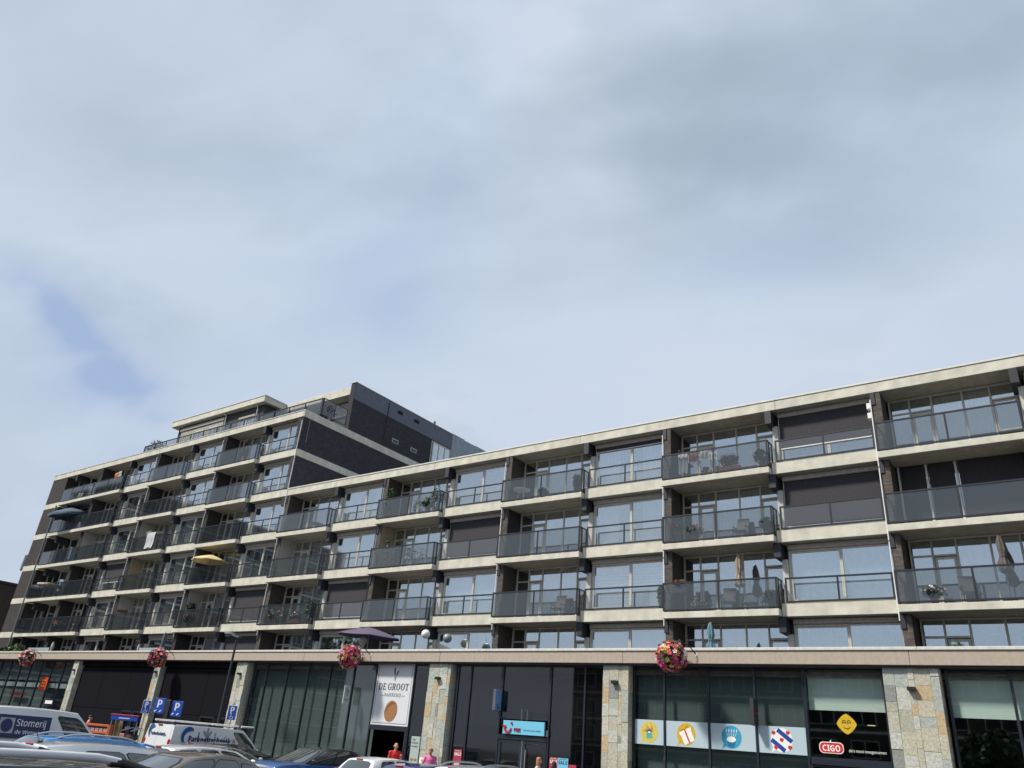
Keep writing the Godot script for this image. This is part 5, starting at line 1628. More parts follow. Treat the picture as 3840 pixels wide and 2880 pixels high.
			for v in [Vector2(-0.24, 0.19), Vector2(0.20, 0.21), Vector2(0.0, 0.0), Vector2(0.24, -0.20), Vector2(-0.19, -0.22)]:
				var hm := MB.new()
				hm.plate(disc_pts(c + v + Vector2(-0.022, 0.01), 0.04, 0.052, 12), 0.008, 0.002)
				hm.plate(disc_pts(c + v + Vector2(0.028, 0.016), 0.036, 0.042, 12), 0.0083, 0.002)
				hm.plate([c + v + Vector2(-0.055, -0.01), c + v + Vector2(0.05, 0.0), c + v + Vector2(0.005, -0.065)], 0.0086, 0.002)
				part(disc, "red_heart", hm.mesh(), M.red)
	var cs := thing("projecting_sign", "black sign box standing out above the striped bubble film", "sign", Vector3(31.30, 3.61, 3.95), PI * 0.5)
	part(cs, "box", box(Vector3(0.36, 0.78, 0.13), 0.012), M.dark_panel)
	part(cs, "face", box(Vector3(0.33, 0.74, 0.008), 0.002), M.black_gloss, Vector3(0, 0, 0.068))
	part(cs, "badge", frame_mesh(-0.12, 0.12, -0.05, 0.05, 0.008, 0.004), M.red, Vector3(0.0, -0.03, 0.072))
	lettering(cs, "CIGO", "Droid Sans", Vector3(0.0, -0.03, 0.072), 0.19, 0.06, M.red, 700, 0.004)
	# emblem and name on the pane over the gift shop entrance
	var e := thing("window_emblem", "yellow diamond emblem with two eyes and a smile on the dark pane", "window sticker", Vector3(34.0, 3.41, 3.704))
	var db := MB.new()
	var dp := []
	for i in 32:
		var a := TAU * i / 32.0
		var q := Vector2(cos(a), sin(a))
		var k := 1.0 / pow(pow(absf(q.x), 1.32) + pow(absf(q.y), 1.32), 1.0 / 1.32)
		dp.append(q * k * Vector2(0.285, 0.285))
	db.plate(dp, 0.0, 0.003)
	part(e, "diamond", db.mesh(), fabric("sun_yellow", 0.80, 0.52, 0.02))
	var fb := MB.new()
	for s in [-1, 1]:
		var c := Vector2(s * 0.07, 0.055)
		ribbon(fb, [c + Vector2(-0.04, -0.045), c + Vector2(-0.04, 0.025), c + Vector2(-0.022, 0.045), c + Vector2(0.022, 0.045), c + Vector2(0.04, 0.025), c + Vector2(0.04, -0.045)], [0.02], 0.003, 0.003)
		ribbon(fb, [c + Vector2(-0.04, -0.02), c + Vector2(0.04, -0.02)], [0.018], 0.0035, 0.003)
	ribbon(fb, [Vector2(-0.10, -0.075), Vector2(-0.055, -0.12), Vector2(0.0, -0.135), Vector2(0.055, -0.12), Vector2(0.10, -0.075)], [0.014, 0.022, 0.024, 0.022, 0.014], 0.003, 0.003)
	part(e, "face_lines", fb.mesh(), M.black)
	var nm := thing("window_lettering", "red badge with white capitals and a slogan along the foot of the dark pane", "window sticker", Vector3(33.5, 2.74, 3.704))
	var rb := MB.new()
	rb.plate(rounded(0.35, 0.155, 0.12), 0.0, 0.003)
	part(nm, "badge_rim", rb.mesh(), M.white_paint)
	var r2 := MB.new()
	r2.plate(rounded(0.33, 0.135, 0.11), 0.003, 0.003)
	part(nm, "badge", r2.mesh(), M.red)
	var fm := MB.new()
	ribbon(fm, [Vector2(-0.02, 0.10), Vector2(-0.015, 0.16), Vector2(0.0, 0.22)], [0.04, 0.05, 0.004], 0.003, 0.003)
	part(nm, "flame", fm.mesh(), M.white_paint)
	lettering(nm, "CIGO", "Droid Sans", Vector3(0.0, -0.01, 0.008), 0.50, 0.17, M.white_paint, 700, 0.004)
	lettering(nm, "da's mooi meegenomen", "Droid Sans", Vector3(1.0, -0.06, 0.003), 1.02, 0.10, M.white_paint, 400, 0.004)
	# far left shop window
	var rs := thing("window_poster", "orange-red poster with yellow lines in the far left shop window", "poster", Vector3(-16.55, 3.55, 3.72))
	part(rs, "sheet", box(Vector3(1.0, 0.78, 0.01), 0.0), mat("poster_orange", lin(0.62, 0.045, 0.012), 0.5))
	for i in 3:
		part(rs, "text_line", box(Vector3(0.5 - 0.08 * (i % 2), 0.07, 0.006), 0.0), M.yellow, Vector3(0.0, 0.2 - 0.17 * i, 0.008))
	single("window_notice", box(Vector3(0.95, 0.2, 0.01), 0.0), M.white_paint, "white notice low in the far left shop window", "notice", Vector3(-15.05, 2.46, 3.72))
	single("window_poster", box(Vector3(2.2, 0.36, 0.01), 0.0), fabric("dull_red", 0.20, 0.03, 0.03), "dull red banner low behind the far left panes", "poster", Vector3(-20.3, 2.80, 3.45))
	# menu board leaning by the bakery door
	var mb := thing("menu_board", "pale menu board for filled rolls between bakery door and stone pier", "sign board", Vector3(17.15, 0.12, 3.92))
	part(mb, "sheet", box(Vector3(0.48, 1.95, 0.03), 0.008), fabric("menu_mint", 0.50, 0.60, 0.58), Vector3(0, 1.06, 0))
	lettering(mb, "Vers", "Droid Serif", Vector3(-0.08, 1.92, 0.016), 0.18, 0.085, ink, 700, 0.003)
	lettering(mb, "Belegde", "Droid Serif", Vector3(0.0, 1.79, 0.016), 0.34, 0.09, ink, 700, 0.003)
	lettering(mb, "Broodjes", "Droid Serif", Vector3(0.0, 1.66, 0.016), 0.34, 0.09, ink, 700, 0.003)
	for k in 4:
		var rr := MB.new()
		rr.plate(disc_pts(Vector2(-0.1 + 0.2 * (k % 2), 1.18 - 0.22 * (k / 2)), 0.08, 0.055, 14), 0.0, 0.004)
		part(mb, "roll_print", rr.mesh(), crust, Vector3(0, 0, 0.016))
	var nb := thing("counter_notice", "small white notice on a stand beside the person in pink", "notice", Vector3(17.95, 0.12, 4.3))
	part(nb, "card", box(Vector3(0.30, 0.20, 0.012), 0.004), M.white_paint, Vector3(0, 1.19, 0))
	part(nb, "stand", box(Vector3(0.03, 1.1, 0.03), 0.004), M.black, Vector3(0, 0.55, -0.02))
	part(nb, "mark", box(Vector3(0.05, 0.08, 0.004), 0.0), M.black, Vector3(0, 1.19, 0.008))

func rounded(hx: float, hy: float, r: float) -> Array:
	var p := []
	for q in [[1, 1, 0], [-1, 1, 90], [-1, -1, 180], [1, -1, 270]]:
		for i in 6:
			var a := deg_to_rad(q[2] + 18.0 * i)
			p.append(Vector2(q[0] * (hx - r) + cos(a) * r, q[1] * (hy - r) + sin(a) * r))
	return p

# ---------------------------------------------------------------- street furniture and flowers
func flower_mesh(kind: int) -> Mesh:
	var key := "flower %d" % kind
	if not box_cache.has(key):
		var b := MB.new()
		var n := 5 if kind != 1 else 6
		for i in n:
			var a := TAU * i / n
			var d := Vector3(cos(a), 0, sin(a))
			var s := Vector3(-sin(a), 0, cos(a)) * (0.52 if kind != 2 else 0.4)
			var up := Vector3(0, 0.28 if kind == 0 else 0.12, 0)
			b.tri(Vector3(0, 0.02, 0), d * 0.62 + s * 0.62 + up, d * 0.62 - s * 0.62 + up, Vector3(0, 1, 0))
			b.tri(d * 0.62 + s * 0.62 + up, d * 0.62 - s * 0.62 + up, d * 1.0 + up * 1.1, Vector3(0, 1, 0))
		box_cache[key] = b.mesh()
	return box_cache[key]

func flower_ball(label: String, at: Vector3, r: float, count: int, seed_: int):
	var t := thing("flower_ball", label, "flower ball", at, 0.0, "flower balls hung along the shop fascia")
	leaf_cloud("foliage", t, 420, Vector3.ONE * r * 1.0, Vector3.ZERO, 0.12, seed_, M.leaf_0, 0.6)
	var core := MB.new()
	var prof := []
	for i in 9:
		prof.append(Vector2(maxf(sin(PI * i / 8.0), 0.01) * r * 0.8, -cos(PI * i / 8.0) * r * 0.8))
	core.lathe(prof, Vector3.ZERO, 14)
	part(t, "core", core.mesh(), fabric("moss", 0.03, 0.045, 0.02))
	var g := RandomNumberGenerator.new()
	g.seed = seed_
	for i in count:
		# spread evenly over the sphere, then shaken
		var y := 1.0 - 2.0 * (i + 0.5) / count
		var a := i * 2.39996 + g.randf_range(-0.25, 0.25)
		var q := sqrt(1.0 - y * y)
		var d := Vector3(cos(a) * q, y + g.randf_range(-0.05, 0.05), sin(a) * q).normalized()
		if g.randf() < 0.17:
			continue
		var s := r * g.randf_range(0.15, 0.235)
		var c := g.randf()
		var k := 0
		for w in [0.32, 0.14, 0.18, 0.08, 0.22, 0.06]:
			c -= w
			if c < 0.0:
				break
			k += 1
		var up := (d + Vector3(g.randfn(), g.randfn(), g.randfn()) * 0.22).normalized()
		var side := up.cross(Vector3(0.3, 0.2, 0.9)).normalized().rotated(up, g.randf() * TAU)
		var o := part(t, "flower", flower_mesh(g.randi() % 3), M["petal_%d" % mini(k, 5)])
		o.transform = Transform3D(Basis(side * s, up * s, side.cross(up) * s), d * r * g.randf_range(0.9, 1.03))
	part(t, "bracket", tube_mesh([Vector3(-0.02, r * 0.9, 0), Vector3(0.08, r * 1.05, -0.05), Vector3(0.28, r * 1.02, -0.2), Vector3(0.48, r * 0.72, -0.42), Vector3(0.60, r * 0.30, -0.63)], 0.018), M.black)
	part(t, "wall_plate", box(Vector3(0.09, 0.10, 0.05), 0.01), M.white_plastic, Vector3(0.61, r * 0.26, -0.655))

func parking_sign(label: String, at: Vector3, turn: float):
	var t := thing("parking_sign", label, "parking sign", at, turn, "disabled parking signs")
	part(t, "pole", tube_mesh([Vector3(0, 0, 0), Vector3(0, 2.95, 0)], 0.03), M.steel)
	part(t, "plate", box(Vector3(0.40, 0.62, 0.02), 0.008), M.white_paint, Vector3(0, 2.52, 0.045))
	part(t, "panel", box(Vector3(0.37, 0.59, 0.006), 0.0), M.blue_sign, Vector3(0, 2.52, 0.058))
	lettering(t, "P", "Droid Sans", Vector3(0.0, 2.63, 0.063), 0.17, 0.27, M.white_paint, 700, 0.004)
	var b := MB.new()
	b.plate(disc_pts(Vector2(-0.02, 0.12), 0.022, 0.022, 12), 0.0, 0.004)
	ribbon(b, [Vector2(-0.02, 0.09), Vector2(-0.015, 0.0), Vector2(0.06, 0.0), Vector2(0.085, -0.08)], [0.022], 0.0, 0.004)
	var arc := []
	for i in 13:
		var a := deg_to_rad(120.0 + 250.0 * i / 12.0)
		arc.append(Vector2(cos(a) * 0.065, -0.035 + sin(a) * 0.065))
	ribbon(b, arc, [0.016], 0.001, 0.004)
	part(t, "wheelchair_symbol", b.mesh(), M.white_paint, Vector3(0, 2.35, 0.063))

func street_things():
	flower_ball("flower ball of red, orange and pink blooms nearest the viewer, over the gift shop", Vector3(28.9, 5.17, 4.8), 0.50, 190, 3)
	flower_ball("flower ball hanging over the bakery window left of its large board", Vector3(13.45, 5.15, 4.8), 0.50, 170, 4)
	flower_ball("flower ball above the narrow stone pier between the two dark shutters", Vector3(-1.95, 5.07, 4.8), 0.50, 150, 5)
	flower_ball("flower ball at the far left over the first shop window", Vector3(-17.55, 5.04, 4.8), 0.50, 140, 6)
	# street lamp
	var t := thing("street_lamp", "slim dark street lamp with a flat head in front of the shutters", "street lamp", Vector3(6.9, 0, 6.2))
	part(t, "pole", pole(5.75), M.beam)
	var hb := MB.new()
	hb.lathe([Vector2(0.01, 0.12), Vector2(0.20, 0.10), Vector2(0.30, 0.03), Vector2(0.30, 0.0), Vector2(0.25, -0.015), Vector2(0.01, -0.02)], Vector3.ZERO, 20)
	var hd := part(t, "lamp_head", hb.mesh(), M.grey_panel, Vector3(-0.62, 5.98, 0.0), Vector3(0, 0, -0.12))
	part(hd, "lens", box(Vector3(0.34, 0.02, 0.3), 0.008), M.light_panel, Vector3(0, -0.03, 0))
	var ab := MB.new()
	ab.box(Vector3(-0.10, 5.87, 0), Vector3(0.75, 0.10, 0.24), 0.03, Basis(Vector3(0, 0, 1), -0.2))
	part(t, "arm", ab.mesh(), M.beam)
	parking_sign("disabled parking sign in front of the narrow pier under the second flower ball", Vector3(0.28, 0, 6.0), 0.75)
	parking_sign("disabled parking sign in front of the stone pier left of the bakery", Vector3(7.5, 0, 6.0), 0.75)
	# thick dark column with two parking plates
	var c := thing("sign_column", "dark square column with a parking plate on either side", "sign post", Vector3(2.25, 0, 6.0), 0.5)
	part(c, "column", box(Vector3(0.22, 2.9, 0.22), 0.02), M.beam, Vector3(0, 1.45, 0))
	for s in [-1, 1]:
		var p := part(c, "parking_plate", box(Vector3(0.56, 0.72, 0.03), 0.01), M.blue_sign, Vector3(s * 0.48, 2.54 + (0.06 if s < 0 else -0.02), 0.02))
		lettering(p, "P", "Droid Sans", Vector3(0.0, 0.10, 0.017), 0.24, 0.36, M.white_paint, 700, 0.004)
		part(p, "clip", box(Vector3(0.14, 0.6, 0.06), 0.01), M.beam, Vector3(-s * 0.32, 0, -0.02))
		for q in [-1, 1]:
			var b := MB.new()
			ribbon(b, [Vector2(-0.05, -0.04), Vector2(0.0, 0.01), Vector2(0.06, 0.05)], [0.05, 0.06, 0.03], 0.0, 0.004)
			part(p, "arrow_mark", b.mesh(), M.white_paint, Vector3(q * 0.13 - 0.03, -0.24, 0.017))
	# the little sales stand by the shutters
	var st := thing("sales_stand", "sales stand with a blue header board in front of the left shutter", "sales stand", Vector3(-1.6, 0.12, 5.9), 0.55)
	part(st, "header", box(Vector3(1.5, 0.24, 0.22), 0.02), M.blue_sign, Vector3(0, 1.78, 0))
	part(st, "header_edge", box(Vector3(1.54, 0.05, 0.25), 0.01), M.red, Vector3(0, 1.93, 0))
	part(st, "header_line", box(Vector3(0.6, 0.04, 0.006), 0.0), M.white_paint, Vector3(0, 1.78, 0.113))
	for x in [-0.7, 0.7]:
		part(st, "post", tube_mesh([Vector3(x, 0, 0), Vector3(x, 1.7, 0)], 0.025), M.steel)
	part(st, "shelf", box(Vector3(1.5, 0.04, 0.6), 0.01), M.pot_grey, Vector3(0, 0.75, 0.1))
	var tan := fabric("tan_scarf", 0.42, 0.31, 0.17)
	for i in 4:
		single("scarf", cloth_mesh(0.2, 0.8, i), tan, ["leftmost tan scarf hanging from the blue-headed stand", "second tan scarf from the left on the stand", "third tan scarf from the left on the stand", "tan scarf hanging nearest the hats"][i], "scarf", Vector3(-2.15 + i * 0.17, 1.78, 5.98 + 0.02 * i), Vector3(0, 0.5 + 0.1 * i, 0.05), "scarves on the stand")
	for q in [[-0.95, 1.42, 6.0, "dark blue hat on the stand nearest the scarves"], [-0.45, 1.42, 5.8, "dark blue hat on the stand furthest right"]]:
		var hbm := MB.new()
		hbm.lathe([Vector2(0.001, 0.13), Vector2(0.10, 0.12), Vector2(0.13, 0.03), Vector2(0.30, 0.0), Vector2(0.30, -0.015), Vector2(0.12, 0.0)], Vector3.ZERO, 18)
		single("hat", hbm.mesh(), fabric("hat_blue", 0.045, 0.06, 0.12), q[3], "hat", Vector3(q[0], q[1], q[2]), Vector3(0.35, 0, 0.1), "hats on the stand")
	for i in 3:
		single("handbag", box(Vector3(0.32, 0.26, 0.14), 0.04), fabric("pink_bag", 0.55, 0.27, 0.26) if i != 2 else M.dark_panel, ["pink bag on the stand below the scarves", "pink bag on the stand below the hats", "dark bag at the right end of the stand"][i], "bag", Vector3(-1.25 + 0.42 * i, 1.06, 6.0 - 0.1 * i), Vector3(0, 0.5, 0), "bags on the stand")
	var oc := thing("sales_rack", "orange-red frame rack with white cards in front of the left shutter", "rack", Vector3(-4.0, 0.12, 5.8), 0.5)
	part(oc, "frame", frame_mesh(-0.75, 0.75, 0.0, 1.40, 0.1, 0.4, [], [[-0.7, 0.7, 1.0], [-0.7, 0.7, 0.6]]), M.orange)
	for i in 5:
		part(oc, "card", box(Vector3(0.2, 0.14, 0.02), 0.004), M.white_paint, Vector3(-0.5 + 0.25 * i, 1.13, 0.3))

func pole(h: float) -> Mesh:
	var b := MB.new()
	b.tube([Vector3(0, 0, 0), Vector3(0, 1.0, 0), Vector3(0, h, 0)], [0.095, 0.08, 0.05], 10)
	return b.mesh()

# ---------------------------------------------------------------- vehicles
func paint(nm: String, r: float, g: float, b: float, metal := 0.0) -> StandardMaterial3D:
	if not M.has(nm):
		var m := mat(nm, lin(r, g, b), 0.38, metal)
		m.clearcoat_enabled = true
		m.clearcoat = 1.0
		m.clearcoat_roughness = 0.04
	return M[nm]

# one car; its nose looks along -z, its middle stands at the origin of the ground
class Car:
	var L := 4.2
	var w := 1.75
	var h := 1.5
	var belt := 0.95
	var hood := 0.93
	var R0 := 2.0
	var R1 := 1.5
	var F1 := -0.3
	var F0 := -1.15
	var tumble := 0.74
	var arch := 0.07
	var crown := 0.035

	func wb(s: float) -> float:
		return w * 0.5 * 0.95 * (1.0 - 0.05 * pow(absf(2.0 * s - 1.0), 4.0))

	func wr(s: float) -> float:
		return w * 0.5 * tumble * (1.0 - 0.06 * pow(absf(2.0 * s - 1.0), 4.0))

	func yr(s: float) -> float:
		return h - crown - arch * pow(absf(2.0 * s - 1.05), 2.0)

	func side(sg: float, s: float, t: float) -> Vector3:
		return Vector3(sg * (lerpf(wb(s), wr(s), t) + 0.035 * sin(PI * t)), lerpf(belt, yr(s), t), lerpf(lerpf(R0, F0, s), lerpf(R1, F1, s), t))

	func top(s: float, v: float) -> Vector3:
		var e := 1.0 - pow(2.0 * v - 1.0, 2.0)
		return Vector3(lerpf(-wr(s), wr(s), v), yr(s) + crown * sqrt(maxf(e, 0.0)), lerpf(R1, F1, s) - 0.10 * e * pow(s, 4.0) + 0.06 * e * pow(1.0 - s, 4.0))

	func screen(v: float, t: float) -> Vector3:
		var e := 1.0 - pow(2.0 * v - 1.0, 2.0)
		var x := lerpf(wb(1.0), wr(1.0), t) + 0.035 * sin(PI * t)
		return Vector3(lerpf(-x, x, v), lerpf(belt, yr(1.0), t) + crown * sqrt(maxf(e, 0.0)) * t, lerpf(F0, F1, t) - lerpf(0.2, 0.10, t) * e)

	func tail(v: float, t: float) -> Vector3:
		var e := 1.0 - pow(2.0 * v - 1.0, 2.0)
		var x := lerpf(wb(0.0), wr(0.0), t) + 0.035 * sin(PI * t)
		return Vector3(lerpf(-x, x, v), lerpf(belt, yr(0.0), t) + crown * sqrt(maxf(e, 0.0)) * t, lerpf(R0, R1, t) + 0.06 * e)

	# a patch of one of these surfaces between (u0, v0) and (u1, v1), lifted off by some millimetres, with rounded corners
	func patch(f: Callable, u0: float, u1: float, v0: float, v1: float, off: float, out: Vector3, nu := 8, nv := 6, corner := 0.0) -> Mesh:
		var g := []
		for i in nv + 1:
			var line := []
			var tv := float(i) / nv
			var inset := 0.0
			var q := (absf(tv - 0.5) * 2.0 - (1.0 - corner * 2.0)) / maxf(corner * 2.0, 0.001)
			if corner > 0.0 and q > 0.0:
				inset = corner * (1.0 - sqrt(maxf(1.0 - q * q, 0.0)))
			for j in nu + 1:
				var tu := lerpf(inset, 1.0 - inset, float(j) / nu)
				var u := lerpf(u0, u1, tu)
				var v := lerpf(v0, v1, tv)
				var p: Vector3 = f.call(u, v)
				var du: Vector3 = f.call(u + 0.01, v) - f.call(u - 0.01, v)
				var dv: Vector3 = f.call(u, v + 0.01) - f.call(u, v - 0.01)
				var n := du.cross(dv)
				n = n.normalized() if n.length() > 1e-9 else out
				if n.dot(out) < 0.0:
					n = -n
				line.append(p + n * off)
			g.append(line)
		var b := MB.new()
		b.sheet(g, func(_p): return out)
		return b.mesh()

	func hull() -> Mesh:
		var zs := [-L * 0.5 - 0.02, -L * 0.5, -L * 0.5 + 0.06, -L * 0.5 + 0.25, lerpf(-L * 0.5, F0, 0.55), F0 - 0.12, F0, 0.0, L * 0.2, R0 - 0.15, R0, L * 0.5 - 0.04, L * 0.5, L * 0.5 + 0.02]
		zs.sort()
		var g := []
		for z in zs:
			var e := absf(z) / (L * 0.5)
			var hw := w * 0.5 * (1.0 - 0.13 * pow(minf(e, 1.0), 7.0))
			var yt := belt
			if z < F0 + 0.001:
				var k := clampf((F0 - z) / (F0 + L * 0.5), 0.0, 1.0)
				yt = lerpf(belt, hood - 0.10, k * k) - 0.14 * pow(k, 9.0)
			elif z > R0:
				yt = belt - 0.5 * (z - R0)
			var sh := 1.0
			if e > 1.0:
				sh = 0.86
			var half := [Vector2(0.0, yt + 0.03), Vector2(0.45 * hw, yt + 0.025), Vector2(0.80 * hw, yt + 0.012), Vector2(0.94 * hw, yt - 0.008), Vector2(0.985 * hw, yt - 0.06), Vector2(hw, yt - 0.2), Vector2(hw * 0.995, 0.52), Vector2(0.96 * hw, 0.30), Vector2(0.85 * hw, 0.2), Vector2(0.0, 0.19)]
			var line := []
			var mid := (yt + 0.2) * 0.5
			for p in half:
				line.append(Vector3(p.x * sh, mid + (p.y - mid) * sh, z))
			for i in range(half.size() - 2, -1, -1):
				line.append(Vector3(-half[i].x * sh, mid + (half[i].y - mid) * sh, z))
			g.append(line)
		var b := MB.new()
		b.sheet(g, func(p): return Vector3(p.x, p.y - 0.55, p.z * 0.06), true)
		for e in [0, g.size() - 1]:
			var mid := Vector3(0, 0.5, g[e][0].z + (-0.05 if e == 0 else 0.05))
			for j in g[e].size() - 1:
				b.tri(mid, g[e][j], g[e][j + 1], Vector3(0, 0.05, -1.0 if e == 0 else 1.0))
		return b.mesh()

func make_car(c: Car, nm: String, label: String, cat: String, at: Vector3, turn: float, body: Material, roof: Material, windows: Array, opt := {}) -> Node3D:
	var t := thing(nm, label, cat, at, turn, "parked vehicles")
	var gl: Material = M.car_glass
	part(t, "body", c.hull(), body)
	var pillar: Material = opt.get("pillar", body)
	for sg in [-1.0, 1.0]:
		var f := func(s: float, v: float) -> Vector3: return c.side(sg, s, v)
		part(t, "side", c.patch(f, 0.0, 1.0, 0.0, 1.0, 0.0, Vector3(sg, 0.2, 0), 20, 8), pillar)
		for wd in windows:
			if opt.get("seal", true):
				part(t, "window_seal", c.patch(f, wd[0] - 0.008, wd[1] + 0.008, wd[2] - 0.035, wd[3] + 0.035, 0.003, Vector3(sg, 0.2, 0), 10, 8, 0.10), opt.get("trim", M.black))
			part(t, "side_window", c.patch(f, wd[0], wd[1], wd[2], wd[3], 0.007, Vector3(sg, 0.2, 0), 10, 8, 0.10), gl)
		# mirror
		var mp := c.side(sg, 0.93, 0.08)
		var mb := MB.new()
		mb.box(Vector3(sg * 0.13, 0.04, -0.02), Vector3(0.20, 0.14, 0.09), 0.035)
		mb.box(Vector3(sg * 0.02, -0.01, -0.02), Vector3(0.08, 0.04, 0.06), 0.01)
		part(t, "mirror", mb.mesh(), opt.get("mirror", body), mp)
		part(t, "headlight", box(Vector3(0.34, 0.16, 0.10), 0.04), M.lamp_glass, Vector3(sg * c.w * 0.33, 0.66, -c.L * 0.5 + 0.06), Vector3(0, sg * -0.25, 0))
		part(t, "tail_light", box(Vector3(0.16, opt.get("tail_h", 0.3), 0.10), 0.03), M.tail_red, Vector3(sg * c.w * 0.415, opt.get("tail_y", 0.86), c.L * 0.5 - 0.07), Vector3(0, sg * 0.25, 0))
		if opt.has("rails"):
			var pts := []
			for i in 11:
				var s := lerpf(0.08, 0.92, i / 10.0)
				var p := c.side(sg, s, 1.0)
				var lift := 0.07 * minf(1.0, minf(i, 10 - i) / 1.5)
				pts.append(Vector3(p.x * 0.96, p.y + 0.012 + lift, p.z))
			var rb := MB.new()
			rb.tube(pts, [0.024 if not opt.has("feet") else 0.032], 8)
			var rl := part(t, "roof_rail", rb.mesh(), opt.rails)
			if opt.has("feet"):
				for i in [0, 10, 4]:
					var q: Vector3 = pts[i]
					if i == 4:
						part(rl, "rail_foot", box(Vector3(0.05, 0.09, 0.22), 0.02), M.black, q - Vector3(0, 0.045, 0))
						continue
					var n: Vector3 = pts[1 if i == 0 else 9]
					var fb := MB.new()
					fb.tube([q + (q - n) * 1.2 - Vector3(0, 0.03, 0), q, n, n + (n - q) * 0.5 + Vector3(0, -0.03, 0)], [0.02, 0.04, 0.036, 0.03], 8)
					part(rl, "rail_foot", fb.mesh(), M.black)
	part(t, "roof", c.patch(c.top, 0.0, 1.0, 0.0, 1.0, 0.001, Vector3(0, 1, 0), 16, 12), roof)
	part(t, "windscreen_frame", c.patch(c.screen, 0.0, 1.0, 0.0, 1.0, 0.0, Vector3(0, 0.6, -1), 12, 8), pillar)
	part(t, "windscreen_border", c.patch(c.screen, 0.045, 0.955, 0.0, 0.95, 0.003, Vector3(0, 0.6, -1), 12, 8, 0.05), M.black)
	part(t, "windscreen", c.patch(c.screen, 0.065, 0.935, 0.03, 0.92, 0.007, Vector3(0, 0.6, -1), 12, 8, 0.06), gl)
	part(t, "rear_panel", c.patch(c.tail, 0.0, 1.0, 0.0, 1.0, 0.0, Vector3(0, 0.4, 1), 12, 8), pillar)
	if opt.get("rear_window", true):
		part(t, "rear_window", c.patch(c.tail, 0.09, 0.91, 0.12, 0.88, 0.007, Vector3(0, 0.4, 1), 12, 8, 0.10), gl)
	part(t, "brake_light", box(Vector3(0.28, 0.035, 0.04), 0.01), M.tail_red, c.tail(0.5, 0.97) + Vector3(0, 0.0, 0.02))
	if opt.get("spoiler", false):
		var sb := MB.new()
		var p := c.top(0.0, 0.5)
		sb.box(p + Vector3(0, -0.035, 0.10), Vector3(c.wr(0.0) * 1.9, 0.05, 0.34), 0.02, Basis(Vector3(1, 0, 0), 0.16))
		part(t, "spoiler", sb.mesh(), body)
	if opt.has("antenna"):
		var p := c.top(opt.antenna, 0.5)
		part(t, "antenna", tube_mesh([p, p + Vector3(0.0, 0.16, 0.10), p + Vector3(0, 0.34, 0.22)], 0.007, 6), M.black)
		part(t, "antenna_base", box(Vector3(0.06, 0.04, 0.11), 0.015), M.black, p + Vector3(0, 0.015, 0))
	for sx in [-1, 1]:
		for z in [-c.L * 0.5 + 0.85, c.L * 0.5 - 0.8]:
			var wb := MB.new()
			wb.lathe([Vector2(0.20, -0.09), Vector2(0.29, -0.10), Vector2(0.315, -0.07), Vector2(0.32, 0.0), Vector2(0.315, 0.07), Vector2(0.29, 0.10), Vector2(0.20, 0.09)], Vector3.ZERO, 20)
			var wh := part(t, "wheel", wb.mesh(), M.black, Vector3(sx * (c.w * 0.5 - 0.09), 0.32, z), Vector3(0, 0, PI * 0.5))
			var rm := MB.new()
			rm.lathe([Vector2(0.001, 0.07), Vector2(0.06, 0.075), Vector2(0.19, 0.06), Vector2(0.205, 0.085), Vector2(0.21, 0.0), Vector2(0.205, -0.085), Vector2(0.19, -0.06), Vector2(0.06, -0.075), Vector2(0.001, -0.07)], Vector3.ZERO, 16)
			part(wh, "rim", rm.mesh(), M.steel)
	return t

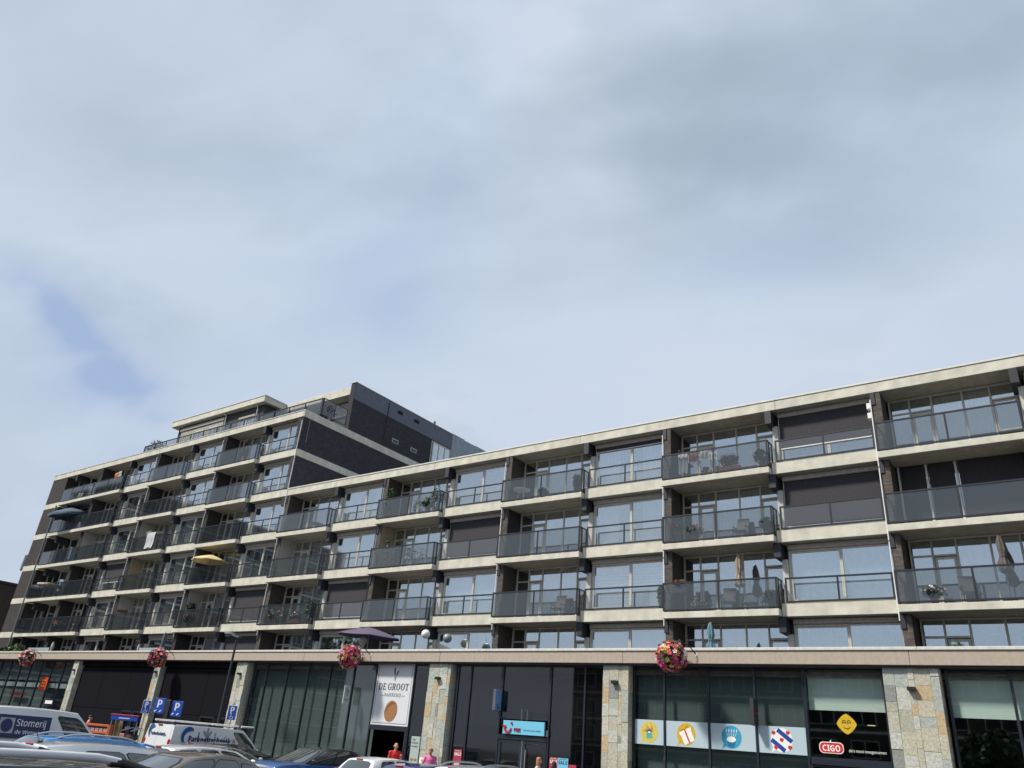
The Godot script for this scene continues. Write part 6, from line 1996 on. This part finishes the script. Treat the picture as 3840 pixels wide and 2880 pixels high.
func vehicles():
	var cg := mat("car_glass", lin(0.035, 0.045, 0.048), 0.03)
	cg.metallic_specular = 0.75
	cg.clearcoat_enabled = true
	cg.clearcoat = 1.0
	cg.clearcoat_roughness = 0.02
	mat("lamp_glass", lin(0.55, 0.57, 0.6), 0.15)
	mat("tail_red", lin(0.38, 0.012, 0.015), 0.25)
	var white := paint("car_white", 0.66, 0.68, 0.70)
	var silver := paint("car_silver", 0.50, 0.52, 0.55, 0.35)
	var blue := paint("car_blue", 0.02, 0.20, 0.50, 0.2)
	var deep := paint("car_deep_blue", 0.012, 0.07, 0.24, 0.2)
	var brown := paint("car_brown", 0.13, 0.11, 0.095, 0.4)
	var black := paint("car_black", 0.009, 0.009, 0.011)
	var indigo := paint("car_indigo", 0.008, 0.014, 0.13, 0.1)
	# cooling firm's van
	var v := Car.new()
	v.L = 4.9; v.w = 1.9; v.h = 1.86; v.belt = 1.0; v.hood = 1.02; v.R0 = 2.43; v.R1 = 2.33; v.F1 = -0.75; v.F0 = -1.72; v.tumble = 0.90; v.arch = 0.03; v.crown = 0.03
	var a := make_car(v, "white_van", "white van with a cooling firm's lettering and a roof rack, parked nose to the shops", "van", Vector3(11.45, 0, 9.45), 0.0, white, white, [[0.80, 0.965, 0.10, 0.86]], {"rear_window": false, "tail_h": 0.72, "tail_y": 0.98})
	for sg in [-1.0, 1.0]:
		var f := func(s: float, t: float) -> Vector3: return v.side(sg, s, t)
		for r in [[0.05, 0.42], [0.45, 0.75]]:
			part(a, "side_panel", v.patch(f, r[0], r[1], 0.04, 0.86, 0.006, Vector3(sg, 0.1, 0), 12, 8, 0.06), white)
	part(a, "rear_door", v.patch(v.tail, 0.06, 0.495, 0.02, 0.9, 0.006, Vector3(0, 0.1, 1), 10, 8, 0.06), white)
	part(a, "rear_door", v.patch(v.tail, 0.505, 0.94, 0.02, 0.9, 0.006, Vector3(0, 0.1, 1), 10, 8, 0.06), white)
	var lb := fabric("letter_blue", 0.015, 0.03, 0.16)
	var swoosh := fabric("swoosh_blue", 0.02, 0.12, 0.38)
	var pale := fabric("pale_grey", 0.40, 0.41, 0.43)
	var on_side := Vector3(0, PI * 0.5, 0)
	lettering(a, "Parkoeltechniek", "Droid Sans", Vector3(0.955, 1.40, 0.80), 1.85, 0.24, lb, 700, 0.012, on_side, true)
	part(a, "underline", box(Vector3(0.012, 0.02, 1.9), 0.0), lb, Vector3(0.962, 1.285, 0.80))
	var sw := MB.new()
	var sp := []
	for i in 13:
		var q := deg_to_rad(55.0 + 190.0 * i / 12.0)
		sp.append(Vector2(cos(q) * 0.36, sin(q) * 0.36))
	ribbon(sw, sp, [0.05, 0.14, 0.2, 0.23, 0.24, 0.24, 0.22, 0.2, 0.17, 0.14, 0.11, 0.07, 0.03], 0.0, 0.012)
	part(a, "swoosh", sw.mesh(), swoosh, Vector3(0.935, 1.47, 1.72), on_side).scale = Vector3(0.72, 0.72, 1.0)
	var ar := MB.new()
	for k in [[0.0, 0.45, 1.0], [0.45, 0.25, 0.5], [-0.45, 0.25, 0.5]]:
		ribbon(ar, [Vector2(k[0], k[1]), Vector2(k[0], -0.3)], [0.07 * k[2] + 0.04], 0.0, 0.006)
	ribbon(ar, [Vector2(-0.22, 0.30), Vector2(0.0, 0.02)], [0.11], 0.001, 0.006)
	ribbon(ar, [Vector2(0.22, 0.30), Vector2(0.0, 0.02)], [0.11], 0.002, 0.006)
	part(a, "arrow_emblem", ar.mesh(), pale, Vector3(0.915, 1.47, 0.95), on_side).scale = Vector3(0.8, 0.75, 1.0)
	var fl := MB.new()
	for k in 3:
		var q := PI * k / 3.0
		ribbon(fl, [Vector2(cos(q), sin(q)) * 0.11, Vector2(cos(q), sin(q)) * -0.11], [0.022], 0.001 * k, 0.006)
	part(a, "snowflake", fl.mesh(), pale, Vector3(0.945, 1.42, -0.28), on_side)
	lettering(a, "Parkoeltechniek", "Droid Sans", Vector3(0.05, 1.50, 2.455), 0.95, 0.11, lb, 700, 0.01, Vector3.ZERO, true)
	var s2 := part(a, "swoosh", sw.mesh(), swoosh, Vector3(-0.42, 1.55, 2.43))
	s2.scale = Vector3(0.5, 0.6, 1.0)
	for x in [-0.6, 0.6]:
		for z in [[2.3, 0.65], [0.6, -0.6], [-0.75, -1.35]]:
			part(a, "rack_rail", tube_mesh([Vector3(x, 1.96, z[0]), Vector3(x, 1.96, z[1])], 0.03), M.white_plastic)
	for z in [2.2, 0.7, -0.5, -1.3]:
		part(a, "rack_bar", box(Vector3(1.3, 0.03, 0.05), 0.006), M.black, Vector3(0, 1.90, z))
		for x in [-0.6, 0.6]:
			part(a, "rack_foot", box(Vector3(0.04, 0.12, 0.05), 0.006), M.black, Vector3(x, 1.86, z))
	# dry cleaner's van
	var s := Car.new()
	s.L = 5.2; s.w = 1.83; s.h = 2.0; s.belt = 1.05; s.hood = 1.02; s.R0 = 2.57; s.R1 = 2.47; s.F1 = -0.80; s.F0 = -1.75; s.tumble = 0.86; s.arch = 0.06; s.crown = 0.05
	var b := make_car(s, "white_van", "white panel van with a navy dry cleaner's sign on its side, at the far left", "van", Vector3(9.1, 0, 15.0), 0.0, white, white, [[0.73, 0.96, 0.10, 0.80]], {"rear_window": false, "tail_h": 0.6})
	for sg in [-1.0, 1.0]:
		var f := func(q: float, t: float) -> Vector3: return s.side(sg, q, t)
		part(b, "side_panel", s.patch(f, 0.06, 0.64, 0.02, 0.82, 0.005, Vector3(sg, 0.1, 0), 14, 8, 0.08), white)
	var bd := part(b, "sign_panel", box(Vector3(0.012, 0.72, 1.75), 0.0), M.navy, Vector3(0.895, 1.36, 1.02), Vector3(0, 0, 0.13))
	part(bd, "logo_square", box(Vector3(0.012, 0.48, 0.48), 0.0), fabric("logo_pale", 0.50, 0.53, 0.58), Vector3(0.004, 0.02, 0.58))
	var lg := MB.new()
	lg.plate(disc_pts(Vector2.ZERO, 0.19, 0.21, 24), 0.0, 0.006)
	part(bd, "logo_disc", lg.mesh(), M.navy, Vector3(0.010, 0.02, 0.58), on_side)
	lettering(bd, "Stomerij", "Droid Sans", Vector3(0.008, 0.10, -0.22), 0.98, 0.29, M.white_paint, 400, 0.006, on_side)
	lettering(bd, "de Wetering", "Droid Sans", Vector3(0.008, -0.18, -0.24), 1.0, 0.17, M.white_paint, 400, 0.006, on_side)
	part(b, "antenna", tube_mesh([s.top(0.95, 0.35), s.top(0.95, 0.35) + Vector3(0, 0.22, 0.32)], 0.008, 6), M.black)
	# cars, from the far left to the right
	var c := Car.new()
	c.L = 4.3; c.w = 1.8; c.h = 1.41; c.belt = 0.93; c.hood = 0.94; c.R0 = 2.05; c.R1 = 1.75; c.F1 = -0.75; c.F0 = -1.35
	make_car(c, "blue_car", "bright blue car with silver roof rails and a tail spoiler, between the two white vans", "car", Vector3(19.1, 0, 19.0), PI, blue, blue, [[0.06, 0.26, 0.12, 0.76], [0.30, 0.60, 0.08, 0.80], [0.63, 0.94, 0.08, 0.80]], {"rails": M.steel, "spoiler": true})
	c = Car.new()
	c.L = 4.3; c.w = 1.76; c.h = 1.38; c.belt = 0.92; c.hood = 0.94; c.R0 = 2.05; c.R1 = 1.65; c.F1 = -0.75; c.F0 = -1.5
	make_car(c, "silver_car", "silver car with a short roof antenna, just behind the nearest roof rails", "car", Vector3(22.6, 0, 19.75), 0.0, silver, silver, [[0.06, 0.26, 0.12, 0.70], [0.30, 0.60, 0.08, 0.74], [0.63, 0.94, 0.08, 0.74]], {"antenna": 0.06})
	c = Car.new()
	c.L = 4.6; c.w = 1.86; c.h = 1.565; c.arch = 0.03; c.belt = 1.02; c.hood = 1.02; c.R0 = 2.2; c.R1 = 1.95; c.F1 = -0.55; c.F0 = -1.4; c.tumble = 0.80
	make_car(c, "dark_car", "dark car nearest the viewer with thick silver roof rails on black feet, lower left corner", "car", Vector3(33.29, 0, 26.15), 0.0, black, black, [[0.06, 0.26, 0.12, 0.84], [0.30, 0.60, 0.08, 0.88], [0.63, 0.94, 0.08, 0.88]], {"rails": paint("rail_silver", 0.52, 0.53, 0.56), "feet": true})
	c = Car.new()
	c.L = 4.0; c.w = 1.74; c.h = 1.45; c.belt = 0.92; c.hood = 0.93; c.R0 = 1.9; c.R1 = 1.35; c.F1 = 0.0; c.F0 = -0.95
	make_car(c, "brown_car", "brown-grey car facing the viewer in front of the white estate", "car", Vector3(26.7, 0, 20.9), PI, brown, brown, [[0.08, 0.28, 0.14, 0.82], [0.32, 0.60, 0.08, 0.88], [0.63, 0.93, 0.08, 0.88]], {})
	c = Car.new()
	c.L = 3.9; c.w = 1.75; c.h = 1.32; c.belt = 0.92; c.hood = 0.93; c.R0 = 1.90; c.R1 = 1.72; c.F1 = -0.45; c.F0 = -1.15; c.tumble = 0.87
	make_car(c, "estate_car", "white estate car with bright frames round its side windows, below the cooling firm's van", "car", Vector3(17.7, 0, 13.8), 0.0, white, white, [[0.05, 0.32, 0.10, 0.90], [0.36, 0.62, 0.08, 0.91], [0.66, 0.93, 0.08, 0.91]], {"seal": true, "trim": white})
	c = Car.new()
	c.L = 4.2; c.w = 1.75; c.h = 1.33; c.belt = 0.92; c.hood = 0.93; c.R0 = 2.0; c.R1 = 1.5; c.F1 = -0.35; c.F0 = -1.2
	make_car(c, "grey_car", "grey hatchback with dark side windows right of the white estate", "car", Vector3(15.72, 0, 12.0), 0.0, paint("car_grey", 0.27, 0.28, 0.30, 0.4), paint("car_grey", 0.27, 0.28, 0.30, 0.4), [[0.06, 0.28, 0.12, 0.84], [0.32, 0.60, 0.08, 0.88], [0.63, 0.94, 0.08, 0.88]], {"antenna": 0.9})
	c = Car.new()
	c.L = 4.4; c.w = 1.85; c.h = 1.38; c.belt = 0.98; c.hood = 0.98; c.R0 = 2.1; c.R1 = 1.7; c.F1 = -0.3; c.F0 = -1.25
	make_car(c, "black_car", "black car with a sloping windscreen in front of the bakery's left panes", "car", Vector3(13.67, 0, 10.1), 0.0, black, black, [[0.06, 0.28, 0.12, 0.84], [0.32, 0.60, 0.08, 0.88], [0.63, 0.94, 0.08, 0.88]], {})
	c = Car.new()
	c.L = 4.3; c.w = 1.8; c.h = 1.53; c.belt = 1.0; c.hood = 1.06; c.R0 = 2.05; c.R1 = 1.6; c.F1 = -0.1; c.F0 = -1.0
	make_car(c, "blue_car", "deep blue car with black roof and pillars and a wide bonnet facing the viewer", "car", Vector3(17.6, 0, 9.65), PI, deep, black, [[0.06, 0.26, 0.12, 0.84], [0.30, 0.60, 0.08, 0.88], [0.63, 0.94, 0.08, 0.88]], {"pillar": black, "mirror": black})
	c = Car.new()
	c.L = 3.7; c.w = 1.68; c.h = 1.40; c.belt = 0.90; c.hood = 0.92; c.R0 = 1.75; c.R1 = 1.4; c.F1 = -0.35; c.F0 = -1.05
	make_car(c, "white_hatchback", "small white hatchback with its rear window to the viewer, in front of the bakery door", "car", Vector3(20.65, 0, 8.85), 0.0, white, white, [[0.16, 0.46, 0.10, 0.86], [0.50, 0.93, 0.08, 0.88]], {})
	c = Car.new()
	c.L = 4.1; c.w = 1.74; c.h = 1.40; c.belt = 0.92; c.hood = 0.95; c.R0 = 1.95; c.R1 = 1.6; c.F1 = -0.3; c.F0 = -1.1
	make_car(c, "indigo_car", "dark indigo car roof with a tilted antenna, below the person in pink", "car", Vector3(24.5, 0, 10.9), 0.0, indigo, indigo, [[0.06, 0.28, 0.12, 0.84], [0.32, 0.60, 0.08, 0.88], [0.63, 0.94, 0.08, 0.88]], {"antenna": 0.12})
	c = Car.new()
	c.L = 4.3; c.w = 1.8; c.h = 1.51; c.belt = 0.94; c.hood = 0.96; c.R0 = 2.05; c.R1 = 1.7; c.F1 = -0.5; c.F0 = -1.3
	make_car(c, "silver_car", "silver car with roof rails below the travel shop door, at the foot of the picture", "car", Vector3(27.1, 0, 11.7), 0.0, silver, silver, [[0.06, 0.28, 0.12, 0.84], [0.32, 0.60, 0.08, 0.88], [0.63, 0.94, 0.08, 0.88]], {"rails": M.steel})

# ---------------------------------------------------------------- people
# a smooth skin round tapered limbs: each limb is [from, to, radius there, radius here, colour] or an ellipsoid [centre, radii, colour]
func skin_mesh(limbs: Array, cell: float, blend: float) -> Mesh:
	var lo := Vector3.ONE * 1e9
	var hi := -lo
	for l in limbs:
		if l.size() == 3:
			lo = lo.min(l[0] - l[1])
			hi = hi.max(l[0] + l[1])
		else:
			lo = lo.min(l[0] - Vector3.ONE * l[2]).min(l[1] - Vector3.ONE * l[3])
			hi = hi.max(l[0] + Vector3.ONE * l[2]).max(l[1] + Vector3.ONE * l[3])
	lo -= Vector3.ONE * cell * 3.0
	hi += Vector3.ONE * cell * 3.0
	var nx := int((hi.x - lo.x) / cell) + 1
	var ny := int((hi.y - lo.y) / cell) + 1
	var nz := int((hi.z - lo.z) / cell) + 1
	var F := PackedFloat32Array()
	F.resize(nx * ny * nz)
	F.fill(1.0)
	var best := PackedFloat32Array()
	best.resize(nx * ny * nz)
	best.fill(1.0)
	var who := PackedInt32Array()
	who.resize(nx * ny * nz)
	for li in limbs.size():
		var l: Array = limbs[li]
		var a: Vector3
		var b: Vector3
		if l.size() == 3:
			a = l[0] - l[1]
			b = l[0] + l[1]
		else:
			a = (l[0] - Vector3.ONE * l[2]).min(l[1] - Vector3.ONE * l[3])
			b = (l[0] + Vector3.ONE * l[2]).max(l[1] + Vector3.ONE * l[3])
		var m := Vector3.ONE * (blend + cell * 2.0)
		var i0 := ((a - m - lo) / cell).floor().max(Vector3.ZERO)
		var i1 := ((b + m - lo) / cell).ceil().min(Vector3(nx - 1, ny - 1, nz - 1))
		for z in range(int(i0.z), int(i1.z) + 1):
			for y in range(int(i0.y), int(i1.y) + 1):
				for x in range(int(i0.x), int(i1.x) + 1):
					var p := lo + Vector3(x, y, z) * cell
					var d: float
					if l.size() == 3:
						var q: Vector3 = (p - l[0]) / l[1]
						d = (q.length() - 1.0) * minf(l[1].x, minf(l[1].y, l[1].z))
					else:
						var ab: Vector3 = l[1] - l[0]
						var t := clampf((p - l[0]).dot(ab) / maxf(ab.length_squared(), 1e-9), 0.0, 1.0)
						d = p.distance_to(l[0] + ab * t) - lerpf(l[2], l[3], t)
					var k := x + nx * (y + ny * z)
					if d < best[k]:
						best[k] = d
						who[k] = li
					var h := maxf(blend - absf(F[k] - d), 0.0) / blend
					F[k] = minf(F[k], d) - h * h * blend * 0.25
	var at := {}
	var P := PackedVector3Array()
	var N := PackedVector3Array()
	var C := PackedColorArray()
	var step := [1, nx, nx * ny]
	var corner := []
	for c in 8:
		corner.append((c & 1) + ((c >> 1) & 1) * nx + ((c >> 2) & 1) * nx * ny)
	for z in nz - 1:
		for y in ny - 1:
			for x in nx - 1:
				var k := x + nx * (y + ny * z)
				var neg := 0
				for c in 8:
					if F[k + corner[c]] < 0.0:
						neg += 1
				if neg == 0 or neg == 8:
					continue
				var sum := Vector3.ZERO
				var n := 0
				for c in 8:
					for ax in 3:
						if (c >> ax) & 1:
							continue
						var f0 := F[k + corner[c]]
						var f1 := F[k + corner[c | (1 << ax)]]
						if (f0 < 0.0) == (f1 < 0.0):
							continue
						var q := Vector3(c & 1, (c >> 1) & 1, (c >> 2) & 1)
						q[ax] += f0 / (f0 - f1)
						sum += q
						n += 1
				at[k] = P.size()
				P.append(lo + (Vector3(x, y, z) + sum / n) * cell)
				var g := Vector3(F[k + 1] - F[k] + F[k + 1 + nx] - F[k + nx], F[k + nx] - F[k] + F[k + nx + 1] - F[k + 1], F[k + nx * ny] - F[k] + F[k + nx * ny + nx] - F[k + nx])
				N.append(g.normalized())
				var lw: Array = limbs[who[k]]
				C.append(lw[-1])
	var mb := MB.new()
	for k in at:
		for ax in 3:
			var f0 := F[k]
			var f1 := F[k + step[ax]]
			if (f0 < 0.0) == (f1 < 0.0):
				continue
			var u: int = step[(ax + 1) % 3]
			var w: int = step[(ax + 2) % 3]
			if not (at.has(k - u) and at.has(k - w) and at.has(k - u - w)):
				continue
			var q := [at[k], at[k - u], at[k - u - w], at[k - w]]
			for tr in [[0, 1, 2], [0, 2, 3]]:
				var i: int = q[tr[0]]
				var j: int = q[tr[1]]
				var l: int = q[tr[2]]
				var flip := (P[j] - P[i]).cross(P[l] - P[i]).dot(N[i] + N[j] + N[l]) > 0.0
				for e in ([i, l, j] if flip else [i, j, l]):
					mb.tint = C[e]
					mb.vert(P[e], N[e])
	return mb.mesh(true)

# arms: for each side [elbow, wrist] in the body's own axes; the figure looks along +z
func person(label: String, at: Vector3, turn: float, hgt: float, top: Color, legs: Color, hair: Color, hair_kind: int, nod: float, head_turn: float, arms: Array, slim := 1.0):
	var t := thing("person", label, "person", at, turn)
	var k := hgt / 1.75
	var sk := Color(0.46, 0.235, 0.165)
	var shoe := Color(0.03, 0.03, 0.03)
	var limbs := []
	var sw := 0.185 * slim
	limbs.append([Vector3(0, 0.98, 0) * k, Vector3(0.155 * slim, 0.13, 0.115) * k, legs])
	limbs.append([Vector3(0, 1.12, 0.005) * k, Vector3(0.15 * slim, 0.16, 0.11) * k, top])
	limbs.append([Vector3(0, 1.30, 0.0) * k, Vector3(0.165 * slim, 0.17, 0.115) * k, top])
	for s in [-1.0, 1.0]:
		limbs.append([Vector3(s * 0.05, 1.41, -0.01) * k, Vector3(s * sw, 1.40, -0.01) * k, 0.06 * k, 0.062 * k, top])
		limbs.append([Vector3(s * 0.085, 0.95, 0) * k, Vector3(s * 0.095, 0.50, 0.01) * k, 0.088 * k, 0.056 * k, legs])
		limbs.append([Vector3(s * 0.095, 0.50, 0.01) * k, Vector3(s * 0.10, 0.09, -0.02) * k, 0.056 * k, 0.04 * k, legs])
		limbs.append([Vector3(s * 0.10, 0.05, -0.04) * k, Vector3(s * 0.115, 0.04, 0.13) * k, 0.045 * k, 0.038 * k, shoe])
		var arm: Array = arms[0 if s < 0.0 else 1]
		var sh := Vector3(s * sw, 1.395, -0.01) * k
		var el: Vector3 = arm[0] * k
		var wr: Vector3 = arm[1] * k
		limbs.append([sh, sh.lerp(el, 0.7), 0.056 * k, 0.05 * k, top])
		limbs.append([sh.lerp(el, 0.6), el, 0.043 * k, 0.038 * k, sk])
		limbs.append([el, wr, 0.038 * k, 0.026 * k, sk])
	limbs.append([Vector3(0, 1.42, -0.01) * k, Vector3(0, 1.54, 0.015) * k, 0.058 * k, 0.052 * k, sk])
	part(t, "body", skin_mesh(limbs, 0.02, 0.05), skin_material())
	for i in 2:
		var arm: Array = arms[i]
		var wr: Vector3 = arm[1] * k
		var d: Vector3 = (arm[1] - arm[0]).normalized()
		var across := d.cross(Vector3(0, 1, 0.2)).normalized()
		var flat := across.cross(d).normalized()
		var H := [[wr, wr + d * 0.08, 0.027, 0.034, sk], [wr + d * 0.05 + across * 0.022, wr + d * 0.09 + across * 0.03, 0.016, 0.014, sk], [wr + d * 0.05 - across * 0.022, wr + d * 0.09 - across * 0.03, 0.016, 0.014, sk]]
		for f in 4:
			var root := wr + d * 0.085 + across * (0.033 - 0.022 * f)
			var ln: float = [0.062, 0.074, 0.070, 0.054][f]
			var m := root + (d * 0.85 - flat * 0.35) * ln * 0.5
			H.append([root, m, 0.0095, 0.0085, sk])
			H.append([m, m + (d * 0.45 - flat * 0.9).normalized() * ln * 0.5, 0.0085, 0.007, sk])
		var th := wr + d * 0.03 + across * 0.03
		H.append([th, th + (d * 0.6 + across * 0.7).normalized() * 0.04, 0.012, 0.0105, sk])
		H.append([th + (d * 0.6 + across * 0.7).normalized() * 0.04, th + (d * 0.6 + across * 0.7).normalized() * 0.04 + (d * 0.9 + across * 0.1) * 0.032, 0.0105, 0.008, sk])
		part(t, "hand", skin_mesh(H, 0.006, 0.008), skin_material())
	# the head
	var hs := k
	var hd := [[Vector3(0, 0.125, -0.01), Vector3(0.075, 0.108, 0.095), sk], [Vector3(0, 0.065, 0.035), Vector3(0.056, 0.075, 0.062), sk], [Vector3(0, 0.012, 0.062), Vector3(0.026, 0.02, 0.022), sk],
		[Vector3(0, 0.115, 0.088), Vector3(0, 0.072, 0.112), 0.009, 0.014, sk], [Vector3(-0.035, 0.122, 0.078), Vector3(0.035, 0.122, 0.078), 0.012, 0.012, sk],
		[Vector3(-0.018, 0.04, 0.09), Vector3(0.018, 0.04, 0.09), 0.008, 0.008, Color(0.36, 0.13, 0.11)], [Vector3(0, -0.06, -0.02), Vector3(0, 0.04, -0.005), 0.05, 0.05, sk]]
	for s in [-1.0, 1.0]:
		hd.append([Vector3(s * 0.078, 0.09, -0.01), Vector3(0.011, 0.032, 0.02), sk])
		hd.append([Vector3(s * 0.036, 0.075, 0.062), Vector3(0.022, 0.02, 0.022), sk])
	var head := part(t, "head", skin_mesh(hd, 0.008, 0.02), skin_material(), Vector3(0, 1.535 * k, 0.02), Vector3(nod, head_turn, 0))
	head.scale = Vector3.ONE * hs
	for s in [-1.0, 1.0]:
		part(head, "eye", box(Vector3(0.02, 0.011, 0.008), 0.004), M.black, Vector3(s * 0.032, 0.102, 0.083))
	var hr := []
	if hair_kind == 0:      # cropped round the sides, bald on top
		hr = [[Vector3(-0.05, 0.10, -0.045), Vector3(0.036, 0.05, 0.06), hair], [Vector3(0.05, 0.10, -0.045), Vector3(0.036, 0.05, 0.06), hair], [Vector3(0, 0.09, -0.075), Vector3(0.06, 0.055, 0.036), hair]]
	elif hair_kind == 1:    # short hair
		hr = [[Vector3(0, 0.165, -0.02), Vector3(0.083, 0.078, 0.098), hair], [Vector3(0, 0.11, -0.06), Vector3(0.084, 0.09, 0.062), hair], [Vector3(0, 0.205, 0.035), Vector3(0.062, 0.03, 0.05), hair]]
	elif hair_kind == 2:    # long hair
		hr = [[Vector3(0, 0.155, -0.02), Vector3(0.088, 0.088, 0.1), hair], [Vector3(0, 0.05, -0.065), Vector3(0.09, 0.17, 0.055), hair], [Vector3(-0.07, 0.06, -0.01), Vector3(-0.075, -0.1, -0.02), 0.03, 0.022, hair], [Vector3(0.07, 0.06, -0.01), Vector3(0.075, -0.1, -0.02), 0.03, 0.022, hair]]
	else:                   # a cap with a peak
		hr = [[Vector3(0, 0.165, -0.015), Vector3(0.088, 0.075, 0.102), hair], [Vector3(-0.03, 0.155, 0.09), Vector3(0.03, 0.15, 0.13), 0.022, 0.02, hair]]
	part(head, "cap" if hair_kind == 3 else "hair", skin_mesh(hr, 0.009, 0.02), skin_material())

func skin_material() -> StandardMaterial3D:
	if not M.has("skin"):
		var m := mat("skin", Color(1, 1, 1), 0.65)
		m.vertex_color_use_as_albedo = true
	return M["skin"]

func people():
	person("bald person in a red T-shirt standing in the bakery doorway, looking right", Vector3(16.45, 0.12, 4.3), 0.95, 1.72, Color(0.55, 0.012, 0.018), Color(0.05, 0.06, 0.09), Color(0.34, 0.32, 0.30), 0, 0.12, 0.35, [[Vector3(-0.25, 1.15, 0.0), Vector3(-0.2, 1.02, 0.22)], [Vector3(0.26, 1.16, 0.08), Vector3(0.2, 1.28, 0.30)]], 1.08)
	person("short-haired person in a pink T-shirt by the stone pier, looking down", Vector3(18.75, 0.12, 4.75), 0.55, 1.66, Color(0.60, 0.13, 0.33), Color(0.10, 0.10, 0.12), Color(0.26, 0.23, 0.20), 1, 0.35, -0.1, [[Vector3(-0.30, 1.14, 0.05), Vector3(-0.36, 1.05, 0.28)], [Vector3(0.26, 1.12, -0.02), Vector3(0.2, 0.98, 0.2)]], 1.05)
	person("person in a pale pink shirt and dark cap beyond the dry cleaner's van", Vector3(-6.9, 0.12, 5.0), 2.6, 1.78, Color(0.62, 0.32, 0.30), Color(0.06, 0.06, 0.08), Color(0.02, 0.02, 0.025), 3, 0.1, 0.0, [[Vector3(-0.26, 1.13, 0.0), Vector3(-0.28, 0.9, 0.1)], [Vector3(0.26, 1.13, 0.0), Vector3(0.28, 0.9, 0.1)]], 1.1)
	person("person with long light brown hair passing the travel shop door", Vector3(23.75, 0.12, 4.7), 1.9, 1.66, Color(0.5, 0.45, 0.40), Color(0.08, 0.08, 0.1), Color(0.33, 0.16, 0.07), 2, 0.05, 0.0, [[Vector3(-0.25, 1.13, 0.0), Vector3(-0.26, 0.9, 0.1)], [Vector3(0.25, 1.13, 0.0), Vector3(0.26, 0.9, 0.1)]], 0.95)
	person("dark-haired person low in front of the pale blue sale poster", Vector3(24.4, 0.12, 4.7), -2.4, 1.57, Color(0.04, 0.04, 0.05), Color(0.05, 0.05, 0.06), Color(0.012, 0.010, 0.010), 2, 0.1, 0.0, [[Vector3(-0.25, 1.13, 0.0), Vector3(-0.26, 0.9, 0.1)], [Vector3(0.25, 1.13, 0.0), Vector3(0.26, 0.9, 0.1)]], 0.95)
